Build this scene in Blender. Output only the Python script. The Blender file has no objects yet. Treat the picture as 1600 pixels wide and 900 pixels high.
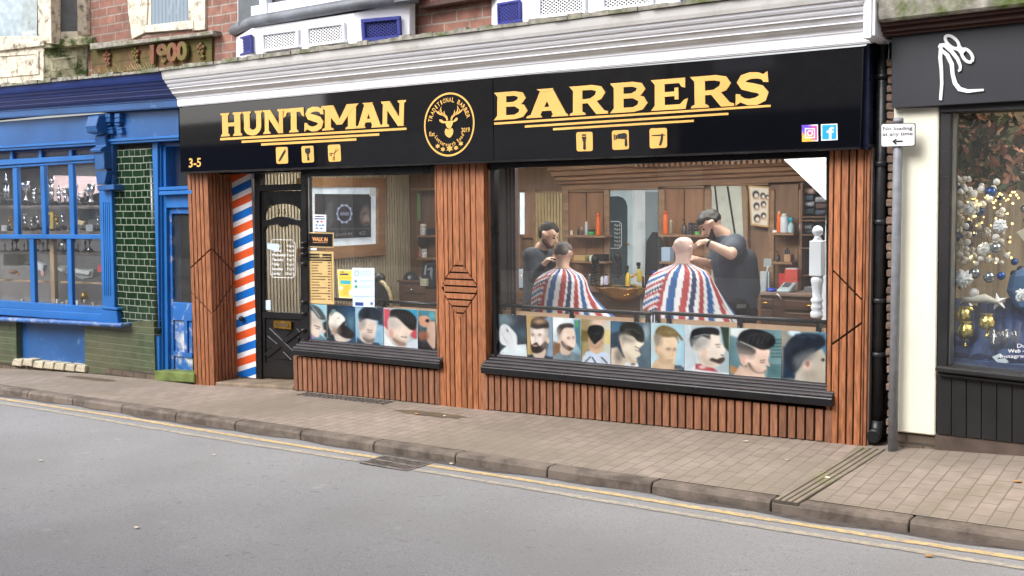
import bpy, bmesh, math, random
import numpy as np
from mathutils import Vector, Matrix
random.seed(7)
SC = bpy.context.scene
COL = SC.collection
# ---------------------------------------------------------------- camera
CP = Vector((0.0, -7.6314, 1.7840))
CR = Vector((0.81234137, 0.58307929, -0.01095609))
CU = Vector((-0.03773312, 0.07129829, 0.99674107))
CF = Vector((-0.58196023, 0.80928060, -0.07991995))
FPX = 1696.55
cd = bpy.data.cameras.new('camera'); cam = bpy.data.objects.new('camera', cd); COL.objects.link(cam)
cd.sensor_width = 36.0; cd.lens = 36.0 * FPX / 1600.0; cd.clip_start = 0.05; cd.clip_end = 500
mw = Matrix((( CR.x, CU.x, -CF.x, CP.x), (CR.y, CU.y, -CF.y, CP.y), (CR.z, CU.z, -CF.z, CP.z), (0, 0, 0, 1)))
cam.matrix_world = mw; SC.camera = cam

def ray(px, py): return CF + CR * ((px - 800) / FPX) - CU * ((py - 450) / FPX)
def at(px, py, Y=0.0):
    d = ray(px, py); t = (Y - CP.y) / d.y
    return CP + d * t
def atX(px, py, X):
    d = ray(px, py); t = (X - CP.x) / d.x
    return CP + d * t
def atZ(px, py, z):
    d = ray(px, py); t = (z - CP.z) / d.z
    return CP + d * t

# ---------------------------------------------------------------- colours, materials
def lin(c):
    c = np.asarray(c, dtype=float) / 255.0
    return np.where(c <= 0.04045, c / 12.92, ((c + 0.055) / 1.055) ** 2.4)
def L4(c): 
    r = lin(c); return (float(r[0]), float(r[1]), float(r[2]), 1.0)
MATS = {}
def nd(nt, t, **kw):
    n = nt.nodes.new(t)
    for k, v in kw.items(): setattr(n, k, v)
    return n
def mat(name, rgb, rough=0.6, metal=0.0, var=0.12, scale=6.0, bump=0.0, bscale=60.0, attr=False, stain=None, stain_amt=0.5,
        stain_scale=3.0, stretch=(1, 1, 1), coat=0.0, spec=0.5, vcol=False, emit=0.0, two=None, rvar=0.1):
    if name in MATS: return MATS[name]
    m = bpy.data.materials.new(name); m.use_nodes = True; nt = m.node_tree; B = nt.nodes['Principled BSDF']
    tc = nd(nt, 'ShaderNodeTexCoord'); mp = nd(nt, 'ShaderNodeMapping'); mp.inputs['Scale'].default_value = stretch
    nt.links.new(tc.outputs['Object'], mp.inputs['Vector'])
    no = nd(nt, 'ShaderNodeTexNoise'); no.inputs['Scale'].default_value = scale; no.inputs['Detail'].default_value = 5
    nt.links.new(mp.outputs[0], no.inputs['Vector'])
    def mix(f, a, b, blend='MIX'):
        x = nd(nt, 'ShaderNodeMix', data_type='RGBA', blend_type=blend)
        for s, v in ((x.inputs[0], f), (x.inputs[6], a), (x.inputs[7], b)):
            if hasattr(v, 'links'): nt.links.new(v, s)
            else: s.default_value = v
        return x.outputs[2]
    r = lin(rgb)
    if vcol:
        at_ = nd(nt, 'ShaderNodeAttribute', attribute_name='Col'); base = at_.outputs['Color']
        base = mix(1.0, base, mix(no.outputs[0], (1 - var,) * 3 + (1,), (1 + var,) * 3 + (1,)), 'MULTIPLY')
    else:
        c2 = lin(two) if two is not None else r * (1 + var * 1.6)
        c1 = r * (1 - var * 1.6) if two is None else r
        rmp = nd(nt, 'ShaderNodeMapRange'); rmp.inputs[1].default_value = .3; rmp.inputs[2].default_value = .7
        nt.links.new(no.outputs[0], rmp.inputs[0])
        base = mix(rmp.outputs[0], tuple(c1) + (1,), tuple(c2) + (1,))
    if attr:
        a = nd(nt, 'ShaderNodeAttribute', attribute_name='v'); base = mix(1.0, base, a.outputs['Color'], 'MULTIPLY')
    if stain is not None:
        n2 = nd(nt, 'ShaderNodeTexNoise'); n2.inputs['Scale'].default_value = stain_scale; n2.inputs['Detail'].default_value = 8
        n2.inputs['Roughness'].default_value = .65
        nt.links.new(tc.outputs['Object'], n2.inputs['Vector'])
        m2 = nd(nt, 'ShaderNodeMapRange'); m2.inputs[1].default_value = 1 - stain_amt - .06; m2.inputs[2].default_value = 1 - stain_amt + .1
        nt.links.new(n2.outputs[0], m2.inputs[0]); base = mix(m2.outputs[0], base, L4(stain))
    nt.links.new(base, B.inputs['Base Color'])
    B.inputs['Metallic'].default_value = metal; B.inputs['Specular IOR Level'].default_value = spec
    if rvar and rough > .12:
        m3 = nd(nt, 'ShaderNodeMapRange'); m3.inputs[3].default_value = max(0, rough - rvar); m3.inputs[4].default_value = min(1, rough + rvar)
        nt.links.new(no.outputs[0], m3.inputs[0]); nt.links.new(m3.outputs[0], B.inputs['Roughness'])
    else: B.inputs['Roughness'].default_value = rough
    if coat: B.inputs['Coat Weight'].default_value = coat; B.inputs['Coat Roughness'].default_value = .08
    if bump:
        n4 = nd(nt, 'ShaderNodeTexNoise'); n4.inputs['Scale'].default_value = bscale; n4.inputs['Detail'].default_value = 4
        nt.links.new(mp.outputs[0], n4.inputs['Vector'])
        b = nd(nt, 'ShaderNodeBump'); b.inputs['Strength'].default_value = min(1, bump); b.inputs['Distance'].default_value = .01
        nt.links.new(n4.outputs[0], b.inputs['Height']); nt.links.new(b.outputs[0], B.inputs['Normal'])
    if emit: 
        nt.links.new(base, B.inputs['Emission Color']); B.inputs['Emission Strength'].default_value = emit
    MATS[name] = m; return m
def glass(name, tint=(1, 1, 1), rough=0.0, dirt=0.0, ior=1.5, boost=0.0):
    m = bpy.data.materials.new(name); m.use_nodes = True; nt = m.node_tree; nt.nodes.clear()
    out = nd(nt, 'ShaderNodeOutputMaterial'); tr = nd(nt, 'ShaderNodeBsdfTransparent'); gl = nd(nt, 'ShaderNodeBsdfGlossy')
    tr.inputs[0].default_value = (*tint, 1); gl.inputs['Roughness'].default_value = rough
    fr = nd(nt, 'ShaderNodeFresnel'); ge = nd(nt, 'ShaderNodeNewGeometry'); io = nd(nt, 'ShaderNodeMapRange')
    io.inputs[3].default_value = ior; io.inputs[4].default_value = 1 / ior; nt.links.new(ge.outputs['Backfacing'], io.inputs[0]); nt.links.new(io.outputs[0], fr.inputs[0])   # same reflectance from either side of the pane
    ad = nd(nt, 'ShaderNodeMath', operation='MULTIPLY_ADD'); ad.inputs[1].default_value = 1.25; ad.inputs[2].default_value = boost
    nt.links.new(fr.outputs[0], ad.inputs[0])
    mx = nd(nt, 'ShaderNodeMixShader'); nt.links.new(ad.outputs[0], mx.inputs[0]); nt.links.new(tr.outputs[0], mx.inputs[1]); nt.links.new(gl.outputs[0], mx.inputs[2])
    last = mx.outputs[0]
    if dirt:
        df = nd(nt, 'ShaderNodeBsdfDiffuse'); df.inputs[0].default_value = (.6, .6, .6, 1)
        no = nd(nt, 'ShaderNodeTexNoise'); no.inputs['Scale'].default_value = 2.5; no.inputs['Detail'].default_value = 6
        tc = nd(nt, 'ShaderNodeTexCoord'); nt.links.new(tc.outputs['Object'], no.inputs['Vector'])
        mu = nd(nt, 'ShaderNodeMath', operation='MULTIPLY'); mu.inputs[1].default_value = dirt; nt.links.new(no.outputs[0], mu.inputs[0])
        m2 = nd(nt, 'ShaderNodeMixShader'); nt.links.new(mu.outputs[0], m2.inputs[0]); nt.links.new(last, m2.inputs[1]); nt.links.new(df.outputs[0], m2.inputs[2]); last = m2.outputs[0]
    nt.links.new(last, out.inputs[0]); MATS[name] = m; return m
def brickmat(name, c1, c2, mortar, bw=.225, bh=.075, ms=.01, rough=.85, rot=(0, 0, 0), plane='XZ', bump=.5, moss=None, moss_amt=.4, gloss=None, offset=.5, var=.35, squash=1.0, sqf=2, coat=0, bricknoise=.0, grime=None):
    m = bpy.data.materials.new(name); m.use_nodes = True; nt = m.node_tree; B = nt.nodes['Principled BSDF']
    tc = nd(nt, 'ShaderNodeTexCoord'); sx = nd(nt, 'ShaderNodeSeparateXYZ'); cb = nd(nt, 'ShaderNodeCombineXYZ')
    nt.links.new(tc.outputs['Object'], sx.inputs[0])
    a, b = {'XZ': (0, 2), 'XY': (0, 1), 'YX': (1, 0), 'YZ': (1, 2)}[plane]
    nt.links.new(sx.outputs[a], cb.inputs[0]); nt.links.new(sx.outputs[b], cb.inputs[1])
    # a little wobble so that the courses are not ruler straight
    wn = nd(nt, 'ShaderNodeTexNoise'); wn.inputs['Scale'].default_value = 5; nt.links.new(tc.outputs['Object'], wn.inputs['Vector'])
    vm = nd(nt, 'ShaderNodeVectorMath', operation='MULTIPLY_ADD'); vm.inputs[1].default_value = (.012, .012, 0)
    nt.links.new(wn.outputs['Color'], vm.inputs[0]); nt.links.new(cb.outputs[0], vm.inputs[2])
    br = nd(nt, 'ShaderNodeTexBrick'); br.offset = offset; br.squash = squash; br.squash_frequency = sqf
    nt.links.new(vm.outputs[0], br.inputs['Vector']); br.inputs['Color1'].default_value = L4(c1); br.inputs['Color2'].default_value = L4(c2)
    br.inputs['Mortar'].default_value = L4(mortar); br.inputs['Scale'].default_value = 1; br.inputs['Mortar Size'].default_value = ms
    br.inputs['Brick Width'].default_value = bw; br.inputs['Row Height'].default_value = bh; br.inputs['Mortar Smooth'].default_value = .2
    no = nd(nt, 'ShaderNodeTexNoise'); no.inputs['Scale'].default_value = 9; no.inputs['Detail'].default_value = 8; nt.links.new(tc.outputs['Object'], no.inputs['Vector'])
    mr = nd(nt, 'ShaderNodeMapRange'); mr.inputs[1].default_value = .3; mr.inputs[2].default_value = .7; mr.inputs[3].default_value = 1 - var; mr.inputs[4].default_value = 1 + var
    nt.links.new(no.outputs[0], mr.inputs[0])
    mx = nd(nt, 'ShaderNodeMix', data_type='RGBA', blend_type='MULTIPLY'); mx.inputs[0].default_value = 1
    nt.links.new(br.outputs['Color'], mx.inputs[6]); nt.links.new(mr.outputs[0], mx.inputs[7]); base = mx.outputs[2]
    for (cc, amt, scl, sd) in ([(moss, moss_amt, 2.2, 0)] if moss else []) + ([(grime, .5, 1.1, 3)] if grime else []):
        n2 = nd(nt, 'ShaderNodeTexNoise', noise_dimensions='4D'); n2.inputs['Scale'].default_value = scl; n2.inputs['Detail'].default_value = 9; n2.inputs['W'].default_value = sd; nt.links.new(tc.outputs['Object'], n2.inputs['Vector'])
        m2 = nd(nt, 'ShaderNodeMapRange'); m2.inputs[1].default_value = 1 - amt - .1; m2.inputs[2].default_value = 1 - amt + .15; m2.inputs[4].default_value = .75; nt.links.new(n2.outputs[0], m2.inputs[0])
        x = nd(nt, 'ShaderNodeMix', data_type='RGBA'); nt.links.new(m2.outputs[0], x.inputs[0]); nt.links.new(base, x.inputs[6]); x.inputs[7].default_value = L4(cc); base = x.outputs[2]
    nt.links.new(base, B.inputs['Base Color'])
    if gloss is not None:
        g = nd(nt, 'ShaderNodeMapRange'); g.inputs[3].default_value = gloss; g.inputs[4].default_value = .9; nt.links.new(br.outputs['Fac'], g.inputs[0]); nt.links.new(g.outputs[0], B.inputs['Roughness'])
    else: B.inputs['Roughness'].default_value = rough
    hh = nd(nt, 'ShaderNodeMath', operation='MULTIPLY_ADD'); hh.inputs[1].default_value = -1; nt.links.new(br.outputs['Fac'], hh.inputs[0])
    n5 = nd(nt, 'ShaderNodeTexNoise'); n5.inputs['Scale'].default_value = 60; n5.inputs['Detail'].default_value = 4; nt.links.new(tc.outputs['Object'], n5.inputs['Vector'])
    s5 = nd(nt, 'ShaderNodeMath', operation='MULTIPLY'); s5.inputs[1].default_value = .5 if gloss is None else .06; nt.links.new(n5.outputs[0], s5.inputs[0]); nt.links.new(s5.outputs[0], hh.inputs[2])
    bp = nd(nt, 'ShaderNodeBump'); bp.inputs['Strength'].default_value = bump; bp.inputs['Distance'].default_value = .006
    nt.links.new(hh.outputs[0], bp.inputs['Height']); nt.links.new(bp.outputs[0], B.inputs['Normal'])
    MATS[name] = m; return m

# ---------------------------------------------------------------- mesh building
class MB:
    def __init__(s): s.v = []; s.f = []; s.m = []; s.sm = []; s.a = []
    def face(s, idx, mi=0, smooth=False, a=1.0): s.f.append(idx); s.m.append(mi); s.sm.append(smooth); s.a.append(a)
    def add(s, vs, fs, mi=0, smooth=False, a=1.0):
        o = len(s.v); s.v += [Vector(v) for v in vs]
        for f in fs: s.face([o + i for i in f], mi, smooth, a)
        return s
    def box(s, x0, x1, y0, y1, z0, z1, mi=0, a=1.0):
        vs = [(x, y, z) for x in (x0, x1) for y in (y0, y1) for z in (z0, z1)]
        return s.add(vs, [(0, 1, 3, 2), (4, 6, 7, 5), (0, 4, 5, 1), (2, 3, 7, 6), (0, 2, 6, 4), (1, 5, 7, 3)], mi, a=a)
    def ext(s, pts, d, mi=0, a=1.0, smooth=False):
        """polygon of world points extruded by vector d"""
        n = len(pts); pts = [Vector(p) for p in pts]; d = Vector(d)
        return s.add(pts + [p + d for p in pts], [tuple(range(n)), tuple(range(2 * n - 1, n - 1, -1))] + [(i, (i + 1) % n, n + (i + 1) % n, n + i) for i in range(n)], mi, a=a, smooth=smooth)
    def pq(s, pts, Y, th, mi=0, a=1.0):
        """pixel polygon on plane Y (number or per-point list) extruded back by th"""
        Ys = Y if isinstance(Y, (list, tuple)) else [Y] * len(pts)
        return s.ext([at(p[0], p[1], y) for p, y in zip(pts, Ys)], (0, th, 0), mi, a)
    def rq(s, x0, y0, x1, y1, Y, th, mi=0, a=1.0):
        """upright box whose front face spans a pixel rectangle (centre lines) on plane Y"""
        xm, ym = (x0 + x1) / 2, (y0 + y1) / 2
        X0, X1 = at(x0, ym, Y).x, at(x1, ym, Y).x; Z1, Z0 = at(xm, y0, Y).z, at(xm, y1, Y).z
        return s.box(X0, X1, Y, Y + th, Z0, Z1, mi, a)
    def quad(s, a_, b, c, d, mi=0, a=1.0): return s.add([a_, b, c, d], [(0, 1, 2, 3)], mi, a=a)
    def sweep(s, prof, X0, X1, dz0=0, dz1=0, mi=0, cap=True, mis=None):
        n = len(prof); o = len(s.v)
        s.v += [Vector((X0, y, z + dz0)) for y, z in prof] + [Vector((X1, y, z + dz1)) for y, z in prof]
        for i in range(n - 1): s.face([o + i, o + i + 1, o + n + i + 1, o + n + i], mis[i] if mis else mi)
        if cap:
            s.face([o + i for i in range(n)], mi); s.face([o + n + i for i in reversed(range(n))], mi)
        return s
    def tube(s, path, r, n=8, mi=0, smooth=True, cap=True, a=1.0):
        path = [Vector(p) for p in path]; rs = r if isinstance(r, (list, tuple)) else [r] * len(path); o = len(s.v); up = None
        for i, p in enumerate(path):
            d = (path[min(i + 1, len(path) - 1)] - path[max(i - 1, 0)]).normalized()
            if up is None: up = Vector((0, 0, 1)) if abs(d.z) < .9 else Vector((1, 0, 0))
            sx = d.cross(up).normalized(); up = sx.cross(d).normalized()
            for k in range(n):
                t = 2 * math.pi * k / n; s.v.append(p + (sx * math.cos(t) + up * math.sin(t)) * rs[i])
        for i in range(len(path) - 1):
            for k in range(n):
                s.face([o + i * n + k, o + i * n + (k + 1) % n, o + (i + 1) * n + (k + 1) % n, o + (i + 1) * n + k], mi, smooth, a)
        if cap:
            s.face([o + k for k in reversed(range(n))], mi, False, a); s.face([o + (len(path) - 1) * n + k for k in range(n)], mi, False, a)
        return s
    def lathe(s, c, prof, n=12, mi=0, smooth=True, sx=1, sy=1, axis=None, a=1.0):
        """prof: list of (radius, height)"""
        c = Vector(c); o = len(s.v); ax = Vector(axis).normalized() if axis is not None else Vector((0, 0, 1))
        e1 = ax.cross(Vector((0, 1, 0))); e1 = e1.normalized() if e1.length > .1 else Vector((1, 0, 0)); e2 = ax.cross(e1)
        for r, h in prof:
            for k in range(n):
                t = 2 * math.pi * k / n; s.v.append(c + e1 * (math.cos(t) * r * sx) + e2 * (math.sin(t) * r * sy) + ax * h)
        for i in range(len(prof) - 1):
            for k in range(n): s.face([o + i * n + k, o + i * n + (k + 1) % n, o + (i + 1) * n + (k + 1) % n, o + (i + 1) * n + k], mi, smooth, a)
        s.face([o + k for k in reversed(range(n))], mi, False, a); s.face([o + (len(prof) - 1) * n + k for k in range(n)], mi, False, a)
        return s
    def ball(s, c, r, n=12, mi=0, sx=1, sy=1, sz=1, a=1.0):
        prof = [(max(1e-4, r * math.sin(math.pi * i / (n // 2 + 1))), -r * sz * math.cos(math.pi * i / (n // 2 + 1))) for i in range(n // 2 + 2)]
        return s.lathe(c, prof, n, mi, True, sx, sy, a=a)
    def build(s, name, mats, parent=None, bevel=0, label=None, segs=1):
        me = bpy.data.meshes.new(name)
        off = Vector((0, 0, 0)); q = parent
        while q is not None: off = off + q.location; q = q.parent
        me.from_pydata([v - off for v in s.v], [], s.f)
        if not isinstance(mats, (list, tuple)): mats = [mats]
        for m in mats: me.materials.append(m)
        me.polygons.foreach_set('material_index', s.m); me.polygons.foreach_set('use_smooth', s.sm)
        if any(x != 1.0 for x in s.a):
            at_ = me.attributes.new('v', 'FLOAT_COLOR', 'CORNER'); arr = []
            for p, x in zip(me.polygons, s.a): arr += [x, x, x, 1.0] * p.loop_total
            at_.data.foreach_set('color', arr)
        me.update()
        bm = bmesh.new(); bm.from_mesh(me); bmesh.ops.recalc_face_normals(bm, faces=bm.faces); bm.to_mesh(me); bm.free()
        o = bpy.data.objects.new(name, me); COL.objects.link(o)
        if parent is not None: o.parent = parent
        if bevel:
            b = o.modifiers.new('bevel', 'BEVEL'); b.width = bevel; b.segments = segs; b.limit_method = 'ANGLE'; b.angle_limit = math.radians(50); b.harden_normals = False
        if label: o['label'] = label
        return o
def tag(o, label=None, cat=None, group=None, kind=None):
    if label: o['label'] = label
    if cat: o['category'] = cat
    if group: o['group'] = group
    if kind: o['kind'] = kind
    return o
def thing(name, label, cat, loc=(0, 0, 0), group=None):
    o = bpy.data.objects.new(name, None); COL.objects.link(o); o.location = Vector(loc); o.empty_display_size = .1
    return tag(o, label, cat, group)
# ---------------------------------------------------------------- text
_tc = {}
def textmesh(s, bold=0.0):
    k = (s, bold)
    if k in _tc: return _tc[k]
    c = bpy.data.curves.new('t', 'FONT'); c.body = s; c.size = 1; c.offset = bold; c.resolution_u = 3; c.fill_mode = 'FRONT'
    o = bpy.data.objects.new('t', c); me = bpy.data.meshes.new_from_object(o)
    vs = [tuple(v.co) for v in me.vertices]; fs = [tuple(p.vertices) for p in me.polygons]
    bpy.data.objects.remove(o); bpy.data.curves.remove(c); bpy.data.meshes.remove(me)
    _tc[k] = (vs, fs); return _tc[k]
def bil(q, u, v):
    """q: px corners TL,TR,BR,BL; u right, v down"""
    a = (q[0][0] * (1 - u) + q[1][0] * u, q[0][1] * (1 - u) + q[1][1] * u); b = (q[3][0] * (1 - u) + q[2][0] * u, q[3][1] * (1 - u) + q[2][1] * u)
    return (a[0] * (1 - v) + b[0] * v, a[1] * (1 - v) + b[1] * v)
def qat(q, u, v, Y): 
    p = bil(q, u, v); return at(p[0], p[1], Y)
def text(mb, s, q, Y, mi=0, bold=0.0, full=False):
    """text stretched into the px quad q; cap height fills the box"""
    vs, fs = textmesh(s, bold)
    if not vs: return
    xs = [v[0] for v in vs]; ys = [v[1] for v in vs]; x0, x1 = min(xs), max(xs)
    y0, y1 = (min(ys), max(ys)) if full else (0.0, .73)
    mb.add([qat(q, (x - x0) / (x1 - x0), 1 - (y - y0) / (y1 - y0), Y) for x, y, _ in vs], fs, mi)
def R4(x0, y0, x1, y1): return [(x0, y0), (x1, y0), (x1, y1), (x0, y1)]
# ---------------------------------------------------------------- painted print (photo-like posters): soft shapes in vertex colour
def crom(pts, k=6):
    n = len(pts); out = []
    for i in range(n):
        p0, p1, p2, p3 = [np.array(pts[(i + j - 1) % n], float) for j in range(4)]
        for t in np.linspace(0, 1, k, endpoint=False):
            out.append(.5 * ((2 * p1) + (-p0 + p2) * t + (2 * p0 - 5 * p1 + 4 * p2 - p3) * t * t + (-p0 + 3 * p1 - 3 * p2 + p3) * t ** 3))
    return np.array(out)
class Print:
    def __init__(s, quad, org=(0, 0), sc=1.0, nx=44, ny=52):
        s.q = quad; s.o = org; s.s = sc; s.nx = nx; s.ny = ny
        u, v = np.meshgrid(np.linspace(0, 1, nx), np.linspace(0, 1, ny)); s.u, s.v = u, v
        q = np.array(quad, float)
        a = q[0][:, None, None] * (1 - u) + q[1][:, None, None] * u; b = q[3][:, None, None] * (1 - u) + q[2][:, None, None] * u
        P = a * (1 - v) + b * v; s.X, s.Y = P[0], P[1]; s.c = np.ones(u.shape + (3,)) * .5
    def mixin(s, m, c):
        m = np.clip(m, 0, 1)[..., None]; s.c = s.c * (1 - m) + np.asarray(c, float) / 255. * m
    def bg(s, c): s.c[:] = np.asarray(c, float) / 255.; return s
    def grad(s, c1, c2, ang=90):
        a = math.radians(ang); t = (s.u - .5) * math.cos(a) + (s.v - .5) * math.sin(a) + .5
        t = np.clip(t, 0, 1)[..., None]; s.c = (np.asarray(c1, float) * (1 - t) + np.asarray(c2, float) * t) / 255.; return s
    def poly(s, pts, c, soft=5, smooth=True, op=1.0):
        P = crom(pts) if smooth else np.array(pts, float); x, y = s.X, s.Y; ins = np.zeros(x.shape, bool); dm = np.full(x.shape, 1e9)
        for i in range(len(P)):
            ax, ay = P[i]; bx, by = P[(i + 1) % len(P)]
            if ay != by: ins ^= ((ay > y) != (by > y)) & (x < (bx - ax) * (y - ay) / (by - ay) + ax)
            dx, dy = bx - ax, by - ay; l = dx * dx + dy * dy + 1e-9; t = np.clip(((x - ax) * dx + (y - ay) * dy) / l, 0, 1)
            dm = np.minimum(dm, np.hypot(x - ax - t * dx, y - ay - t * dy))
        sd = np.where(ins, dm, -dm); s.mixin(op * np.clip(.5 + sd / (2 * soft), 0, 1), c); return s
    def ell(s, cx, cy, rx, ry, c, soft=.12, ang=0, op=1.0):
        a = math.radians(ang); dx, dy = s.X - cx, s.Y - cy; X = dx * math.cos(a) + dy * math.sin(a); Y = -dx * math.sin(a) + dy * math.cos(a)
        d = np.hypot(X / rx, Y / ry); s.mixin(op * np.clip(.5 + (1 - d) / (2 * soft), 0, 1), c); return s
    def line(s, pts, w, c, soft=2.5, op=1.0):
        dm = np.full(s.X.shape, 1e9)
        for (ax, ay), (bx, by) in zip(pts[:-1], pts[1:]):
            dx, dy = bx - ax, by - ay; l = dx * dx + dy * dy + 1e-9; t = np.clip(((s.X - ax) * dx + (s.Y - ay) * dy) / l, 0, 1)
            dm = np.minimum(dm, np.hypot(s.X - ax - t * dx, s.Y - ay - t * dy))
        s.mixin(op * np.clip(.5 + (w / 2 - dm) / (2 * soft), 0, 1), c); return s
    def noise(s, amt, k=3, seed=1):
        r = np.random.RandomState(seed); g = r.rand(s.ny // k + 2, s.nx // k + 2)
        yy = np.linspace(0, g.shape[0] - 1.001, s.ny); xx = np.linspace(0, g.shape[1] - 1.001, s.nx); yi = yy.astype(int); xi = xx.astype(int)
        fy = (yy - yi)[:, None]; fx = (xx - xi)[None]; G = g[np.ix_(yi, xi)] * (1 - fy) * (1 - fx) + g[np.ix_(yi + 1, xi)] * fy * (1 - fx) + g[np.ix_(yi, xi + 1)] * (1 - fy) * fx + g[np.ix_(yi + 1, xi + 1)] * fy * fx
        s.c = np.clip(s.c + (G[..., None] - .5) * amt, 0, 1); return s
    def photo(s, seed=1):
        """lens softness, grain and a slightly greyed ink so that the print reads as a photograph"""
        for _ in range(1):
            c = np.pad(s.c, ((1, 1), (1, 1), (0, 0)), 'edge'); s.c = (c[1:-1, 1:-1] * 2 + c[:-2, 1:-1] + c[2:, 1:-1] + c[1:-1, :-2] + c[1:-1, 2:]) / 6
        s.noise(.035, 1, seed); s.noise(.10, 11, seed + 5); g = s.c.mean(axis=2, keepdims=True); s.c = np.clip((s.c * .86 + g * .14) * .9, 0, 1); return s
    def build(s, name, Y, material, parent=None, label=None, th=.002, onx=None):
        P = [(s.o[0] + x / s.s, s.o[1] + y / s.s) for x, y in zip(s.X.ravel(), s.Y.ravel())]
        vs = [atX(p[0], p[1], onx) if onx is not None else at(p[0], p[1], Y) for p in P]; nx, ny = s.nx, s.ny
        off = Vector((0, 0, 0)); q = parent
        while q is not None: off = off + q.location; q = q.parent
        fs = [(j * nx + i, j * nx + i + 1, (j + 1) * nx + i + 1, (j + 1) * nx + i) for j in range(ny - 1) for i in range(nx - 1)]
        n = len(vs); c = [0, nx - 1, n - 1, n - nx]; d = Vector((0, th, 0)) if onx is None else Vector((-th, 0, 0))
        vs += [vs[i] + d for i in c]; fs.append((n + 3, n + 2, n + 1, n))
        for i in range(4): fs.append((c[i], n + i, n + (i + 1) % 4, c[(i + 1) % 4]))
        me = bpy.data.meshes.new(name); me.from_pydata([v - off for v in vs], [], fs); me.materials.append(material)
        A = me.attributes.new('Col', 'FLOAT_COLOR', 'POINT'); C = np.ones((len(vs), 4)); C[:n, :3] = lin(s.c.reshape(-1, 3) * 255.); C[n:, :3] = .7
        A.data.foreach_set('color', C.ravel()); me.update()
        o = bpy.data.objects.new(name, me); COL.objects.link(o)
        if parent is not None: o.parent = parent
        if label: o['label'] = label
        return o
# ---------------------------------------------------------------- materials
WOOD = mat('cedar_slat', (150, 94, 60), .55, var=.28, scale=7, stretch=(9, 9, 1), attr=True, bump=.25, bscale=30)
WOOD2 = mat('cedar_stall', (134, 90, 66), .6, var=.22, scale=7, stretch=(9, 9, 1), attr=True, bump=.25, bscale=30)
DGAP = mat('dark_backing', (24, 15, 12), .9)
BLACKP = mat('black_paint', (20, 19, 21), .3, var=.2, bump=.1, bscale=25)
SILLM = mat('dark_sill_board', (54, 49, 52), .5, var=.25, scale=5, stretch=(1, 6, 6), bump=.25, bscale=20, attr=True)
ACRY = mat('gloss_black_acrylic', (8, 9, 14), .05, var=.05, spec=.8, bump=.03, bscale=1.2)
GOLD = mat('gold_vinyl', (226, 176, 94), .38, var=.05, scale=3)
GOLDE = mat('gold_letter_edge', (150, 110, 45), .4)
WHITEP = mat('white_gloss_paint', (236, 237, 243), .35, var=.03, scale=1.5, stain=(208, 208, 208), stain_amt=.4, stain_scale=1.5)
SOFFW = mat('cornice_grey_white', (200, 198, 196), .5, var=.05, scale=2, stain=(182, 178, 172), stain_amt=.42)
WHITEOLD = mat('old_white_paint', (214, 206, 188), .6, var=.08, scale=3, stain=(120, 108, 90), stain_amt=.44, stain_scale=10, bump=.5, bscale=18)
LEAD = mat('lead_flashing', (112, 116, 124), .55, var=.2, scale=5, bump=.4, bscale=14)
LEDGE = mat('weathered_ledge', (140, 136, 126), .85, var=.3, scale=14, stain=(80, 92, 40), stain_amt=.44, stain_scale=4.5, bump=.8, bscale=25)
NAVY = mat('navy_paint', (24, 44, 104), .35, var=.12, scale=2)
BLUE = mat('blue_paint', (36, 102, 172), .38, var=.1, scale=2, bump=.1, bscale=9)
BLUEMID = mat('mid_blue_paint', (40, 86, 142), .38, var=.14, scale=1.5, stain=(110, 150, 190), stain_amt=.33, stain_scale=5)
BLUEPEEL = mat('peeling_blue_paint', (38, 98, 168), .45, var=.12, scale=2, stain=(205, 204, 196), stain_amt=.385, stain_scale=8, stretch=(1, 1, 1), bump=.4, bscale=14)
BLUEOLD = mat('worn_blue_sill', (58, 104, 172), .5, var=.15, scale=3, stain=(190, 186, 168), stain_amt=.42, stain_scale=6)
DGREEN = brickmat('green_glazed_brick', (22, 42, 27), (32, 54, 35), (120, 128, 114), bw=.21, bh=.0782, ms=.0055, gloss=.12, bump=.5, var=.3, squash=.5, sqf=2)
DGREEN2 = brickmat('worn_green_brick', (64, 78, 54), (74, 90, 62), (88, 94, 74), bw=.3, bh=.0782, ms=.006, gloss=.3, bump=.5, var=.25, grime=(98, 92, 74))
REDB = brickmat('red_brick', (126, 88, 78), (148, 104, 90), (146, 136, 128), bw=.29, bh=.1, ms=.009, bump=.6, var=.3, moss=(96, 70, 60), moss_amt=.42)
MOSSB = brickmat('mossy_brick', (116, 78, 56), (98, 74, 48), (76, 66, 50), bw=.45, bh=.15, ms=.006, bump=.7, var=.35, moss=(66, 74, 18), moss_amt=.56)
TERRA = mat('terracotta', (120, 76, 56), .8, var=.25, stain=(96, 100, 40), stain_amt=.48, stain_scale=5, bump=.6)
PLINB = brickmat('dirty_plinth_brick', (92, 80, 68), (108, 92, 78), (70, 64, 56), bump=.8, var=.3)
STONE = mat('step_stone', (128, 112, 96), .85, var=.2, scale=6, bump=.5, bscale=40)
MOSSY = mat('mossy_stone', (104, 118, 62), .9, var=.25, scale=6, bump=.6, bscale=30)
DARKG = mat('dark_grey_fascia', (39, 40, 47), .45, var=.08, scale=2)
BROWN = mat('brown_moulding', (62, 32, 24), .4, var=.15)
CREAM = mat('cream_render', (234, 231, 212), .55, var=.03, scale=2, bump=.1, bscale=12)
BBLACK = mat('black_tongue_groove', (24, 22, 24), .5, var=.2, scale=4, bump=.2)
PIPE = mat('black_cast_iron', (30, 31, 35), .4, var=.2, scale=12, bump=.2)
GALV = mat('galvanised_steel', (140, 143, 150), .5, metal=.15, var=.12, scale=14)
STEEL = mat('steel_frame', (200, 204, 208), .35, metal=.5, var=.08)
CHROME = mat('chrome', (225, 225, 225), .15, metal=1, var=.03)
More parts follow.
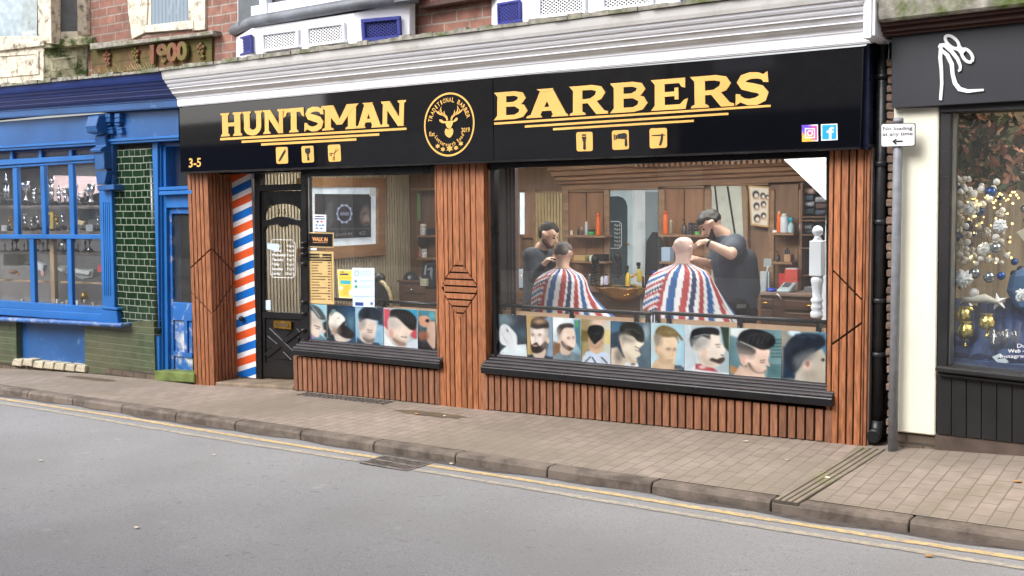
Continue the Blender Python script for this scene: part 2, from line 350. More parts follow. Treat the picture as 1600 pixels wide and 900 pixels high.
BRASS = mat('brass', (196, 150, 66), .25, metal=1, var=.1)
PRINT = mat('printed_photo', (200, 200, 200), .3, vcol=True, var=.03)
WHITE = mat('plain_white', (236, 236, 238), .5, var=.03)
BLACK = mat('plain_black', (16, 16, 18), .5, var=.1)
GLASS = glass('window_glass', (.96, .97, .97), 0, dirt=.045)
GLASS2 = glass('old_window_glass', (.93, .95, .95), 0.01, dirt=.06)
def flat(rgb, rough=.5, metal=0, **k):
    n = 'paint_%d_%d_%d_%d' % (*rgb, int(rough * 10) + int(metal * 100)); return mat(n, rgb, rough, metal, var=.06, **k)
# ================================================================= the ground
ZB = [(-60, -2.0), (-14.5, -.38), (-13.88, -.355), (-11.93, -.258), (-10.5, -.215), (-9.86, -.212), (-8.28, -.13), (-5.86, -.077), (-4.23, -.033), (-2.42, .018), (-1.94, .05), (-1.37, .078), (30, 1.1)]
def zb(X):
    for (a, za), (b, zb_) in zip(ZB[:-1], ZB[1:]):
        if X <= b: return za + (zb_ - za) * (X - a) / (b - a)
    return ZB[-1][1]
def zk(X): return -.034 + .01297 * X
YK = -1.3885
def zroad(X): return zk(X) - .075
def gz(X, Y):
    if Y < YK: return zroad(X)
    t = min(1, max(0, (Y - (YK + .125)) / (0 - (YK + .125)))); return zk(X) * (1 - t) + zb(X) * t
def structure(o): o['kind'] = 'structure'; return o
asph = mat('asphalt', (150, 149, 151), .85, var=.04, scale=1.2, bump=.5, bscale=260)
nt = asph.node_tree; B = nt.nodes['Principled BSDF']; src = B.inputs['Base Color'].links[0].from_socket
tc = nd(nt, 'ShaderNodeTexCoord')
for scl, lo, hi, col, fac in ((170, .56, .66, (200, 198, 194), .5), (120, .57, .66, (84, 84, 88), .55), (34, .60, .70, (118, 118, 120), .4), (14, .66, .72, (92, 92, 94), .35), (.9, .45, .75, (136, 134, 133), .5), (4, .7, .76, (190, 188, 184), .3)):
    n2 = nd(nt, 'ShaderNodeTexNoise'); n2.inputs['Scale'].default_value = scl; n2.inputs['Detail'].default_value = 3; nt.links.new(tc.outputs['Object'], n2.inputs['Vector'])
    m2 = nd(nt, 'ShaderNodeMapRange'); m2.inputs[1].default_value = lo; m2.inputs[2].default_value = hi; m2.inputs[4].default_value = fac; nt.links.new(n2.outputs[0], m2.inputs[0])
    x = nd(nt, 'ShaderNodeMix', data_type='RGBA'); nt.links.new(m2.outputs[0], x.inputs[0]); nt.links.new(src, x.inputs[6]); x.inputs[7].default_value = L4(col); src = x.outputs[2]
nt.links.new(src, B.inputs['Base Color'])
PAVE = brickmat('block_paving', (146, 132, 121), (157, 142, 131), (118, 108, 98), bw=.205, bh=.102, ms=.005, plane='YX', bump=.6, var=.13, grime=(128, 118, 104), moss=(112, 108, 74), moss_amt=.34)
KERBM = mat('kerb_concrete', (122, 110, 100), .85, var=.12, scale=7, bump=.5, bscale=60, stain=(88, 78, 70), stain_amt=.48, stain_scale=4)
YEL = mat('worn_yellow_line', (208, 178, 124), .8, var=.1, scale=9, stain=(156, 150, 142), stain_amt=.47, stain_scale=26)
YEL2 = mat('faded_yellow_line', (180, 168, 148), .8, var=.08, scale=9, stain=(150, 146, 142), stain_amt=.5, stain_scale=26)
def sheet(name, xs, ys, zf, m, dz=0.0):
    mb = MB(); nx, ny = len(xs), len(ys)
    mb.add([(x, y, zf(x, y) + dz) for y in ys for x in xs], [(j * nx + i, j * nx + i + 1, (j + 1) * nx + i + 1, (j + 1) * nx + i) for j in range(ny - 1) for i in range(nx - 1)])
    return structure(mb.build(name, m))
xs = sorted(set([-60, -40, -30, -20, 5, 12, 20, 30] + [x for x, _ in ZB[1:-1]] + [-17 + i for i in range(22)]))
sheet('road', [-150, -60, -30, -20, -10, 0, 10, 30, 100], [-150, -40, YK], lambda x, y: zroad(x), asph)
sheet('pavement', xs, [YK + .125, -.9, -.4, 0, 6], lambda x, y: gz(x, y), PAVE)
mb = MB(); rk = random.Random(3)
for i in range(-28, 40):
    x0 = -10.836 + .829 * i + .005; x1 = x0 + .819; dz = rk.uniform(-.002, .002); w = .125
    pts = [(YK, -.3), (YK, -.022), (YK + .018, 0), (YK + w, 0), (YK + w, -.3)]
    mb.sweep([(y, z) for y, z in pts], x0, x1, zk(x0) + dz, zk(x1) + dz)
structure(mb.build('kerb', KERBM, bevel=.006))
def strip(name, y0, y1, spans, m, seed):
    mb = MB(); r = random.Random(seed)
    for a, b in spans:
        n = max(2, int((b - a) / .12)); top = []; bot = []
        for i in range(n + 1):
            x = a + (b - a) * i / n; wv = .012 * math.sin(x * 1.3 + seed); top.append((x, y1 + wv + r.uniform(-.006, .006), zroad(x) + .004)); bot.append((x, y0 + wv + r.uniform(-.006, .006), zroad(x) + .004))
        for i in range(n): mb.quad(bot[i], bot[i + 1], top[i + 1], top[i])
    o = structure(mb.build(name, m)); return o
strip('yellow_line', -1.575, -1.515, [(-40, -5.66), (-5.17, 25)], YEL, 1)
strip('yellow_line', -1.735, -1.675, [(-40, -5.72), (-5.17, 25)], YEL2, 2)
# gutter grime strip beside the kerb
GRIME = mat('gutter_silt', (92, 84, 80), .9, var=.2, scale=14, bump=.5, bscale=90)
mb = MB(); r = random.Random(5); n = 240
for i in range(n):
    xa, xb_ = -20 + 30 * i / n, -20 + 30 * (i + 1) / n
    wa, wb = [.05 + .03 * math.sin(x * 2.1) + .02 * math.sin(x * 7.7) for x in (xa, xb_)]
    mb.quad((xa, YK - wa, zroad(xa) + .002), (xb_, YK - wb, zroad(xb_) + .002), (xb_, YK, zroad(xb_) + .002), (xa, YK, zroad(xa) + .002))
structure(mb.build('gutter', GRIME))
# far pavement on the camera's side
structure(MB().box(-60, 40, -9.6, -7.0, -.9, -.02).build('far_pavement', PAVE))

# ---- gully grate in the gutter
IRON = mat('rusty_iron', (122, 114, 108), .75, metal=.1, var=.3, scale=20, bump=.4)
g = thing('drain_grate', 'slotted iron gully grate set in the gutter where the yellow lines break', 'drain grate', (-5.42, -1.62, zroad(-5.42)))
z = zroad(-5.42)
MB().box(-5.66, -5.18, -1.76, -1.47, z + .001, z + .0025).build('drain_pit', mat('grate_pit', (26, 24, 22), .95), g)
mb = MB()
for a, b, c, d in ((-5.66, -5.18, -1.76, -1.735), (-5.66, -5.18, -1.495, -1.47), (-5.66, -5.635, -1.735, -1.495), (-5.205, -5.18, -1.735, -1.495), (-5.635, -5.205, -1.625, -1.605)): mb.box(a, b, c, d, z + .0035, z + .010)
mb.build('frame', IRON, g, bevel=.003)
mb = MB()
for i in range(13):
    x = -5.625 + i * .0335
    for y0, y1 in ((-1.735, -1.625), (-1.605, -1.495)): mb.ext([(x, y0, z + .009), (x + .015, y0, z + .009), (x + .031, y1, z + .009), (x + .016, y1, z + .009)], (0, 0, -.006))
mb.build('bars', IRON, g)
# ---- cellar light in the pavement by the stall riser
c = thing('cellar_grate', 'old iron cellar light with rows of square holes beside the slatted stall riser', 'cellar grate', (-7.5, -.15, -.12))
a_, b_, c_, d_ = [Vector((x, y, gz(x, y) + .006)) for x, y in ((-8.02, -.2), (-6.85, -.2), (-6.85, -.045), (-8.02, -.045))]
mb = MB(); mb.ext([a_, b_, c_, d_], (0, 0, -.02)); mb.build('plate', IRON, c)
mb = MB()
for i in range(20):
    for j in range(3):
        u0, u1 = (i + .18) / 20, (i + .78) / 20; v0, v1 = (j + .2) / 3, (j + .8) / 3
        f = lambda u, v: a_.lerp(b_, u).lerp(d_.lerp(c_, u), v) + Vector((0, 0, .003))
        mb.ext([f(u0, v0), f(u1, v0), f(u1, v1), f(u0, v1)], (0, 0, -.004))
mb.build('hole_rows', mat('dark_hole', (48, 42, 38), .9), c)
# ---- drainage channel across the pavement
dc = thing('drain_channel', 'ribbed concrete drainage channel crossing the pavement from the black downpipe to the kerb', 'drain channel', (-2.45, -.7, 0))
CH = mat('channel_concrete', (140, 128, 112), .85, var=.15, stain=(116, 118, 66), stain_amt=.42, stain_scale=2.5, bump=.4)
DK = mat('channel_slot', (84, 77, 68), .9)
def chx(px, py, Y): return atZ(px, py, gz(-2.4, Y)).x
xa0, xa1 = chx(1204, 785, -1.27), chx(1250, 788, -1.27); xb0, xb1 = chx(1340.6, 700, -.12), chx(1389, 702, -.12)
for (ya, yb) in ((-1.385, -.72), (-.71, -.06)):
    base = MB(); rib = MB()
    def X(u, y): t = (y + 1.27) / 1.15; return (xa0 + (xa1 - xa0) * u) * (1 - t) + (xb0 + (xb1 - xb0) * u) * t
    ea = lambda u, y, dz: Vector((X(u, y), y, gz(X(u, y), max(y, YK + .001)) + dz))
    base.ext([ea(0, ya, .0025), ea(1, ya, .0025), ea(1, yb, .0025), ea(0, yb, .0025)], (0, 0, -.02)); base.build('slot_base', DK, dc)
    for k in range(4):
        u0, u1 = k / 4 + .035, k / 4 + .205
        rib.ext([ea(u0, ya, .008), ea(u1, ya, .008), ea(u1, yb, .008), ea(u0, yb, .008)], (0, 0, -.006))
    for k in range(3): 
        u0, u1 = k / 4 + .235, k / 4 + .255
    rib.build('rib', CH, dc, bevel=.002)
# ---- damp patches and fallen leaves / litter
rl = random.Random(11)
LEAFM = [mat('dry_leaf_%s' % n, c, .7, var=.2) for n, c in (('tan', (186, 140, 80)), ('brown', (120, 78, 46)), ('pale', (222, 208, 190)))]
def leaf(px, py, sz, mi, lab, road=False, cat='leaf', nm='fallen_leaf'):
    X = at(px, py, -.5).x
    for _ in range(6):
        z = zroad(X) if road else gz(X, P.y if _ else -.6); P = atZ(px, py, z); X = P.x
    z = zroad(X) + .004 if road else gz(P.x, P.y) + .003
    sz *= .72
    mb = MB(); n = 9; a0 = rl.uniform(0, 6.28); pts = []
    for i in range(n):
        a = 2 * math.pi * i / n; rr = sz * (.6 + .4 * abs(math.cos(a * 1.5))) * rl.uniform(.75, 1.1)
        pts.append(Vector((P.x + rr * math.cos(a + a0), P.y + rr * .7 * math.sin(a + a0), z + .003 + .006 * abs(math.sin(a * 1.0)))))
    mb.ext(pts, (0, 0, -.0025)); o = mb.build(nm, LEAFM[mi]); tag(o, lab, cat, 'bits of litter and leaves on the ground')
for px, py, sz, mi, lab, rd in ((60, 623, .05, 1, 'brown leaf in the gutter at the far left below the blue stall panel', True), (651, 648, .045, 0, 'orange tan leaf on the damp patch of pavement below the middle pilaster', False),
        (695, 651, .03, 2, 'pale scrap of litter on the damp patch of pavement', False), (1165, 691, .04, 2, 'pale scrap of litter near the right end of the slatted stall riser', False),
        (1229, 720, .025, 2, 'small white scrap on the paving left of the ribbed drain channel', False), (1293, 748, .04, 2, 'pale torn leaf lying on the ribbed drain channel', False),
        (1590, 754, .045, 0, 'yellow leaf on the paving at the far right edge', False), (500, 689, .04, 2, 'pale leaf in the gutter left of the iron gully grate', True), (541, 696, .025, 1, 'dark brown leaf in the gutter just left of the gully grate', True),
        (706, 726, .035, 2, 'white scrap in the gutter right of the gully grate', True), (64, 721, .035, 2, 'white fleck of litter on the left part of the road', True), (214, 826, .035, 2, 'white fleck of litter on the near road at bottom left', True),
        (1133, 786, .03, 2, 'pale scrap in the gutter left of the ribbed channel', True), (1452, 871, .04, 0, 'yellow chip of paint or leaf on the outer yellow line', True), (334, 712, .03, 2, 'tiny white fleck on the road near the outer yellow line', True)):
    leaf(px, py, sz, mi, lab, rd, 'leaf' if mi < 2 else 'litter', 'fallen_leaf' if mi < 2 else 'litter_scrap')
PATCH = mat('damp_patch', (106, 94, 76), .75, var=.2, scale=5)
def patch(name, X, Y, rx, ry, m, seed):
    r = random.Random(seed); mb = MB(); n = 22
    pts = [Vector((X + rx * math.cos(2 * math.pi * i / n) * r.uniform(.8, 1.1), Y + ry * math.sin(2 * math.pi * i / n) * r.uniform(.75, 1.1), 0)) for i in range(n)]
    for p in pts: p.z = gz(p.x, p.y) + .004
    cpt = Vector((X, Y, gz(X, Y) + .004))
    mb.add([cpt] + pts, [(0, 1 + i, 1 + (i + 1) % n) for i in range(n)]); structure(mb.build(name, m))
patch('damp_patch', -6.15, -.35, .42, .09, PATCH, 1)
patch('damp_patch', -11.3, -.35, .5, .09, PATCH, 2)
# ================================================================= barber shop building
bb = thing('barber_shop_building', 'brick barber shop with black sign band, brown slatted pilasters and two big display windows', 'shop building', (-6, 0, 0))
rw = random.Random(21)
def slats(name, M, spans, cuts, H=1.0, m=WOOD, parent=bb, th=.022, hor=None, label=None, groove=DGAP):
    """M(u,v,w) -> world (u along, v up 0..1, w outwards); spans (u0,u1); cuts: functions u -> list of (v0,v1) gaps"""
    mb = MB()
    for (u0, u1) in spans:
        a = rw.uniform(.78, 1.22)
        g0, g1 = cuts(u0), cuts(u1)
        lows = [(0, 0)] + [(x[1], y[1]) for x, y in zip(g0, g1)]; highs = [(x[0], y[0]) for x, y in zip(g0, g1)] + [(1, 1)]
        for (la, lb), (ha, hb) in zip(lows, highs):
            if ha - la < .003 and hb - lb < .003: continue
            a2 = a * rw.uniform(.95, 1.05)
            p = [M(u0, la, th), M(u1, lb, th), M(u1, max(lb + .001, hb), th), M(u0, max(la + .001, ha), th)]; q = [M(u0, la, 0), M(u1, lb, 0), M(u1, max(lb + .001, hb), 0), M(u0, max(la + .001, ha), 0)]
            mb.add(p + q, [(0, 1, 2, 3), (7, 6, 5, 4), (0, 4, 5, 1), (1, 5, 6, 2), (2, 6, 7, 3), (3, 7, 4, 0)], 0, a=a2)
    for (c0, c1, c2, c3) in (hor or []):   # horizontal slats: four (u,v) corners
        a = rw.uniform(.85, 1.2); cs = (c0, c1, c2, c3)
        mb.add([M(u, v, th) for u, v in cs] + [M(u, v, 0) for u, v in cs], [(0, 1, 2, 3), (7, 6, 5, 4), (0, 4, 5, 1), (1, 5, 6, 2), (2, 6, 7, 3), (3, 7, 4, 0)], 0, a=a)
    return mb.build(name, m, parent, bevel=.0025, label=label)
nocut = lambda u: []
def even(n, gap, u0=0.0, u1=1.0): return [(u0 + (u1 - u0) * i / n + gap / 2, u0 + (u1 - u0) * (i + 1) / n - gap / 2) for i in range(n)]
ZT = 2.13   # underside of the sign band
# --- left pilaster: street face and the return into the doorway
XL0, XL1 = at(298, 436).x, at(329, 436).x; zL = zb(-9.7) - .02
MB().box(XL0 + .004, XL1 - .024, .024, .36, zL, ZT).build('pilaster_core', DGAP, bb)
Mf = lambda u, v, w: Vector((XL0 + (XL1 - XL0) * u, .024 - w, zL + (ZT - zL) * v))
vv = lambda py: (at(313, py).z - zL) / (ZT - zL)
def cutL(u): return [(vv(489 - 31 * (1 - u)) - .004, vv(489 - 31 * (1 - u)) + .004), (vv(419.5 - 29.5 * u) - .004, vv(419.5 - 29.5 * u) + .004)]
slats('left_pilaster_front', Mf, [(0, .16), (.2, .36), (.4, .56), (.6, .74), (.78, 1)], cutL)
Mr = lambda u, v, w: Vector((XL1 - .024 + w, .026 + .325 * u, zL + .02 + (ZT - zL - .02) * v))
vr = lambda py: (atX(347, py, XL1).z - zL) / (ZT - zL)
def cutR(u): return [(vr(489 - 48 * u) - .004, vr(489 - 48 * u) + .004), (vr(388 + 43 * u) - .004, vr(388 + 43 * u) + .004)]
slats('left_pilaster_return', Mr, [(i / 7 + .015, (i + 1) / 7 - .02) for i in range(7)], cutR)
# --- middle pilaster with the diamond
XC0, XC1 = at(681.5, 452).x, at(757.5, 452).x; zC = zb(-6) - .02
MB().box(XC0 + .003, XC1 - .014, .024, .34, zC, ZT).build('pilaster_core', DGAP, bb)
Mc = lambda u, v, w: Vector((XC0 + (XC1 - XC0) * u, .024 - w, zC + (ZT - zC) * v))
uc = lambda px: (at(px, 452).x - XC0) / (XC1 - XC0)
vc = lambda py: (at(717, py).z - zC) / (ZT - zC)
uL, uR, uM = uc(684.5), uc(749), uc(717); vT, vM, vB = vc(405), vc(450), vc(500)
def cutC(u):
    k = 1 - abs(u - uM) / ((uR - uL) / 2)
    if k <= 0.02: return []
    return [(vM - (vM - vB) * k, vM + (vT - vM) * k)]
sp = [(uc(a), uc(b)) for a, b in ((681.5, 684), (684.8, 694), (695, 700.3), (701.5, 707.5), (709, 718), (719, 726.5), (728, 735.5), (737, 744.5), (745.5, 757.5))]
hs = []; NR = 9
for i in range(NR):
    va, vb_ = vB + (vT - vB) * (i + .12) / NR, vB + (vT - vB) * (i + .88) / NR
    hw = lambda v: max(.004, ((uR - uL) / 2 - .035) * (1 - (abs(v - vM) / ((vT - vM) if v > vM else (vM - vB)))))
    ha, hb_ = hw(va), hw(vb_)
    if i == NR // 2: pass
    hs.append(((uM - ha, va), (uM + ha, va), (uM + hb_, vb_), (uM - hb_, vb_)))
slats('middle_pilaster_front', Mc, sp, cutC, hor=hs)
Mcr = lambda u, v, w: Vector((XC1 - .012 + w * .5, .028 + .075 * u, zC + .45 + (ZT - zC - .45) * v))
slats('middle_pilaster_return', Mcr, [(0, .45), (.55, 1)], nocut)
# --- right pilaster
XR0, XR1 = at(1293.5, 440).x, at(1356.5, 440).x; zR = zb(-2.45) - .01
MB().box(XR0 + .003, XR1 - .012, .024, .5, zR, ZT).build('pilaster_core', DGAP, bb)
Mq = lambda u, v, w: Vector((XR0 + (XR1 - XR0) * u, .024 - w, zR + (ZT - zR) * v))
uq = lambda px: (at(px, 440).x - XR0) / (XR1 - XR0); vq = lambda py: (at(1325, py).z - zR) / (ZT - zR)
def cutQ(u):
    if u < .09 or u > .89: return []
    a = vq(541 - 37 * (u - .1) / .75); b = vq(422 + 46 * (u - .1) / .75)
    return [(a - .004, a + .004), (b - .004, b + .004)]
slats('right_pilaster_front', Mq, [(uq(a), uq(b)) for a, b in ((1293.5, 1299.5), (1301.5, 1311), (1313, 1323), (1325.5, 1334.5), (1337, 1346.5), (1348, 1351), (1352, 1356.5))], cutQ)
MB().box(XR1 - .001, XR1 + .012, .02, .5, zR, ZT).build('pilaster_edge_trim', mat('pilaster_edge_grey', (120, 100, 90), .6), bb)
# --- stall risers (slats under the windows)
def riser(X0, X1, zt0, zt1, label=None):
    n = round((X1 - X0) / .069); core = MB(); core.ext([(X0, .03, zb(X0) - .02), (X1, .03, zb(X1) - .02), (X1, .03, zt1 - .03), (X0, .03, zt0 - .03)], (0, .1, 0)); core.build('stall_riser_core', DGAP, bb)
    M = lambda u, v, w: (lambda X: Vector((X, .03 - w, zb(X) + .008 + ((zt0 + (zt1 - zt0) * u) - .02 - zb(X) - .008) * v)))(X0 + (X1 - X0) * u)
    slats('stall_riser', M, [(i / n + .22 / n, (i + 1) / n) for i in range(n)], nocut, m=WOOD2, th=.03)
XS0, XS1 = at(457, 585).x, at(684, 600).x
riser(XS0, XS1 + .02, .25, .26)
XB0, XB1 = at(752, 610).x, at(1300, 660).x
riser(XB0 - .0, XB1, .27, .27)
MB().box(XS0 + .002, XS0 + .09, .031, .34, zb(XS0) - .02, .22).build('stall_riser_core', DGAP, bb)
# --- windows
YG = .10; D0_ = .34
def window(gx0, gyt0, gyb0, gx1, gyt1, gyb1, sill, label):
    w = thing('window', None, None, (0, 0, 0)); del_keys = [k for k in w.keys()]; w.parent = bb; w.location = -Vector(bb.location)
    return w
def partempty(name, parent):
    o = bpy.data.objects.new(name, None); COL.objects.link(o); o.parent = parent; return o
# frames (black), sloping slatted sill, glass
fr = MB()
fr.pq([(470, 262), (690, 256), (690, 272), (470, 276)], .06, .10)      # head
fr.pq([(469.5, 268), (478, 268), (482, 560), (474, 560)], .06, .05)    # mullion beside the door
o_w1 = fr.build('left_window_frame', BLACKP, bb, bevel=.004)
MB().pq([(478, 274), (481.5, 274), (484.5, 533), (481.5, 533)], .085, .012).build('glazing_bead', STEEL, o_w1)
MB().pq([(478, 274), (690, 262), (690, 552), (482, 534)], YG, .006).build('glass_pane', GLASS, o_w1)
fr = MB()
fr.pq([(757, 253), (1300, 231), (1300, 245.5), (757, 264)], .06, .10)
fr.pq([(766.5, 262), (771.5, 262), (776, 560), (771, 560)], .06, .08)
fr.pq([(1290.5, 242), (1296, 242), (1297, 605), (1290.5, 605)], .062, .08)
o_w2 = fr.build('right_window_frame', BLACKP, bb, bevel=.004)
MB().pq([(770.5, 264), (773.5, 264), (777.5, 556), (774.5, 556)], .085, .012).build('glazing_bead', STEEL, o_w2)
MB().pq([(771, 262), (1292, 244), (1292, 600), (774, 558)], YG, .006).build('glass_pane', GLASS, o_w2)
# turned detail on the door mullion
for py in (380, 388, 397, 412, 472, 490, 516): 
    P = at(474.5, py, .05); mb = MB(); mb.lathe(P, [(.016, -.02), (.03, -.012), (.033, 0), (.03, .012), (.016, .02)], 10); mb.build('turned_moulding', BLACKP, bb)
xg = at(480, 400, .1).x; MB().box(xg, xg + .005, .12, D0_ - .01, .4, 2.1).build('return_glass', GLASS, bb)
def sill(name, front_top, glassline, drop, n=4):
    """front_top: two px points of the sill's upper front edge on Y=-.05; glassline: two px points on Y=YG"""
    F0, F1 = [at(p[0], p[1], -.055) for p in front_top]; G0, G1 = [at(p[0], p[1], YG - .003) for p in glassline]
    fz = (F0.z + F1.z) / 2; gz_ = (G0.z + G1.z) / 2; fz0, fz1 = F0.z * .5 + fz * .5, F1.z * .5 + fz * .5
    core = MB(); core.add([(F0.x, -.05, fz0 - drop), (F1.x, -.05, fz1 - drop), (F1.x, YG + .1, fz1 - drop), (F0.x, YG + .1, fz0 - drop), (F0.x, -.05, fz0), (F1.x, -.05, fz1), (F1.x, YG + .1, gz_ + .02), (F0.x, YG + .1, gz_ + .02)],
        [(0, 1, 5, 4), (0, 3, 2, 1), (4, 5, 6, 7), (0, 4, 7, 3), (1, 2, 6, 5), (2, 3, 7, 6)])
    o = core.build(name, BLACKP, bb, bevel=.006)
    s = MB()
    for i in range(n):
        t0, t1 = (i + .15) / n, (i + .70) / n
        f = lambda X0, t, z0: Vector((X0, -.05 + (YG + .045) * t, z0 + (gz_ - z0) * t + .004))
        a = rw.uniform(.85, 1.25)
        p = [f(F0.x + .03 * t0, t0, fz0), f(F1.x - .002, t0, fz1), f(F1.x - .002, t1, fz1), f(F0.x + .03 * t1, t1, fz0)]
        s.add(p + [q + Vector((0, 0, .014)) for q in p], [(0, 1, 2, 3), (4, 7, 6, 5), (0, 4, 5, 1), (1, 5, 6, 2), (2, 6, 7, 3), (3, 7, 4, 0)], a=a)
    s.build('sill_slats', SILLM, o, bevel=.003); return o
sill('left_window_sill', ((456, 547), (686, 567)), ((480, 531), (688, 548)), .055)
sill('right_window_sill', ((750, 575), (1300, 621)), ((774, 556), (1293, 599)), .06)
# panel between sill back and floor inside the window
MB().box(XS0 + .1, XC0, .12, .2, -.2, .38).build('stall_board', flat((150, 112, 88)), bb)
MB().box(XC1 - .1, XR0 + .05, .12, .2, -.2, .38).build('stall_board', flat((150, 112, 88)), bb)
# --- wall above the windows behind the sign band and over the upper storey
WX0, WX1 = XL0 - .005, at(1366, 40, 0).x
MB().box(WX0, WX1, .17, .36, ZT, 2.85).build('lintel', mat('lintel_black', (20, 20, 22), .6), bb)
MB().box(WX0, WX1, -.06, .17, ZT, ZT + .02).build('sign_soffit', BLACKP, bb)
MB().box(XL1, at(482, 430, .33).x, .17, .5, 2.105, ZT).build('door_head', BLACKP, bb)
# --- doorway: striped pole panel, step, door
D = .34
PX0, PX1 = at(365.5, 430, D).x, at(397.5, 430, D).x
zst = at(400, 591, D).z
sp_ = MB(); sp_.box(PX0, PX1, D - .004, D + .05, zst, 2.12); striped = sp_.build('striped_panel', flat((238, 236, 240), .35), bb, label='panel painted with slanting red, white and blue barber stripes')
sb, sr = MB(), MB()
slope = (PX1 - PX0) * .30; per = at(380, 373.5, D).z - at(380, 415, D).z; z0s = at(380, 582, D).z
for k in range(0, 9):
    for (mbx, off) in ((sb, 0), (sr, .5)):
        zc = z0s + (k + off) * per
        pts = [[PX0, zc - .045 - slope / 2], [PX1, zc - .045 + slope / 2], [PX1, zc + .042 + slope / 2], [PX0, zc + .042 - slope / 2]]
        if max(p[1] for p in pts) > 2.12 or min(p[1] for p in pts) < zst:
            # clip to the panel
            def clip(poly, zmax, keep):
                out = []
                for (a, b) in zip(poly, poly[1:] + poly[:1]):
                    ia, ib = keep(a[1], zmax), keep(b[1], zmax)
                    if ia: out.append(a)
                    if ia != ib: t = (zmax - a[1]) / (b[1] - a[1]); out.append([a[0] + (b[0] - a[0]) * t, zmax])
                return out
            pts = clip(pts, 2.12, lambda z, m: z < m); 
            if len(pts) > 2: pts = clip(pts, zst, lambda z, m: z > m)
            if len(pts) < 3: continue
        mbx.ext([(p[0], D - .006, p[1]) for p in pts], (0, .003, 0))
sb.build('blue_stripes', flat((20, 104, 190), .35), striped); sr.build('red_stripes', flat((222, 92, 48), .35), striped)
kb = MB(); Pk = at(377, 498, D - .04); kb.lathe(Pk, [(.012, -.03), (.02, -.02), (.03, -.008), (.03, .008), (.018, .02)], 14, axis=(0, -1, 0)); kb.lathe(Pk + Vector((0, .02, 0)), [(.022, 0), (.022, .012)], 12, axis=(0, -1, 0)); kb.build('door_knob', BLACKP, striped)
# stone step
sx0, sx1 = XL1, XS0 - .002
MB().ext([(sx0, .012, -.5), (sx1, .012, -.5), (sx1, .012, -.09), (sx0, .012, -.155)], (0, .6, 0)).build('door_step', STONE, bb, bevel=.012)
# door
X = lambda px: at(px, 430, D).x
Z = lambda py: at(437, py, D).z
MB().pq([(396.5, 266), (405, 266), (408.5, 592), (399.5, 592)], D - .01, .09).build('door_post', BLACKP, bb, bevel=.005)
MB().pq([(469, 266), (478, 266), (482, 592), (473, 592)], D - .01, .09).build('door_post', BLACKP, bb, bevel=.005)
mb = MB(); mb.pq([(404, 266), (470, 264), (470, 268.5), (404, 270)], D, .06); mb.pq([(404, 289), (470, 287), (470, 297), (404, 299)], D - .02, .08)
tr = mb.build('transom', BLACKP, bb, bevel=.006)
MB().pq([(404, 268), (470, 267), (470, 290), (404, 290)], D + .03, .005).build('transom_glass', GLASS, tr)
dm = MB()
dm.pq([(404, 300), (411, 300), (414.5, 590), (407.5, 590)], D + .01, .045)          # stiles
dm.pq([(468, 299), (471, 299), (474.5, 592), (470.5, 592)], D + .01, .045)
dm.pq([(410, 299), (469, 298), (469, 331), (467.5, 327), (464, 324), (459, 321), (450, 319), (440, 318.5), (428, 320), (421, 322), (416, 326), (413, 332), (411, 341)], D + .013, .04)
dm.pq([(410, 344), (416, 344), (424, 342), (431, 339), (440, 338.3), (449, 339.5), (456, 342), (463, 344), (470, 344), (470, 360), (468, 356), (466, 352.5), (458, 351.5), (450, 350.5), (446, 351), (443, 354), (440, 355), (437, 354), (434, 350.5), (426, 351.5), (420, 352), (414, 353), (412, 357), (410, 361)], D - .004, .055)
dm.pq([(407, 487), (471.5, 490), (472, 500), (408, 497)], D + .005, .05)
dm.pq([(410, 497), (471, 500), (473, 577), (412, 573)], D + .026, .02)
dm.pq([(408, 567), (472, 571), (473, 592), (409, 589)], D + .008, .045)
door = dm.build('door', BLACKP, bb, bevel=.004)
mb = MB()
for (a, b) in (((417, 515), (466, 562)), ((466, 516), (415, 556))):
    w = 5.6; mb.pq([(a[0] - w * .5, a[1] + w * .6), (a[0] + w * .5, a[1] - w * .6), (b[0] + w * .5 * (1 if b[0] > a[0] else 1), b[1] - w * .6), (b[0] - w * .5, b[1] + w * .6)] if b[0] > a[0] else [(a[0] - w * .5, a[1] - w * .6), (a[0] + w * .5, a[1] + w * .6), (b[0] + w * .5, b[1] + w * .6), (b[0] - w * .5, b[1] - w * .6)], D + (.004 if b[0] > a[0] else .0065), .022)
mb.build('crossed_panel_beading', BLACKP, door, bevel=.006)
mb = MB()
for q in ([(434, 516), (455, 517), (445, 529)], [(417, 524), (434, 538), (417, 549)], [(466, 526), (452, 539), (467, 553)], [(427, 561), (442, 549), (456, 563)]): mb.pq(q, D + .012, .014)
mb.build('raised_panels', BLACKP, door, bevel=.006)
MB().pq([(410, 316), (470, 316), (472, 490), (411, 488)], D + .035, .005).build('door_glass', GLASS, door)
lb = MB(); lb.rq(427, 501.5, 454.5, 514, D + .0, .025); letterbox = lb.build('letterbox', BRASS, door, bevel=.004)
MB().rq(431, 504.5, 450.5, 511, D - .004, .003).build('letterbox_flap', mat('dull_brass', (120, 100, 70), .4, metal=.8), letterbox, bevel=.001)
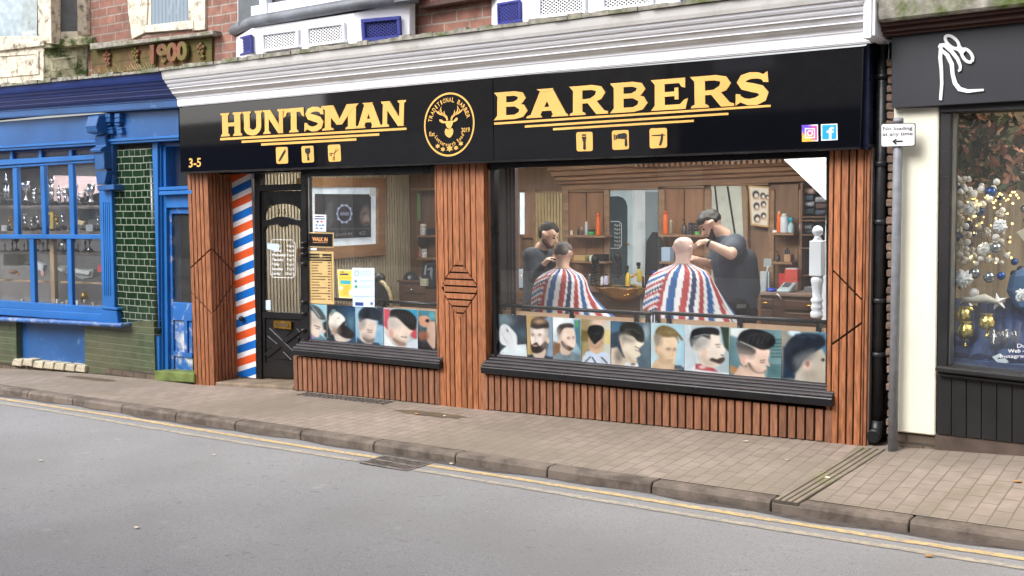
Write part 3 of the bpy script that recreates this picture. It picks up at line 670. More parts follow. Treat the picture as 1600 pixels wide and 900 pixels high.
# lettering on the door glass
YD = D + .031
tm = MB(); text(tm, '3-5', R4(433.5, 326, 447, 334.5), YD); tm.build('house_number', BLACK, door)
tm = MB(); T = lambda x, y: (400 + x / 7.5, 360 + y / 7.5)
for i, (dn, hh) in enumerate((('Monday', '9 to 6'), ('Tuesday', '9 to 6'), ('Wednesday', '9 to 6'), ('Thursday', '9 to 7'), ('Friday', '9 to 6'), ('Saturday', '9 to 5'), ('Sunday', '10 to 4'))):
    y0 = 162 + i * 54; w = [105, 115, 162, 138, 92, 130, 105][i]
    text(tm, dn, [T(186, y0 - 2), T(186 + w, y0), T(186 + w, y0 + 34), T(186, y0 + 32)], YD, bold=.02); text(tm, hh, [T(362 if i < 6 else 350, y0 + 1), T(443, y0 + 3), T(443, y0 + 37), T(362 if i < 6 else 350, y0 + 35)], YD, bold=.02)
fp = [T(*p) for p in ((190, 108), (430, 112), (436, 135), (460, 150), (462, 520), (440, 535), (432, 556), (200, 550), (192, 530), (168, 515), (166, 145), (186, 132))]
for i in range(len(fp)):
    a, b = fp[i], fp[(i + 1) % len(fp)]; A_, B_ = at(a[0], a[1], YD), at(b[0], b[1], YD); d = (B_ - A_).normalized(); n_ = Vector((-d.z, 0, d.x)) * .0035
    tm.quad(A_ - n_ - d * .002, B_ - n_ + d * .002, B_ + n_ + d * .002, A_ + n_ - d * .002)
tm.build('opening_hours', WHITE, door)
mb = MB(); mb.pq([T(130, 150), T(270, 160), T(266, 248), T(134, 215)], YD - .003, .002); mb.pq([T(105, 820), T(168, 815), T(172, 930), T(105, 935)], YD - .003, .002); mb.build('paper_notice', flat((200, 218, 232)), door)

# --- white cornice above the sign band, running the shop's width
CX0, CX1 = at(265, 140, -.25).x, at(1349, 30, -.3).x
prof = [(-.10, 2.83), (-.15, 2.83), (-.15, 2.838), (-.158, 2.84), (-.158, 2.905), (-.168, 2.912), (-.168, 2.92), (-.175, 2.93), (-.2, 2.945), (-.214, 2.962), (-.222, 2.964), (-.222, 2.974), (-.235, 2.99), (-.246, 3.008), (-.256, 3.01), (-.256, 3.022), (-.27, 3.03), (-.28, 3.045), (-.283, 3.062), (-.297, 3.064), (-.31, 3.08), (-.314, 3.1), (-.33, 3.102), (-.34, 3.13), (-.35, 3.19), (-.08, 3.2)]
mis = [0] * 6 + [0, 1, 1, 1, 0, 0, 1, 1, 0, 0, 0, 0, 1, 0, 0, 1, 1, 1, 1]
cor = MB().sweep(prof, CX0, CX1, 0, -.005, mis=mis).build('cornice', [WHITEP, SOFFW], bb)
e = MB(); EX = at(1366, 40, -.3).x
e.box(CX1 - .001, EX - .02, -.30, .1, 2.835, 3.4); e.box(EX - .02, EX, -.285, .1, 2.85, 3.4); e.build('cornice_end_trim', WHITEP, cor, bevel=.004)
# weathered lead ledge on top
mb = MB(); n = 60; rr = random.Random(4)
for i in range(n):
    xa, xb_ = CX0 + (EX - CX0) * i / n, CX0 + (EX - CX0) * (i + 1) / n; z = 3.195
    h0 = rr.uniform(.02, .04)
    mb.box(xa, xb_, -.37 + rr.uniform(-.008, .008), .2, z - .004, z + h0)
led = mb.build('ledge_flashing', LEDGE, bb)

# --- upper storey: brickwork and the bays
YW = .12
WXa = at(140, 60, YW).x
# terracotta date panel and brick between the bays (wall of this building starts left of the date panel)
bw_ = MB(); bw_.box(WXa, -1.75, YW, YW + .3, 2.9, 5.6); bw_.build('upper_wall', REDB, bb)
MB().pq([(142, 78), (331, 58), (331, 97), (145, 117)], YW - .03, .028).build('date_panel', MOSSB, bb)
mb = MB(); o = at(142, 74, YW)
mb.pq([(140, 68), (225, 61), (310, 51), (332, 47), (332, 54), (225, 67), (140, 78)], YW - .12, .13); strg = mb.build('string_course', LEDGE, bb, bevel=.006)
mb = MB()
vs, fs = textmesh('1900', .03)
q = [(238, 71), (296, 64.5), (296, 92), (238, 99)]; text(mb, '1900', q, YW - .055, bold=.05)
sd = MB()
for f, P in [(f, None) for f in mb.f]: pass
tmesh = mb.build('date_numerals', TERRA, bb)
so = tmesh.modifiers.new('thick', 'SOLIDIFY'); so.thickness = .035; so.offset = -1
# terracotta flowers beside the date
for cx, cy in ((314, 76), (212, 83), (168, 88)):
    mb = MB(); C_ = at(cx, cy, YW - .05)
    for k in range(5):
        a = k * 2 * math.pi / 5 + .3; mb.ball(C_ + Vector((.045 * math.cos(a), 0, .045 * math.sin(a))), .024, 8, sy=.8)
    mb.ball(C_, .02, 8)
    mb.tube([C_ + Vector((0, 0, -.04)), C_ + Vector((.02, -.0, -.08)), C_ + Vector((-.015, 0, -.115))], .011, 6); mb.ball(C_ + Vector((.035, 0, -.09)), .02, 6); mb.build('flower_ornament', TERRA, bb)
# window above the date panel
mb = MB()
mb.pq([(196, -40), (232, -40), (228, 50), (206, 61), (203, 40), (200, 20)], YW - .03, .1); mb.pq([(298, -40), (320, -40), (320, 46), (300, 48)], YW - .03, .1)
mb.pq([(226, 40), (302, 31), (302, 45), (226, 51)], YW - .04, .1); mb.pq([(228, -30), (236, -30), (236, 44), (228, 45)], YW - .012, .05); mb.pq([(294, -30), (300, -30), (300, 38), (294, 38)], YW - .012, .05)
uw = mb.build('upper_window', WHITEOLD, bb, bevel=.004)
c = Print(R4(232, -30, 298, 45), nx=50, ny=16); c.bg((128, 142, 156))
for i in range(11): c.line([(236 + i * 5.6, -40), (237 + i * 5.6, 50)], 1.6, (96, 110, 124), .8)
c.line([(264, 20), (268, 5), (272, -5)], 1.5, (150, 162, 172), 1); c.line([(276, 20), (280, 0)], 1.5, (150, 162, 172), 1)
c.build('net_curtain', YW + .0, PRINT, uw, th=-.002) if False else c.build('net_curtain', YW - .004, PRINT, uw)
# brown gutter-like moulding on brick between the bays
MB().pq([(654, 5), (790, -16), (790, -8), (654, 14)], YW - .12, .13).build('brown_string_moulding', BROWN, bb, bevel=.01)
BLUV = mat('blue_violet_paint', (52, 60, 140), .45, var=.1)
def lattice(q, Ys, parent, m, dark, rows=6, cols=12, fw=.12):
    """framed lattice vent in px quad q (TL,TR,BR,BL), depths Ys per corner"""
    def W(u, v, dy): 
        p = bil(q, u, v); yl = Ys[0] * (1 - u) + Ys[1] * u; return at(p[0], p[1], yl + dy)
    asp = 1.9; fu, fv = fw * .55, fw
    f = MB()
    def bar(u0, v0, u1, v1, d0, th): 
        P = [W(u0, v0, d0), W(u1, v0, d0), W(u1, v1, d0), W(u0, v1, d0)]; f.ext(P, (0, th, 0))
    bar(0, 0, 1, fv, -.03, .03); bar(0, 1 - fv * 1.15, 1, 1, -.045, .045); bar(0, fv, fu, 1 - fv * 1.15, -.03, .03); bar(1 - fu, fv, 1, 1 - fv * 1.15, -.03, .03)
    o = f.build('lattice_vent', m, parent, bevel=.004)
    g = MB(); g.ext([W(fu, fv, -.002), W(1 - fu, fv, -.002), W(1 - fu, 1 - fv, -.002), W(fu, 1 - fv, -.002)], (0, -.002, 0)); g.build('vent_backing', dark, o)
    l = MB(); w = .23
    u0, u1, v0, v1 = fu, 1 - fu, fv, 1 - fv
    for sgn, dy in ((1, -.008), (-1, -.0105)):
        for k in range(-rows, cols + rows + 1):
            # line from bottom to top in cell space
            pts = []
            for s_ in (-w / 2, w / 2):
                seg = []
                for t in (0, rows):
                    c_ = k + s_ * 1.4 + (t if sgn > 0 else -t + rows); seg.append((c_, t))
                pts.append(seg)
            a0, a1 = pts[0]; b0, b1 = pts[1]
            def clipx(p, q_):
                # clip segment p-q to 0<=x<=cols
                (x0, y0), (x1, y1) = p, q_
                if (x0 < 0 and x1 < 0) or (x0 > cols and x1 > cols): return None
                def cut(x0, y0, x1, y1):
                    if x0 < 0: t = (0 - x0) / (x1 - x0); return 0, y0 + t * (y1 - y0)
                    if x0 > cols: t = (cols - x0) / (x1 - x0); return cols, y0 + t * (y1 - y0)
                    return x0, y0
                return cut(x0, y0, x1, y1), cut(x1, y1, x0, y0)
            ca, cb = clipx(a0, a1), clipx(b0, b1)
            if not ca or not cb: continue
            P = [W(u0 + (u1 - u0) * x / cols, v1 - (v1 - v0) * y / rows, dy) for x, y in (ca[0], cb[0], cb[1], ca[1])]
            l.ext(P, (0, -.0018, 0))
    l.build('lattice', m, o); return o
DKV = mat('vent_dark', (70, 66, 60), .9); DKB = mat('vent_dark_blue', (18, 16, 60), .9)
def bay(pts, Yf, name):
    """pts px: list of (x, ytop, ybot, Y) verticals along the bay front"""
    mb = MB()
    for (x0, t0, b0, y0), (x1, t1, b1, y1) in zip(pts[:-1], pts[1:]):
        mb.ext([at(x0, t0, y0), at(x1, t1, y1), at(x1, b1, y1), at(x0, b0, y0)], (0, .08, 0))
    return mb.build(name, WHITEP, bb, bevel=.003)
YF = -.28
by = bay([(369, 58, 98, YW - .01), (393, 44, 96, YF), (553, 20, 79, YF), (640, 2, 68, -.02)], YF, 'bay_apron')
lattice([(374, 58), (391, 53.5), (391.5, 82), (374.5, 88)], (YW - .06, YF - .02), by, BLUV, DKB, 5, 5)
lattice([(407, 52), (465, 44.5), (465, 74), (408, 82)], (YF - .003, YF - .003), by, WHITEP, DKV, 5, 10)
lattice([(477, 42), (537, 34), (538, 66), (478, 74)], (YF - .003, YF - .003), by, WHITEP, DKV, 5, 10)
lattice([(563, 30), (624, 24.5), (626, 61), (565.5, 67)], (YF + .03, -.07), by, BLUV, DKB, 5, 8, .16)
mb = MB()   # lead roll under the bay window
pth = [at(360, 50, YW - .05), at(393, 36, YF - .05), at(470, 23, YF - .05), at(553, 9, YF - .05), at(648, -2, -.06)]
mb.tube([p + Vector((0, .04, .02)) for p in pth], .055, 8); mb.ext([pth[0] + Vector((0, .0, .02)), pth[1] + Vector((0, 0, .02)), pth[3] + Vector((0, 0, .02)), pth[4] + Vector((0, 0, .02)), pth[4] + Vector((0, .3, .05)), pth[0] + Vector((0, .2, .05))], (0, 0, .05)); mb.build('lead_roll', LEAD, bb)
wf = MB()   # white window posts above
for (x0, x1, yb, y) in ((371, 378, 40, YW - .03), (383, 392, 36, -.1), (405, 416, 26, YF + .03), (632, 645, -3, -.0)): wf.pq([(x0, -60), (x1, -60), (x1, yb - 1), (x0, yb)], y, .08)
wf.pq([(392, 10), (560, -18), (560, 4), (392, 30)], YF + .05, .06)
bwf = wf.build('bay_window_frame', WHITEP, bb, bevel=.003)
MB().pq([(372, -60), (640, -60), (640, 0), (372, 40)], YF + .12, .01).build('bay_glass', mat('dark_upper_glass', (86, 92, 98), .08), bwf)
by2 = bay([(768, -10, 48, YW - .01), (821, -30, 41, YF), (1052, -50, 16, YF), (1160, -60, 12, -.02)], YF, 'bay_apron')
lattice([(776, 5), (811, -1), (812, 34), (777, 41)], (YW - .08, YF + .03), by2, BLUV, DKB, 5, 5)
lattice([(838, -10), (914, -19), (914, 21), (838, 30)], (YF - .003, YF - .003), by2, WHITEP, DKV, 6, 10)
lattice([(938, -22), (1020, -32), (1020, 9), (938, 19)], (YF - .003, YF - .003), by2, WHITEP, DKV, 6, 10)
lattice([(1063, -34), (1116, -40), (1116, -2), (1063, 4.5)], (YF + .03, -.12), by2, BLUV, DKB, 5, 7)
for px, py in ((441, 86), (1050, 22), (972, 18)): 
    C_ = at(px, py, -.3); mb = MB(); mb.ball(C_ + Vector((0, .03, 0)), .03, 8, sz=.8); mb.tube([C_, C_ + Vector((.03, 0, .02)), C_ + Vector((.06, .01, -.01))], .012, 6); mb.build('lead_knob', LEAD, led)

# ================================================================= the signboard
sg = thing('shop_signboard', 'long gloss black fascia sign reading HUNTSMAN BARBERS in gold with a stag badge', 'shop sign', (-6, -.1, 2.2))
YS = -.12
S0, S1 = at(281, 217, YS).x, at(1348, 150, YS).x; SM = at(771, 190, YS).x
mb = MB(); mb.ext([at(280, 166, YS), (SM - .002, YS, 2.828), (SM - .002, YS, 2.13), at(282, 269, YS)], (0, .06, 0)); mb.build('sign_panel', ACRY, sg, bevel=.003)
mb = MB(); mb.ext([(SM + .002, YS - .001, 2.828), at(1349, 74, YS), at(1344, 230, YS), (SM + .002, YS - .001, 2.13)], (0, .06, 0)); mb.build('sign_panel', ACRY, sg, bevel=.003)
MB().pq([(1349, 72), (1358.5, 70), (1355.5, 234), (1344.5, 232)], -.06, .12).build('sign_end_cap', mat('sign_blue_edge', (34, 40, 66), .25), sg)
mb = MB(); mb.pq([(282, 269), (1344, 230.5), (1344, 233), (282, 271.5)], -.118, .1); mb.build('sign_lower_trim', BLACKP, sg)
# ---- glyphs: slab-serif capitals drawn in a 0..1 square (y up)
def rib(path, w):
    """thick open path -> polygon. w: width or list"""
    n = len(path); ws = w if isinstance(w, (list, tuple)) else [w] * n; L, Rr = [], []
    for i, (x, y) in enumerate(path):
        a = path[max(i - 1, 0)]; b = path[min(i + 1, n - 1)]; dx, dy = b[0] - a[0], b[1] - a[1]; l = math.hypot(dx, dy) or 1
        nx, ny = -dy / l, dx / l; L.append((x + nx * ws[i] / 2, y + ny * ws[i] / 2)); Rr.append((x - nx * ws[i] / 2, y - ny * ws[i] / 2))
    return L + Rr[::-1]
def arc(cx, cy, rx, ry, a0, a1, n=14): return [(cx + rx * math.cos(math.radians(a0 + (a1 - a0) * i / n)), cy + ry * math.sin(math.radians(a0 + (a1 - a0) * i / n))) for i in range(n + 1)]
def serif(x0, x1, y, up, ext=.07): 
    s_ = 1 if up else -1   # serif at y, body extends in +s_ direction
    return [(x0 - ext, y), (x1 + ext, y), (x1 + ext * .75, y + s_ * .07), (x1, y + s_ * .11), (x0, y + s_ * .11), (x0 - ext * .75, y + s_ * .07)]
def rect(x0, y0, x1, y1): return [(x0, y0), (x1, y0), (x1, y1), (x0, y1)]
def stem(x0, x1, top=True, bot=True, e=.07): return [rect(x0, 0.02, x1, .98)] + ([serif(x0, x1, 1, False, e)] if top else []) + ([serif(x0, x1, 0, True, e)] if bot else [])
GL = {
 'H': stem(.1, .36) + stem(.64, .9) + [rect(.3, .42, .7, .58)],
 'U': [rect(.1, .3, .36, .98), rect(.66, .3, .88, .98), serif(.1, .36, 1, False), serif(.66, .88, 1, False), rib(arc(.49, .33, .27, .24, 180, 360), [.26] * 5 + [.24] * 5 + [.22] * 5)],
 'N': stem(.08, .26, True, True, .08) + stem(.74, .92, True, False, .08) + [[(.02, 1), (.34, 1), (.94, 0), (.7, 0)]],
 'T': [rect(.36, .02, .64, .98), serif(.36, .64, 0, True, .09), rect(.02, .84, .98, 1), [(.02, .9), (.0, .62), (.1, .68), (.18, .84), (.2, .9)], [(.98, .9), (1.0, .62), (.9, .68), (.82, .84), (.8, .9)]],
 'S': [rib([(.86, .74), (.8, .83), (.66, .89), (.45, .9), (.27, .84), (.21, .72), (.28, .6), (.5, .53), (.72, .46), (.82, .33), (.78, .19), (.6, .1), (.4, .09), (.24, .15), (.13, .26)], [.13, .16, .19, .21, .23, .25, .26, .27, .27, .27, .25, .23, .2, .16, .12]), [(.93, 1.0), (.8, .9), (.8, .68), (.95, .66)], [(.04, 0), (.18, .1), (.18, .34), (.05, .36)]],
 'M': stem(.1, .26, False, True, .08) + stem(.72, .93, False, True, .07) + [[(.0, 1), (.32, 1), (.56, .2), (.42, .2)], [(.42, .2), (.56, .2), (.93, 1), (.68, 1)], [(0, 1), (.1, .88), (.3, .88), (.32, 1)], [(.68, 1), (.72, .88), (.93, .88), (1.0, 1)]],
 'A': [[(.36, 1), (.64, 1), (.34, .06), (.12, .06)], [(.38, 1), (.62, 1), (.94, .06), (.64, .06)], rect(.3, .22, .7, .36), serif(.12, .3, 0, True, .09), serif(.68, .9, 0, True, .08), [(.26, 1), (.64, 1), (.62, .92), (.36, .9)]],
 'B': [rect(.1, .02, .36, .98), [(.0, 1), (.4, 1), (.4, .84), (.1, .84)], [(.0, 0), (.4, 0), (.4, .16), (.1, .16)], rib([(.3, .92), (.6, .92), (.78, .86), (.82, .74), (.76, .62), (.58, .55), (.3, .55)], [.15, .16, .2, .24, .2, .14, .14]), rib([(.3, .52), (.62, .52), (.82, .42), (.87, .28), (.8, .15), (.62, .08), (.3, .08)], [.12, .13, .2, .25, .22, .16, .16])],
 'R': [rect(.1, .02, .34, .98), [(.0, 1), (.4, 1), (.4, .84), (.1, .84)], serif(.1, .34, 0, True, .09), rib([(.3, .92), (.58, .92), (.76, .86), (.81, .72), (.75, .58), (.56, .47), (.3, .46)], [.15, .17, .2, .25, .22, .16, .14]), [(.42, .5), (.66, .52), (.9, .12), (1.0, .08), (1.0, 0), (.7, 0)]],
 'E': [rect(.1, .02, .36, .98), [(.0, 1), (.9, 1), (.9, .68), (.8, .72), (.74, .84), (.36, .84), (.1, .84)], [(.0, 0), (.9, 0), (.97, .34), (.87, .3), (.76, .16), (.36, .16), (.1, .16)], rect(.3, .43, .68, .58), [(.62, .32), (.72, .32), (.72, .7), (.62, .7)]],
}
def word(chars, spans, q, Y, name, label):
    """q px quad of the word's box; spans: start/end fraction per letter"""
    mb = MB()
    for ch, (s0, s1) in zip(chars, spans):
        for k, poly in enumerate(GL[ch]):
            mb.ext([qat(q, s0 + (s1 - s0) * x, 1 - y, Y - .0006 * k) for x, y in poly], (0, .006 + .0006 * k, 0))
    return mb.build(name, [GOLD], sg, label=label)
word('HUNTSMAN', ((0, .122), (.118, .236), (.232, .348), (.342, .452), (.45, .562), (.545, .745), (.725, .875), (.865, 1.0)), [(343, 177.5), (634.5, 156), (633.5, 196.3), (344, 213.6)], YS - .007, 'huntsman_lettering', 'gold slab-serif word HUNTSMAN')
word('BARBERS', ((.0, .122), (.112, .272), (.272, .412), (.42, .556), (.568, .706), (.71, .868), (.868, 1.0)), [(772, 145), (1203, 110.5), (1204, 162), (771.5, 188)], YS - .007, 'barbers_lettering', 'gold slab-serif word BARBERS')
mb = MB()
Lx = lambda x, y: (280 + x / 4, 130 + y / 4)
for (a, b) in (((256, 343), (1420, 277)), ((390, 359), (1250, 313)), ((512, 376), (1107, 344))):
    p, q_ = Lx(*a), Lx(*b); mb.pq([p, q_, (q_[0], q_[1] + 3.6), (p[0], p[1] + 3.6)], YS - .006, .005)
mb.build('gold_underlines', GOLD, sg)
mb = MB(); Kx = lambda x, y: (640 + x / 4.444, 100 + y / 4.444)
for (a, b) in (((772, 191.5), (1204, 163.5)), ((820, 196), (1138, 176)), ((864, 200.2), (1084, 187))):
    mb.pq([a, b, (b[0], b[1] + 3.5), (a[0], a[1] + 3.5)], YS - .006, .005)
mb.build('gold_underlines', GOLD, sg)
mb = MB(); text(mb, '3-5', [(295, 247), (314, 246), (314, 260), (295, 261.5)], YS - .004, bold=.02); mb.build('house_number', GOLD, sg)
# ---- icons
TOOL = mat('icon_black', (18, 18, 16), .5)
def icon(q, shapes, name, label):
    o = MB(); pts = []
    for cx, cy, a0 in ((.12, .12, 180), (.88, .12, 270), (.88, .88, 0), (.12, .88, 90)):
        for k in range(5):
            a = math.radians(a0 + k * 22.5); pts.append((cx + .12 * math.cos(a), cy + .12 * math.sin(a)))
    o.ext([qat(q, u, v, YS - .006) for u, v in pts], (0, .005, 0)); ob = o.build(name, GOLD, sg, label=label)
    s_ = MB()
    for i, sh in enumerate(shapes): s_.ext([qat(q, u, v, YS - .008 - .0004 * i) for u, v in sh], (0, .0015, 0))
    s_.build('icon_drawing', TOOL, ob)
I = lambda x, y: (280 + x / 4, 130 + y / 4)
icon([I(603, 400), I(677, 398), I(681, 501), I(608, 504)], [rib([(.2, .85), (.5, .5), (.8, .15)], [.1, .12, .06]), rib([(.32, .82), (.82, .25)], .05)], 'comb_icon', 'small gold square with a black comb')
icon([I(763, 394), I(838, 390), I(843, 494), I(768, 498)], [[(.3, .15), (.7, .12), (.74, .35), (.6, .5), (.42, .5), (.28, .36)], rect(.42, .52, .6, .6), [(.46, .62), (.58, .62), (.62, .85), (.5, .88), (.43, .82)]], 'brush_icon', 'small gold square with a black shaving brush')
icon([I(928, 386), I(1006, 382), I(1012, 488), I(934, 492)], [rib([(.2, .52), (.5, .5), (.85, .28)], [.03, .04, .02]), rib([(.42, .8), (.5, .5), (.68, .2)], [.03, .04, .02])] + [rib(arc(x, y, .08, .09, 0, 355, 12), .035) for x, y in ((.2, .56), (.42, .82))], 'scissors_icon', 'small gold square with black scissors')
icon([Kx(1156, 473), Kx(1270, 470), Kx(1272, 604), Kx(1160, 607)], [rect(.34, .12, .6, .2), [(.32, .24), (.62, .24), (.56, .55), (.58, .88), (.48, .93), (.4, .88), (.42, .55)]], 'clipper_icon', 'small gold square with a black hair clipper')
icon([Kx(1404, 462), Kx(1521, 457), Kx(1523, 592), Kx(1408, 597)], [[(.1, .2), (.16, .2), (.16, .5), (.1, .5)], [(.2, .22), (.3, .26), (.3, .44), (.2, .48)], [(.32, .2), (.75, .14), (.88, .22), (.88, .4), (.75, .46), (.32, .42)], [(.76, .46), (.88, .44), (.9, .8), (.8, .86), (.74, .78)]], 'hairdryer_icon', 'small gold square with a black hairdryer')
icon([(1000 + 62 / 4.21, 60 + 592 / 4.21), (1000 + 177 / 4.21, 60 + 588 / 4.21), (1000 + 178 / 4.21, 60 + 718 / 4.21), (1000 + 64 / 4.21, 60 + 724 / 4.21)], [rib([(.12, .36), (.6, .36), (.9, .36)], [.04, .07, .03]), [(.66, .3), (.78, .28), (.76, .6), (.66, .86), (.52, .88), (.62, .6)]], 'razor_icon', 'small gold square with a black cut-throat razor')
# ---- social media icons (printed squares)
Ix = lambda x, y: (1000 + x / 4.21, 60 + y / 4.21)
c = Print([Ix(1064, 570), Ix(1170, 566), Ix(1172, 676), Ix(1066, 680)], nx=40, ny=40); c.bg((245, 244, 248))
q = c.q; cx, cy = (q[0][0] + q[2][0]) / 2, (q[0][1] + q[2][1]) / 2
c.poly([(cx - 11, cy - 11), (cx + 11, cy - 11.5), (cx + 11, cy + 11), (cx - 11, cy + 11.5)], (200, 60, 150), .6, False); c.ell(cx - 7, cy + 10, 12, 12, (250, 190, 80), .5); c.ell(cx - 8, cy - 9, 9, 9, (110, 80, 210), .5)
for a in ((cx - 11.6, cy - 12, 1, 0),): pass
for (x0, y0, x1, y1) in ((-7, -7, 7, -7), (7, -7, 7, 7), (7, 7, -7, 7), (-7, 7, -7, -7)): c.line([(cx + x0, cy + y0), (cx + x1, cy + y1)], 1.7, (250, 245, 250), .5)
c.ell(cx, cy, 4.6, 4.6, (250, 245, 250), .1); c.ell(cx, cy, 2.7, 2.7, (214, 80, 130), .15); c.ell(cx + 4.4, cy - 4.4, .9, .9, (250, 245, 250), .2)
c.build('camera_icon', YS - .004, PRINT, sg, label='rounded pink and orange square with a white camera outline')
c = Print([Ix(1190, 565), Ix(1298, 560), Ix(1300, 668), Ix(1192, 673)], nx=40, ny=40); c.bg((246, 246, 250)); q = c.q; cx, cy = (q[0][0] + q[2][0]) / 2, (q[0][1] + q[2][1]) / 2
c.poly([(cx - 11, cy - 11), (cx + 11, cy - 11.5), (cx + 11, cy + 11), (cx - 11, cy + 11.5)], (40, 160, 225), .6, False)
c.poly([(cx - .5, cy + 11), (cx - .5, cy + 1), (cx - 4, cy + 1), (cx - 4, cy - 2.4), (cx - .5, cy - 2.4), (cx, cy - 6), (cx + 3, cy - 8.2), (cx + 7, cy - 8), (cx + 7, cy - 4.8), (cx + 4, cy - 4.8), (cx + 3.4, cy - 2.4), (cx + 6.8, cy - 2.4), (cx + 6.3, cy + 1), (cx + 3.4, cy + 1), (cx + 3.4, cy + 11)], (250, 250, 252), .5, False)
c.build('letter_icon', YS - .004, PRINT, sg, label='light blue square with a white letter f')
# ---- round badge
bq = [(662.5, 147), (741.5, 142), (741.5, 242), (662.5, 247)]
def bp(x, y, d=0): return qat(bq, (x + 1) / 2, (1 - y) / 2, YS - .006 - d)      # unit circle coords
bd = MB()
n = 56
for i in range(n):
    a, b = 2 * math.pi * i / n, 2 * math.pi * (i + 1) / n
    bd.add([bp(math.cos(a) * r_, math.sin(a) * r_) for r_ in (.94, 1)] + [bp(math.cos(b) * r_, math.sin(b) * r_) for r_ in (1, .94)], [(0, 1, 2, 3)])
badge = bd.build('round_badge', GOLD, sg, label='round gold-ringed badge with a stag head')
st = MB()
def poly(pts, d=0): st.ext([bp(x, y, d) for x, y in pts], (0, .002, 0))
# from zoom: badge centre (275,420), radii (172,225)
Bz = lambda x, y: ((x - 276) / 174, (420 - y) / 226)
poly([Bz(*p) for p in ((248, 395), (262, 392), (275, 396), (290, 392), (304, 396), (322, 374), (334, 378), (332, 392), (318, 402), (302, 406), (296, 425), (286, 448), (272, 450), (260, 440), (252, 420), (248, 408), (228, 408), (210, 396), (206, 380), (220, 380), (234, 392))])
poly([Bz(*p) for p in ((252, 446), (270, 456), (288, 450), (296, 446), (304, 466), (300, 490), (288, 508), (276, 514), (260, 506), (248, 488), (244, 466))], .0005)
for s_ in (-1, 1):
    mx_ = lambda p: Bz(276 + (p[0] - 276) * -s_, p[1])
    for path, w in ((((262, 388), (256, 366), (236, 350), (212, 342), (194, 330), (186, 316)), [.07, .07, .065, .06, .05, .02]), (((236, 350), (220, 330), (216, 304), (222, 290)), [.05, .05, .04, .01]), (((248, 358), (240, 338), (240, 320)), [.05, .04, .01]), (((212, 342), (204, 325), (206, 312)), [.04, .03, .01])):
        poly(rib([mx_(p) for p in path], w), .001)
def star(cx, cy, r_, d=0):
    pts = []
    for k in range(12):
        a = math.pi / 2 + k * math.pi / 6; q_ = r_ if k % 2 == 0 else r_ * .5; pts.append((cx + q_ * math.cos(a) / 174 * 1.0, cy + q_ * math.sin(a) / 226 * 1.0))
    poly(pts)
for x, y, r_ in ((196, 568, 19), (232, 592, 19), (278, 590, 26), (322, 588, 19), (356, 560, 19)): cx, cy = Bz(x, y); star(cx, cy, r_)
def ctext(s, r_, a0, a1, h, inner=False):
    for i, ch in enumerate(s):
        if ch == ' ': continue
        a = math.radians(a0 + (a1 - a0) * (i + .5) / len(s)); w = abs(math.radians(a1 - a0)) / len(s) * r_ * .8 * (.45 if ch in 'I' else 1)
        vs, fs = textmesh(ch, .015); xs_ = [v[0] for v in vs]; ys_ = [v[1] for v in vs]; x0, x1, y0, y1 = min(xs_), max(xs_), min(min(ys_), 0), max(max(ys_), .73 if ch.isupper() else .55)
        up = (math.cos(a), math.sin(a)); rt = (math.sin(a), -math.cos(a))
        if inner: up = (-up[0], -up[1]); rt = (-rt[0], -rt[1])
        st.add([bp(math.cos(a) * r_ + rt[0] * w * ((x - x0) / (x1 - x0) - .5) + up[0] * h * ((y) / .73 - .5), math.sin(a) * r_ + rt[1] * w * ((x - x0) / (x1 - x0) - .5) + up[1] * h * (y / .73 - .5)) for x, y, _ in vs], fs)
ctext('TRADITIONAL BARBER', .78, 172, 12, .15)
ctext('Lutterworth Road', .62, 212, 330, .13, True)
for s_, x, y in (('Est', 158, 478), ('2019', 388, 464)):
    vs, fs = textmesh(s_, .015); cx, cy = Bz(x, y); w, h = (.22 if s_ == 'Est' else .34), .14; xs_ = [v[0] for v in vs]; x0, x1 = min(xs_), max(xs_)
    st.add([bp(cx + w * ((vx - x0) / (x1 - x0) - .5), cy + h * (vy / .73 - .5)) for vx, vy, _ in vs], fs)
st.build('stag_drawing', GOLD, badge)
# ================================================================= blue shop on the left
bs = thing('blue_shop_building', 'old blue painted shop with green glazed brick pier and peeling white bay above', 'shop building', (-12.5, 0, 0))
BXL = -22.0
# upper wall and navy cornice
MB().box(BXL, WXa - .002, YW + .004, YW + .3, 2.95, 5.6).build('upper_wall', REDB, bs)
bp_ = [(y, z) for y, z in prof]
navy = MB().sweep(bp_, -16.5, CX0 - .006, .125, -.005, mis=[2] * 6 + [0] * (len(prof) - 7)).build('cornice', [NAVY, NAVY, BLUEMID], bs)
mb = MB(); rr = random.Random(9)
for i in range(50):
    xa, xb_ = -16.5 + (CX0 + 16.5) * i / 50, -16.5 + (CX0 + 16.5) * (i + 1) / 50; z = 3.19 + .125 * (1 - (i + .5) / 50)
    mb.box(xa, xb_, -.375 + rr.uniform(-.01, .01), .2, z - .006, z + rr.uniform(.015, .04))
mb.build('ledge_flashing', LEDGE, bs)
MB().box(-16.5, CX0 - .01, -.04, .3, 2.5, 3.25).build('fascia_backing', NAVY, bs) if False else None
f = MB(); f.pq([(-120, 200), (279, 168), (279, 212), (-120, 236)], -.05, .3); fas = f.build('fascia', BLUEMID, bs)
f = MB(); f.pq([(-120, 235), (279, 211), (279, 215), (-120, 239)], -.09, .1); f.pq([(-120, 239), (279, 215), (279, 219), (-120, 243)], -.07, .1); f.build('fascia_moulding', BLUE, fas, bevel=.004)
f = MB(); f.pq([(-120, 238), (146, 226), (146, 233), (-120, 246)], .03, .1); f.pq([(241, 217), (300, 215), (300, 226), (241, 226)], .05, .1); f.build('fascia_soffit', NAVY, fas)
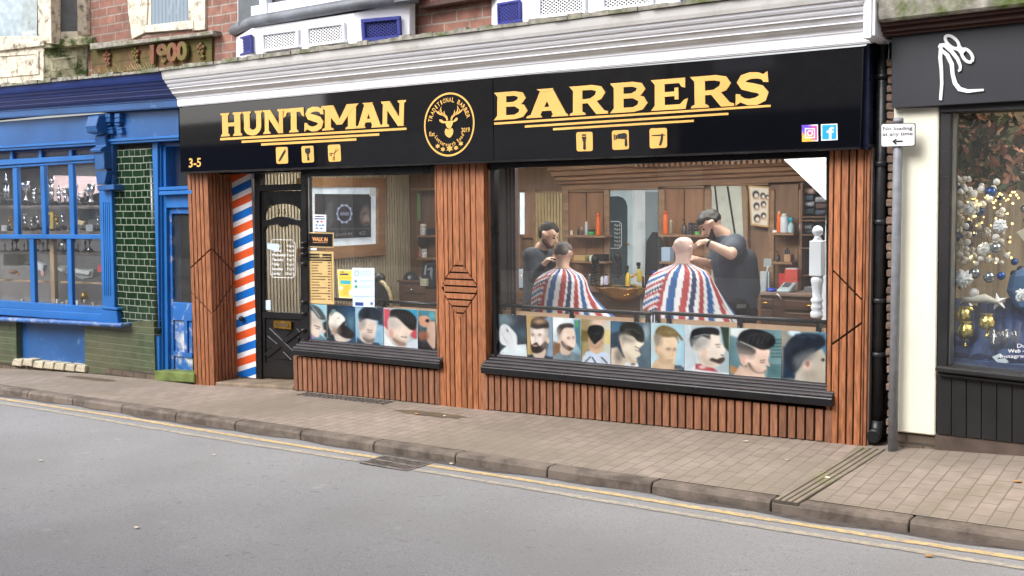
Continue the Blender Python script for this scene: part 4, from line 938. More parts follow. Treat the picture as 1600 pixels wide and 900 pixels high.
# window
w1 = MB()
w1.pq([(-120, 256), (147, 241.5), (147, 249), (-120, 266)], .0, .07)
w1.pq([(-120, 268), (147, 250), (147, 253.5), (-120, 271)], .02, .05)
for a, b in ((15, 19.5), (60, 64.5), (107, 112), (-35, -30), (-85, -80)): w1.pq([(a, 234), (b, 234), (b, 252), (a, 252)], .01, .06)
for a, b, c_, d_ in ((19, 26, 22, 28.5), (62, 68.5, 65.5, 72), (106, 113.5, 109.5, 116.5), (-30, -23, -27, -21), (-80, -73, -77, -71)): w1.pq([(a, 255), (b, 255), (d_, 369), (c_, 369)], .03, .05)
w1.pq([(-120, 366), (158, 366.5), (158, 373.5), (-120, 373)], .02, .06)
for a, b, c_, d_ in ((45, 52, 48, 55), (103.5, 110.5, 106.5, 113), (-15, -8, -12, -5), (-75, -68, -72, -65)): w1.pq([(a, 370), (b, 370), (d_, 480), (c_, 480)], .03, .05)
w1.pq([(-120, 462), (160, 480), (160, 492), (-120, 472)], .0, .09)
win = w1.build('shop_window', BLUE, bs, bevel=.005)
m2 = MB(); m2.pq([(-120, 474), (160, 491), (160, 503), (-120, 484)], -.03, .1); m2.build('window_lower_moulding', BLUE, win, bevel=.006)
MB().pq([(-120, 258), (158, 250), (161, 481), (-120, 466)], .06, .006).build('glass_pane', GLASS2, win)
c = Print([(-120, 246), (146, 233), (146, 241.5), (-120, 256)], nx=260, ny=14); c.bg((34, 36, 52))
for i in range(60):
    x = -110 + i * 4.4; y = 248 - (x + 120) * .048 + 1.6; c.ell(x, y, 1.7, 2.6, (92, 96, 124), .5); c.ell(x, y, .8, 1.4, (34, 36, 52), .5)
c.build('fretwork_strip', .05, PRINT, win)
# pilaster, bracket, sill
p = MB()
p.pq([(154.5, 297), (174, 297), (179, 482), (160, 482)], -.04, .12); p.build('pilaster', BLUE, bs, bevel=.005)
p = MB()
for i in range(4): p.pq([(159.5 + i * 3, 316), (161 + i * 3, 316), (163.5 + i * 3, 462), (162 + i * 3, 462)], -.046, .02)
p.build('pilaster_fluting', BLUE, bs)
p = MB(); p.pq([(158, 478), (182, 481), (183, 485), (158, 483)], -.07, .1); p.pq([(158.5, 484), (182, 486), (184.5, 511), (160, 510)], -.06, .1); p.build('pilaster_base', BLUE, bs, bevel=.008)
p = MB(); p.pq([(151, 290), (177, 288), (178, 296), (152, 298)], -.13, .16); p.pq([(147, 238), (162, 236), (163, 264), (148, 266)], -.16, .16)
p.pq([(149, 268), (167, 267), (163, 287), (151, 289)], -.14, .14); p.pq([(164, 190), (174.5, 190), (176, 290), (166, 290)], -.06, .08)
# scroll: swept quarter curve
for (x0, x1, pts) in ((144, 161, [(-.06, 178), (-.2, 181), (-.24, 196), (-.22, 206), (-.14, 210), (-.06, 208)]), (145, 161, [(-.1, 210), (-.14, 214), (-.12, 228), (-.2, 233), (-.19, 238), (-.05, 238)])):
    A_ = [at((x0 + x1) / 2, y, Y) for Y, y in pts]; Xa, Xb = at(x0, 200, -.15).x, at(x1, 200, -.15).x
    p.ext([Vector((Xa, a.y, a.z)) for a in A_], (Xb - Xa, 0, 0))
br_ = p.build('scroll_bracket', BLUEMID, bs, bevel=.006)
for x0 in (163.5, 178.5):
    p = MB()
    for (y0, h, dy) in ((177, 7, 0), (185, 6, 0), (192, 4, 0), (199, 3, 3), (203, 6, 4)): p.pq([(x0 + dy, y0), (x0 + 8 + dy, y0 - .5), (x0 + 8 + dy, y0 + h), (x0 + dy, y0 + h + .5)], -.1 - .02 * (y0 < 192), .08)
    p.build('carved_corbel', BLUEMID, br_, bevel=.006)
s_ = MB()
P0, P1 = at(-120, 494, -.12), at(192, 510, -.12)
s_.ext([P0 + Vector((0, 0, .03)), P1 + Vector((0, 0, .03)), P1, P0], (0, .2, 0)); s_.tube([P0 + Vector((0, .0, .012)), P0.lerp(P1, .5) + Vector((0, 0, .014)), P1 + Vector((0, 0, .012))], .028, 10)
s_.build('window_sill', BLUEOLD, bs, bevel=.006)
# green glazed brick
t = MB()
Xa, Xb = at(176, 350, 0).x, at(240.5, 350, 0).x
t.box(Xa, Xb - .05, 0, .35, .30, 2.42)
t.lathe((Xb - .05, .05, .30), [(.05, 0), (.05, 2.12)], 20); t.box(Xb - .05, Xb - .0, .05, .35, .30, 2.42)
t.build('green_glazed_pier', DGREEN, bs)
t = MB(); Xc = at(132.5, 545, 0).x
t.pq([(132, 509), (240, 500), (243, 592), (133, 582)], -.006, .3); t.build('worn_green_base', DGREEN2, bs); MB().pq([(-120, 494), (25, 502), (26, 569), (-120, 556)], -.006, .3).build('worn_green_base', DGREEN2, bs)
MB().pq([(25, 500), (133, 508), (133.5, 570), (26, 562)], .07, .1).build('blue_stall_panel', BLUEMID, bs)
MB().pq([(-120, 555), (20, 567), (133, 580), (133, 588), (-120, 572)], .01, .2).build('brick_plinth', PLINB, bs)
MB().pq([(165, 576), (241, 581), (241, 596), (165, 589)], -.012, .2).build('brick_plinth', PLINB, bs)
BLK = mat('painted_sill_block', (196, 186, 164), .75, var=.15, stain=(120, 104, 84), stain_amt=.42, stain_scale=12, bump=.5)
mb = MB(); rr = random.Random(2)
for i in range(7):
    x0 = 17.5 + i * 16.5; x1 = x0 + 15.3; y0 = 559.5 + i * 1.75; d_ = rr.uniform(-1, 1)
    mb.pq([(x0 + 3, y0 + d_), (x1 + 1, y0 + 1.5 + d_), (x1, y0 + 12.5 + d_), (x0, y0 + 10.5 + d_)], -.045 + rr.uniform(-.008, .008), .14)
mb.build('sill_blocks', BLK, bs, bevel=.012, segs=2)
# doorway
d = MB()
d.pq([(237.5, 222), (246, 222), (249, 592), (242, 592)], .02, .3); d.pq([(246, 224), (251, 224), (254, 592), (249, 592)], .05, .2); d.pq([(251, 226), (258.5, 226), (262.5, 592), (254, 592)], .08, .2)
d.pq([(255, 224), (300, 222), (300, 228), (255, 229)], .08, .2); d.pq([(242, 293), (300, 290), (300, 296), (242, 298)], .03, .2); d.pq([(248, 299), (300, 297), (300, 303), (248, 305)], .0, .2); d.pq([(254, 305), (300, 303), (300, 324), (254, 325)], .08, .2)
dfr = d.build('door_frame', BLUE, bs, bevel=.004)
MB().pq([(258, 228), (300, 227), (300, 294), (259, 294)], .2, .01).build('transom_glass', GLASS2, dfr)
d = MB()
d.pq([(257, 323), (267.5, 323), (271.5, 592), (261, 592)], .12, .05); d.pq([(264, 323), (300, 322), (300, 334), (264, 334)], .122, .05); d.pq([(268, 472), (300, 474), (300, 502), (268, 500)], .12, .05); d.pq([(286.5, 500), (292, 500), (293, 556), (288, 556)], .121, .05)
d.pq([(269, 549), (300, 552), (300, 560), (269, 556)], .122, .05); dd = d.build('blue_door', BLUEPEEL, bs, bevel=.004)
MB().pq([(268, 499), (300, 500), (301, 590), (270, 586)], .145, .03).build('lower_door_panel', mat('flaking_blue_paint', (38, 98, 168), .5, stain=(206, 206, 202), stain_amt=.5, stain_scale=5, stretch=(3, 3, .8), bump=.4), dd, label='flaking lower panel with bare white patches')
MB().pq([(266, 332), (300, 332), (301, 475), (268, 473)], .15, .006).build('door_glass', GLASS2, dd)
MB().pq([(240.5, 579), (302, 583.5), (303, 598.5), (240.5, 595)], -.03, .5).build('door_step', MOSSY, bs, bevel=.01)
# interior box of the blue shop
wall_in = mat('shop_inner_wall', (108, 104, 104), .8, var=.15, scale=2)
ib = MB(); ib.box(-17, -10.35, 1.5, 1.6, -.2, 2.9); ib.box(-10.55, -10.5, .2, 1.5, -.2, 2.9); ib.box(-17, -10.35, .1, 1.6, 2.42, 2.5); ib.box(-17, -10.55, .08, 1.5, .30, .36)
ib.build('shop_interior', wall_in, bs)
MB().box(-10.5, -9.62, .6, .65, -.2, 2.6).build('hallway_wall', flat((120, 104, 90)), bs)
SHW = mat('shelf_grey_wood', (120, 106, 98), .6, var=.2)
BEI = mat('pale_wood_strip', (176, 146, 116), .6, var=.1)
sh = MB(); sh.pq([(-60, 322), (160, 322), (160, 326), (-60, 326)], .25, .35); sh.pq([(-60, 361), (158, 361.5), (158, 366), (-60, 366)], .25, .5); sh.pq([(-60, 393), (160, 395), (160, 398.5), (-60, 396)], .3, .4)
shelf = sh.build('display_shelves', SHW, bs)
p = MB(); p.pq([(77.5, 372), (83, 372), (86, 475), (80, 475)], .14, .03); p.pq([(-60, 434), (160, 441.5), (160, 444.5), (-60, 437)], .2, .03); p.pq([(83, 376), (86, 376), (88, 475), (85, 475)], .2, .03); p.build('pale_wood_posts', BEI, bs)
pk = flat((190, 160, 152)); p = MB(); p.pq([(83, 274), (158, 276), (158, 300), (83, 320)], 1.2, .03); p.build('pink_backboard', pk, bs)
SILV = mat('polished_trophy_metal', (205, 205, 208), .22, metal=.9, var=.05); GOLDT = mat('gold_trophy_metal', (206, 164, 84), .28, metal=.9, var=.05); DARKT = flat((34, 30, 32), .35)
def trophy(px, pyb, h, kind, label, Y=.34, m=None, grp='trophies on the blue shop shelves'):
    b = at(px, pyb, Y); s = h; t = thing('trophy', label, 'trophy', b, grp); m = m or SILV
    bs_ = MB(); bs_.box(b.x - .16 * s, b.x + .16 * s, Y - .12 * s, Y + .12 * s, b.z, b.z + .16 * s); bs_.build('plinth', DARKT, t, bevel=.003)
    z0 = b.z + .16 * s
    if kind == 'cup':
        o = MB(); o.lathe((b.x, Y, z0), [(.1 * s, 0), (.09 * s, .04 * s), (.03 * s, .1 * s), (.035 * s, .3 * s), (.05 * s, .36 * s), (.12 * s, .45 * s), (.16 * s, .62 * s), (.19 * s, .84 * s), (.17 * s, .84 * s), (.1 * s, .5 * s)], 14, 0); o.build('cup', m, t)
        h_ = MB()
        for sg_ in (-1, 1): h_.tube([(b.x + sg_ * .14 * s, Y, z0 + .55 * s), (b.x + sg_ * .26 * s, Y, z0 + .66 * s), (b.x + sg_ * .25 * s, Y, z0 + .78 * s), (b.x + sg_ * .18 * s, Y, z0 + .8 * s)], .012 * s + .002, 6)
        h_.build('handles', m, t)
    elif kind == 'column':
        o = MB()
        for sx in (-.09, .09): o.tube([(b.x + sx * s, Y, z0), (b.x + sx * s, Y, z0 + .5 * s)], .035 * s, 10)
        o.build('columns', m, t); o = MB(); o.box(b.x - .15 * s, b.x + .15 * s, Y - .06 * s, Y + .06 * s, z0 + .5 * s, z0 + .55 * s); o.build('crossbar', DARKT, t)
        o = MB(); o.lathe((b.x, Y, z0 + .55 * s), [(.03 * s, 0), (.05 * s, .1 * s), (.02 * s, .16 * s), (.03 * s, .2 * s), (.005 * s, .3 * s)], 10); o.build('finial', m, t)
    else:
        r_ = random.Random(int(px)); o = MB(); lean = r_.uniform(-.12, .12)
        o.tube([(b.x - .05 * s, Y, z0), (b.x - .04 * s, Y, z0 + .2 * s), (b.x + lean * .5 * s, Y, z0 + .38 * s)], [.03 * s, .03 * s, .05 * s], 7); o.tube([(b.x + .07 * s, Y, z0), (b.x + .06 * s, Y, z0 + .2 * s), (b.x + lean * .5 * s, Y, z0 + .38 * s)], [.03 * s, .03 * s, .05 * s], 7)
        o.tube([(b.x + lean * .5 * s, Y, z0 + .36 * s), (b.x + lean * s, Y, z0 + .6 * s)], [.07 * s, .08 * s], 8); o.ball((b.x + lean * 1.1 * s, Y, z0 + .72 * s), .065 * s, 8)
        o.tube([(b.x + lean * s, Y, z0 + .58 * s), (b.x + lean * s + .16 * s, Y, z0 + .68 * s), (b.x + lean * s + .2 * s, Y, z0 + .84 * s)], .024 * s, 6); o.tube([(b.x + lean * s, Y, z0 + .58 * s), (b.x + lean * s - .15 * s, Y, z0 + .46 * s), (b.x + lean * s - .1 * s, Y, z0 + .34 * s)], .024 * s, 6)
        o.build('figure', m, t)
for a in ((11, 320, .42, 'column', 'twin-column trophy on the upper shelf at the far left edge'), (41, 319, .30, 'cup', 'tall silver cup on the upper shelf in the second pane'), (53, 320, .22, 'figure', 'small silver sports figure right of the tall silver cup', .4), (81, 321, .36, 'figure', 'tall figure trophy on the upper shelf in the third pane'),
          (92, 321, .24, 'figure', 'smaller silver figure trophy right of the tall one in the third pane', .4), (102, 320, .24, 'figure', 'silver figure with a raised arm beside the third mullion'), (124, 320, .16, 'figure', 'short silver trophy on the upper shelf in the right-hand pane'), (141, 320, .22, 'cup', 'white and silver trophy behind the right-hand pane beside the bracket'),
          (16, 361, .2, 'figure', 'gold stemmed trophy on the second shelf at the far left'), (40, 360, .24, 'figure', 'silver figure on the second shelf left of the second mullion'), (50, 361, .2, 'figure', 'stooping silver figure on the second shelf in the second pane', .4), (60, 359, .24, 'figure', 'bright silver figure against the second mullion on the second shelf'),
          (80, 361, .25, 'cup', 'gold cup on the second shelf in the third pane'), (90, 361, .22, 'figure', 'silver figure right of the gold cup on the second shelf'), (99, 358, .24, 'figure', 'silver figure left of the third mullion on the second shelf'), (153, 361, .2, 'figure', 'white figure at the right end of the second shelf'),
          (98, 395, .2, 'column', 'dark columned trophy on the lower shelf'), (139, 395, .2, 'cup', 'silver cup at the right of the lower shelf')):
    trophy(a[0], a[1], a[2], a[3], a[4], *(a[5:] or (.34,)), m=GOLDT if 'gold' in a[4] else SILV)
def slab(nm, q, Y, th, c, lab, cat, rough=.6, bev=.004, grp=None):
    o = MB(); o.pq(q, Y, th); ob = o.build(nm, flat(c, rough), bevel=bev); tag(ob, lab, cat, grp); return ob
for i, (x, y, s_) in enumerate([(4 + k * 8.1, 320.5, .17 + .05 * (k % 3)) for k in range(18)] + [(27 + k * 9.2, 360, .15 + .04 * (k % 2)) for k in range(13)] + [(8 + k * 9.6, 393.5, .13 + .05 * (k % 3)) for k in range(15)]):
    trophy(x + (i * 37 % 5) - 2, y, s_, ('figure', 'cup', 'figure', 'column')[i % 4], 'small dim trophy in the back rows of the blue shop window', .56, m=mat('dim_trophy', (120, 116, 112), .35, metal=.7, var=.1), grp='dim trophies in the back rows')
slab('clock', [(2, 352), (11, 352), (11, 363), (2, 363)], .3, .03, (206, 204, 200), 'small pale clock on the second shelf at the far left', 'clock')
slab('blue_box', [(127, 328), (141, 328), (141, 343), (127, 343)], .5, .1, (92, 110, 124), 'grey blue box on the second shelf in the right-hand pane', 'box')
slab('card', [(120, 343), (132, 346), (128, 352), (119, 350)], .33, .01, (216, 192, 148), 'tilted cream card leaning on the second shelf', 'card')
slab('white_box', [(134, 351), (145, 351), (145, 365), (134, 365)], .3, .1, (170, 172, 172), 'pale grey box standing at the right of the second shelf', 'box')
slab('green_file', [(5, 397), (28, 397), (28, 415), (5, 415)], .6, .2, (110, 108, 92), 'olive box file under the lower shelf at the left', 'box')
slab('yellow_ribbon', [(78, 330), (83, 330), (83, 358), (78, 358)], .3, .01, (196, 164, 70), 'yellow ribbon hanging behind the third pane', 'ribbon')
for i, (q, c_, l) in enumerate((([(85, 417), (104, 424), (104, 428), (84, 420)], (220, 220, 218), 'white tube lying on the papers'), ([(91, 415), (112, 420), (140, 424), (138, 430), (112, 426)], (196, 198, 198), 'stack of pale folded papers in the lower window'), ([(112, 424), (146, 420), (144, 433), (128, 437), (115, 430)], (150, 154, 152), 'pile of grey cloth in the lower right pane'))):
    slab(('tube', 'paper_stack', 'cloth_pile')[i], q, .3 + .03 * i, .12, c_, l, ('tube', 'papers', 'cloth')[i])
slab('red_bag', [(152, 415), (159.5, 413), (159.5, 426), (152, 425)], .25, .05, (196, 44, 52), 'small red bag at the right edge of the lower window', 'bag')
slab('toy_shoe', [(54, 408), (68, 414), (66, 424), (54, 420)], .25, .06, (196, 196, 206), 'white toy boot in the lower window left of the pale post', 'toy')
o = MB(); o.lathe(at(67, 427, .24), [(.035, -.01), (.035, .01)], 16, axis=(0, 1, 0)); tag(o.build('ring', flat((214, 160, 160)),), 'pink ring hanging beside the toy boot', 'ring')
for i, (x, y, w_, h_, c_, l) in enumerate(((8, 425, 26, 6, (146, 96, 66), 'brown shoe shape in the lower left pane'), (24, 428, 9, 5, (204, 130, 50), 'orange scrap among the goods in the lower left pane'), (34, 411, 20, 8, (60, 76, 66), 'dark green cloth in the lower left pane'), (53, 378, 14, 10, (134, 78, 50), 'rust brown bowl under the middle rail'))):
    o = MB(); C_ = at(x + w_ / 2, y, .4); o.ball(C_, .05 * w_ / 14, 10, sz=h_ / w_ * 1.2, sy=.5); tag(o.build('display_item', flat(c_)), l, 'display item')
for i, (x, y) in enumerate(((35, 471), (52, 470), (89, 474), (98, 476), (105, 474), (121, 476), (132, 472), (146, 478))):
    C_ = at(x, y, .16); o = MB(); r_ = .018 + .006 * (i % 3); o.box(C_.x - r_, C_.x + r_, .15, .18, C_.z - .01, C_.z + r_ * 1.8)
    tag(o.build('jewellery_box', flat(((206, 204, 196), (170, 150, 130), (220, 220, 220))[i % 3]), bevel=.003), 'tiny jewellery box on the window bottom, number %s along' % ('one two three four five six seven eight'.split()[i]) if False else ['tiny pale box at the bottom left of the lower window', 'tiny tan box left of the first lower mullion', 'small white box right of the pale wooden post', 'tiny pale box left of the second lower mullion', 'tiny tan box touching the second lower mullion', 'tiny white box right of the second lower mullion', 'small pale box in the middle of the lower right pane', 'tiny tan box in the bottom right corner of the window'][i], 'small box', 'small boxes along the window bottom')
o = MB(); C_ = at(132, 462, .5); o.lathe(C_, [(.03, -.1), (.05, -.08), (.05, 0), (.02, .06)], 10); tag(o.build('brass_lamp', GOLDT), 'small brass lamp low in the lower right pane', 'lamp')

# peeling bay above the blue shop
PEEL = mat('peeling_cream_paint', (214, 204, 184), .65, var=.08, scale=4, stain=(112, 98, 78), stain_amt=.45, stain_scale=11, bump=.6, bscale=20)
PEELM = mat('mossy_peeling_paint', (206, 198, 168), .7, var=.1, scale=4, stain=(62, 76, 24), stain_amt=.52, stain_scale=5, bump=.8, bscale=24)
YB = -.27
b1 = MB(); b1.pq([(-140, 95), (68, 70), (68, 131), (-140, 160)], YB, .4); b1.pq([(-140, 84), (68, 63), (68, 71), (-140, 96)], YB - .04, .1)
b1.pq([(-140, 60), (60, 56), (60, 68), (-140, 84)], YB, .1); b1.pq([(57, -60), (78, -60), (80, 68), (60, 68)], YB - .015, .12); b1.pq([(-60, -60), (-46, -60), (-46, 80), (-60, 80)], YB - .01, .1)
bay1 = b1.build('bay_front', PEEL, bs, bevel=.005)
b2 = MB(); YR = YW - .01
b2.ext([at(67.9, 72, YB + .005), at(136, 62, YR), at(136, 124, YR), at(67.9, 131, YB + .005)], (0, .1, 0)); b2.ext([at(68, 63, YB - .03), at(143, 57, YR - .05), at(143, 69, YR - .05), at(68, 75, YB - .03)], (0, .1, 0))
b2.build('bay_side_apron', PEELM, bs, bevel=.005)
b3 = MB(); b3.ext([at(80, 50, YB + .03), at(135, 48, YR - .04), at(134, 64, YR - .04), at(80, 66, YB + .03)], (0, .08, 0)); b3.ext([at(119, -60, YR - .14), at(135, -60, YR - .04), at(135, 55, YR - .04), at(121, 55, YR - .14)], (0, .06, 0)); b3.ext([at(78, -60, YB + .02), at(88, -60, YB + .08), at(88, 55, YB + .08), at(80, 55, YB + .02)], (0, .06, 0))
b3.build('bay_side_frame', PEEL, bs, bevel=.004)
c = Print(R4(-140, -60, 58, 68), nx=90, ny=50); c.grad((190, 204, 214), (150, 164, 172), 90); 
for i in range(12): c.line([(-140, -50 + i * 11), (58, -58 + i * 11)], 1.2, (150, 160, 168), 1, .6)
c.poly([(34, -60), (58, -60), (58, 66), (34, 62)], (150, 160, 160), 2, False, .8); c.noise(.16, 2)
c.line([(36, 53), (39, 49), (38, 54), (43, 52)], 1.4, (232, 236, 236), .6); c.line([(45, 49), (43, 51), (46, 53), (50, 49), (52, 51), (55, 48)], 1.2, (232, 236, 236), .6)
c.build('net_curtain', YB + .055, PRINT, bay1)
b4 = MB(); b4.ext([at(88, -60, YB + .14), at(121, -60, YR - .06), at(121, 53, YR - .06), at(88, 54, YB + .14)], (0, .01, 0)); b4.build('bay_side_glass', mat('grey_net_glass', (130, 132, 134), .12), bs)
for q, Ys in (([(-60, 88), (60, 80), (60, 116), (-60, 127)], (YB - .001, YB - .001)),):
    m_ = MB()
    for (a, b, c_, d_) in ((0, 0, 1, .12), (0, .88, 1, 1), (0, .12, .05, .88), (.95, .12, 1, .88)): m_.ext([qat(q, a, b, YB - .014), qat(q, c_, b, YB - .014), qat(q, c_, d_, YB - .014), qat(q, a, d_, YB - .014)], (0, .014, 0))
    m_.build('panel_moulding', PEEL, bay1, bevel=.004)
m_ = MB()
q = [(79, 92), (120, 86), (120, 106), (80, 112)]
for (a, b, c_, d_) in ((0, 0, 1, .14), (0, .86, 1, 1), (0, .14, .07, .86), (.93, .14, 1, .86)):
    Yf_ = lambda u: YB + .01 + (YR - YB) * ((79 + 41 * u - 68) / 68) - .02
    m_.ext([at(*bil(q, u, v), Yf_(u)) for u, v in ((a, b), (c_, b), (c_, d_), (a, d_))], (0, .014, 0))
m_.build('panel_moulding', PEELM, bay1, bevel=.004)
# grass blades and twigs on the ledge between the bays
GR = mat('dry_ledge_grass', (150, 146, 110), .8); MOS = mat('ledge_moss', (96, 122, 34), .95, var=.3, bump=.8)
rr = random.Random(6)
g_ = MB()
for i in range(26):
    x = rr.uniform(145, 262); P = at(x, 122 - (x - 145) * .12, -.3); P.z = 3.21
    d_ = Vector((rr.uniform(-.13, .02), 0, rr.uniform(.04, .13))); g_.tube([P, P + d_ * .6, P + d_], [.004, .003, .001], 4)
for i in range(16):
    x = rr.uniform(120, 330); P = at(x, 118 - (x - 145) * .1, -.22); P.z = 3.205; g_.ball(P, rr.uniform(.02, .05), 7, mi=1, sz=.5)
o = g_.build('ledge_plants', [GR, MOS]); tag(o, 'tufts of dry grass and moss on the ledge under the date 1900', 'ledge grass', kind='stuff')

# ================================================================= dark shop on the right
rs = thing('dark_shop_building', 'dark fronted shop with cream pier, grey fascia and a decorated display window', 'shop building', (-1, 0, 0))
MB().pq([(1370, 0), (1420, -16), (1900, -80), (1900, -26), (1372, 34), (1370, 24)], -.26, .5).build('stone_ledge', LEDGE, rs, bevel=.015)
MB().box(-1.95, 6, YW - .02, YW + .4, 3.2, 5.6).build('upper_wall', REDB, rs)
m_ = MB(); m_.pq([(1376, 33), (1900, -30), (1900, -18), (1376, 42)], -.2, .25); m_.pq([(1377, 42), (1900, -18), (1900, -4), (1377, 51)], -.15, .2); m_.pq([(1379, 51), (1900, -6), (1900, 1), (1379, 57)], -.11, .2); m_.build('brown_cornice', BROWN, rs, bevel=.006)
fa = MB(); fa.pq([(1393, 56), (1900, 0), (1900, 140), (1393, 169)], -.07, .3); fasc = fa.build('fascia_board', DARKG, rs, bevel=.003)
lg = MB(); Gx = lambda p: (1340 + p[0] / 5, p[1] / 5)
def lrib(path, w, k):
    P = rib([(x, -y) for x, y in path], w); lg.pq([Gx((x, -y)) for x, y in P], -.083 - .0008 * k, .012)
lrib([(650, 365), (645, 450), (654, 550), (657, 650), (647, 782)], [28, 30, 26, 24, 22], 0)
lrib([(650, 385), (700, 430), (735, 500), (742, 580), (760, 650), (795, 695), (860, 712), (930, 706), (985, 702)], [22, 32, 34, 30, 34, 36, 28, 20, 16], 1)
lrib([(632, 372), (645, 352), (675, 350), (730, 395), (780, 460), (802, 515), (800, 545), (785, 556)], [16, 26, 32, 32, 28, 24, 22, 16], 2)
def loop(cx, cy, a, b, ang, w, k):
    c_, s_ = math.cos(math.radians(ang)), math.sin(math.radians(ang)); pts = []
    for i in range(25):
        t = 2 * math.pi * i / 24 * .985; x, y = a * math.cos(t), b * math.sin(t); pts.append((cx + x * c_ - y * s_, cy + x * s_ + y * c_))
    lrib(pts, w, k)
loop(738, 328, 66, 34, 42, 24, 3); loop(855, 434, 58, 34, 55, 24, 4); lrib([(775, 365), (800, 385), (830, 412)], [60, 44, 60], 5)
lg.build('white_line_emblem', WHITE, fasc, label='white brush-line emblem shaped like a high-heeled figure')
MB().pq([(1396.5, 168), (1467, 166), (1461, 681), (1397, 674)], .0, .3).build('cream_pier', CREAM, rs, bevel=.008)
RUB = mat('rubble_brick', (112, 92, 80), .9, var=.35, scale=12, bump=1, bscale=30)
MB().pq([(1397, 672), (1461, 680), (1461, 706), (1397, 698)], .03, .3).build('pier_footing', PLINB, rs)
mb = MB(); rr = random.Random(8)
for k in range(44):   # toothed rough brick edge of the pier
    y = 92 + k * 13.7
    if y > 690: break
    x1 = 1397; x0 = 1384.5 + rr.uniform(-1, 2.5)
    mb.pq([(x0, y), (x1 + 3, y + .4), (x1 + 3, y + 12.4), (x0 + rr.uniform(-.6, .6), y + 11.9)], .05 + rr.uniform(-.012, .012), .2)
mb.build('rough_brick_edge', RUB, rs, bevel=.008)
fr = MB()
fr.pq([(1467, 160), (1900, 140), (1900, 162), (1469, 176)], -.02, .2); fr.pq([(1469, 172), (1487, 171), (1480, 578), (1464, 576)], -.0, .2)
rw_ = fr.build('window_frame', BBLACK, rs, bevel=.006)
MB().pq([(1487, 176), (1489.5, 176), (1484, 570), (1481, 570)], .03, .1).build('grey_inner_frame', flat((110, 114, 118), .4), rw_)
MB().pq([(1486, 176), (1900, 150), (1900, 620), (1480, 568)], .07, .006).build('glass_pane', GLASS2, rw_)
sl_ = MB(); sl_.pq([(1461, 572), (1900, 620), (1900, 632), (1461, 581)], -.08, .25); sl_.pq([(1463, 581), (1900, 632), (1900, 640), (1463, 587)], -.05, .2); sl_.build('window_sill', BBLACK, rs, bevel=.01)
sr_ = MB()
x = 1464.0
while x < 1900:
    w_ = 23 + (x - 1464) * .012; f1 = lambda xx: 586 + (xx - 1464) * .122; f2 = lambda xx: 678 + (xx - 1464) * .115
    sr_.pq([(x, f1(x)), (x + w_ - .7, f1(x + w_)), (x + w_ - .9, f2(x + w_)), (x - .2, f2(x))], .0, .1); x += w_
sr_.build('boarded_stall_riser', BBLACK, rs, bevel=.003)
MB().pq([(1460.5, 677), (1900, 727), (1900, 790), (1460.5, 712)], .012, .2).build('stone_plinth', mat('brown_plinth', (84, 70, 62), .8, var=.2, bump=.3), rs)
# alley strip behind the pipe
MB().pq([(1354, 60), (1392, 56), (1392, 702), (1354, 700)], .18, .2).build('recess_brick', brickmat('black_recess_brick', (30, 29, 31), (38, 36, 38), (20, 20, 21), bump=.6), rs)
bx = MB(); bx.box(-2.2, 5, 1.45, 1.5, .2, 2.75); bx.box(-2.2, 5, .3, 1.5, 2.62, 2.7); bx.box(-1.80, 5, .1, .3, 2.62, 2.7); bx.box(-2.2, 5, .3, 1.5, .46, .5)
bx.build('display_back', mat('display_boards', (176, 162, 140), .7, var=.25, scale=3, stretch=(8, 8, .6)), rs)
MB().box(-2.25, -2.2, .38, 1.5, .2, 2.75).build('display_side', flat((96, 84, 76), .8), rs); MB().box(-1.2, 1.2, .5, .9, 2.6, 2.615).build('fill_panel', mat('warm_fill_glow', (255, 242, 224), .5, emit=16), rs); MB().box(-14.6, -11.2, .5, .9, 2.4, 2.415).build('fill_panel', mat('cool_fill_glow', (240, 244, 255), .5, emit=10), bs)  # glowing panels added out of view to brighten the two neighbouring displays
# downpipe
dp = thing('downpipe', 'black cast iron downpipe with an open shoe at the foot between the two shops', 'downpipe', (-2.3, .1, .1))
Pt, Pb = at(1376, 20, .08), at(1373.5, 672, .08); xp = (Pt.x + Pb.x) / 2 
MB().tube([(xp, .09, Pb.z), (xp, .09, 3.4)], .039, 18).build('pipe', PIPE, dp)
for py in (120, 256, 347, 470, 554): 
    cl = MB(); z = at(1374, py, .08).z; cl.lathe((xp, .09, z), [(.045, -.018), (.052, -.014), (.052, .014), (.045, .018)], 18); cl.box(xp + .03, xp + .09, .08, .1, z - .008, z + .008); cl.build('pipe_bracket', PIPE, dp)
so = MB(); z = at(1373, 682, .02).z
so.tube([(xp, .09, z + .1), (xp, .085, z + .04), (xp, .06, z + .01), (xp, .0, z - .005)], [.046, .048, .048, .048], 18); so.build('shoe', PIPE, dp)
MB().lathe((xp, -.002, z - .005), [(.038, 0), (.038, .002)], 18, axis=(0, -1, 0)).build('shoe_opening', mat('black_pit', (14, 13, 12), .95), dp)
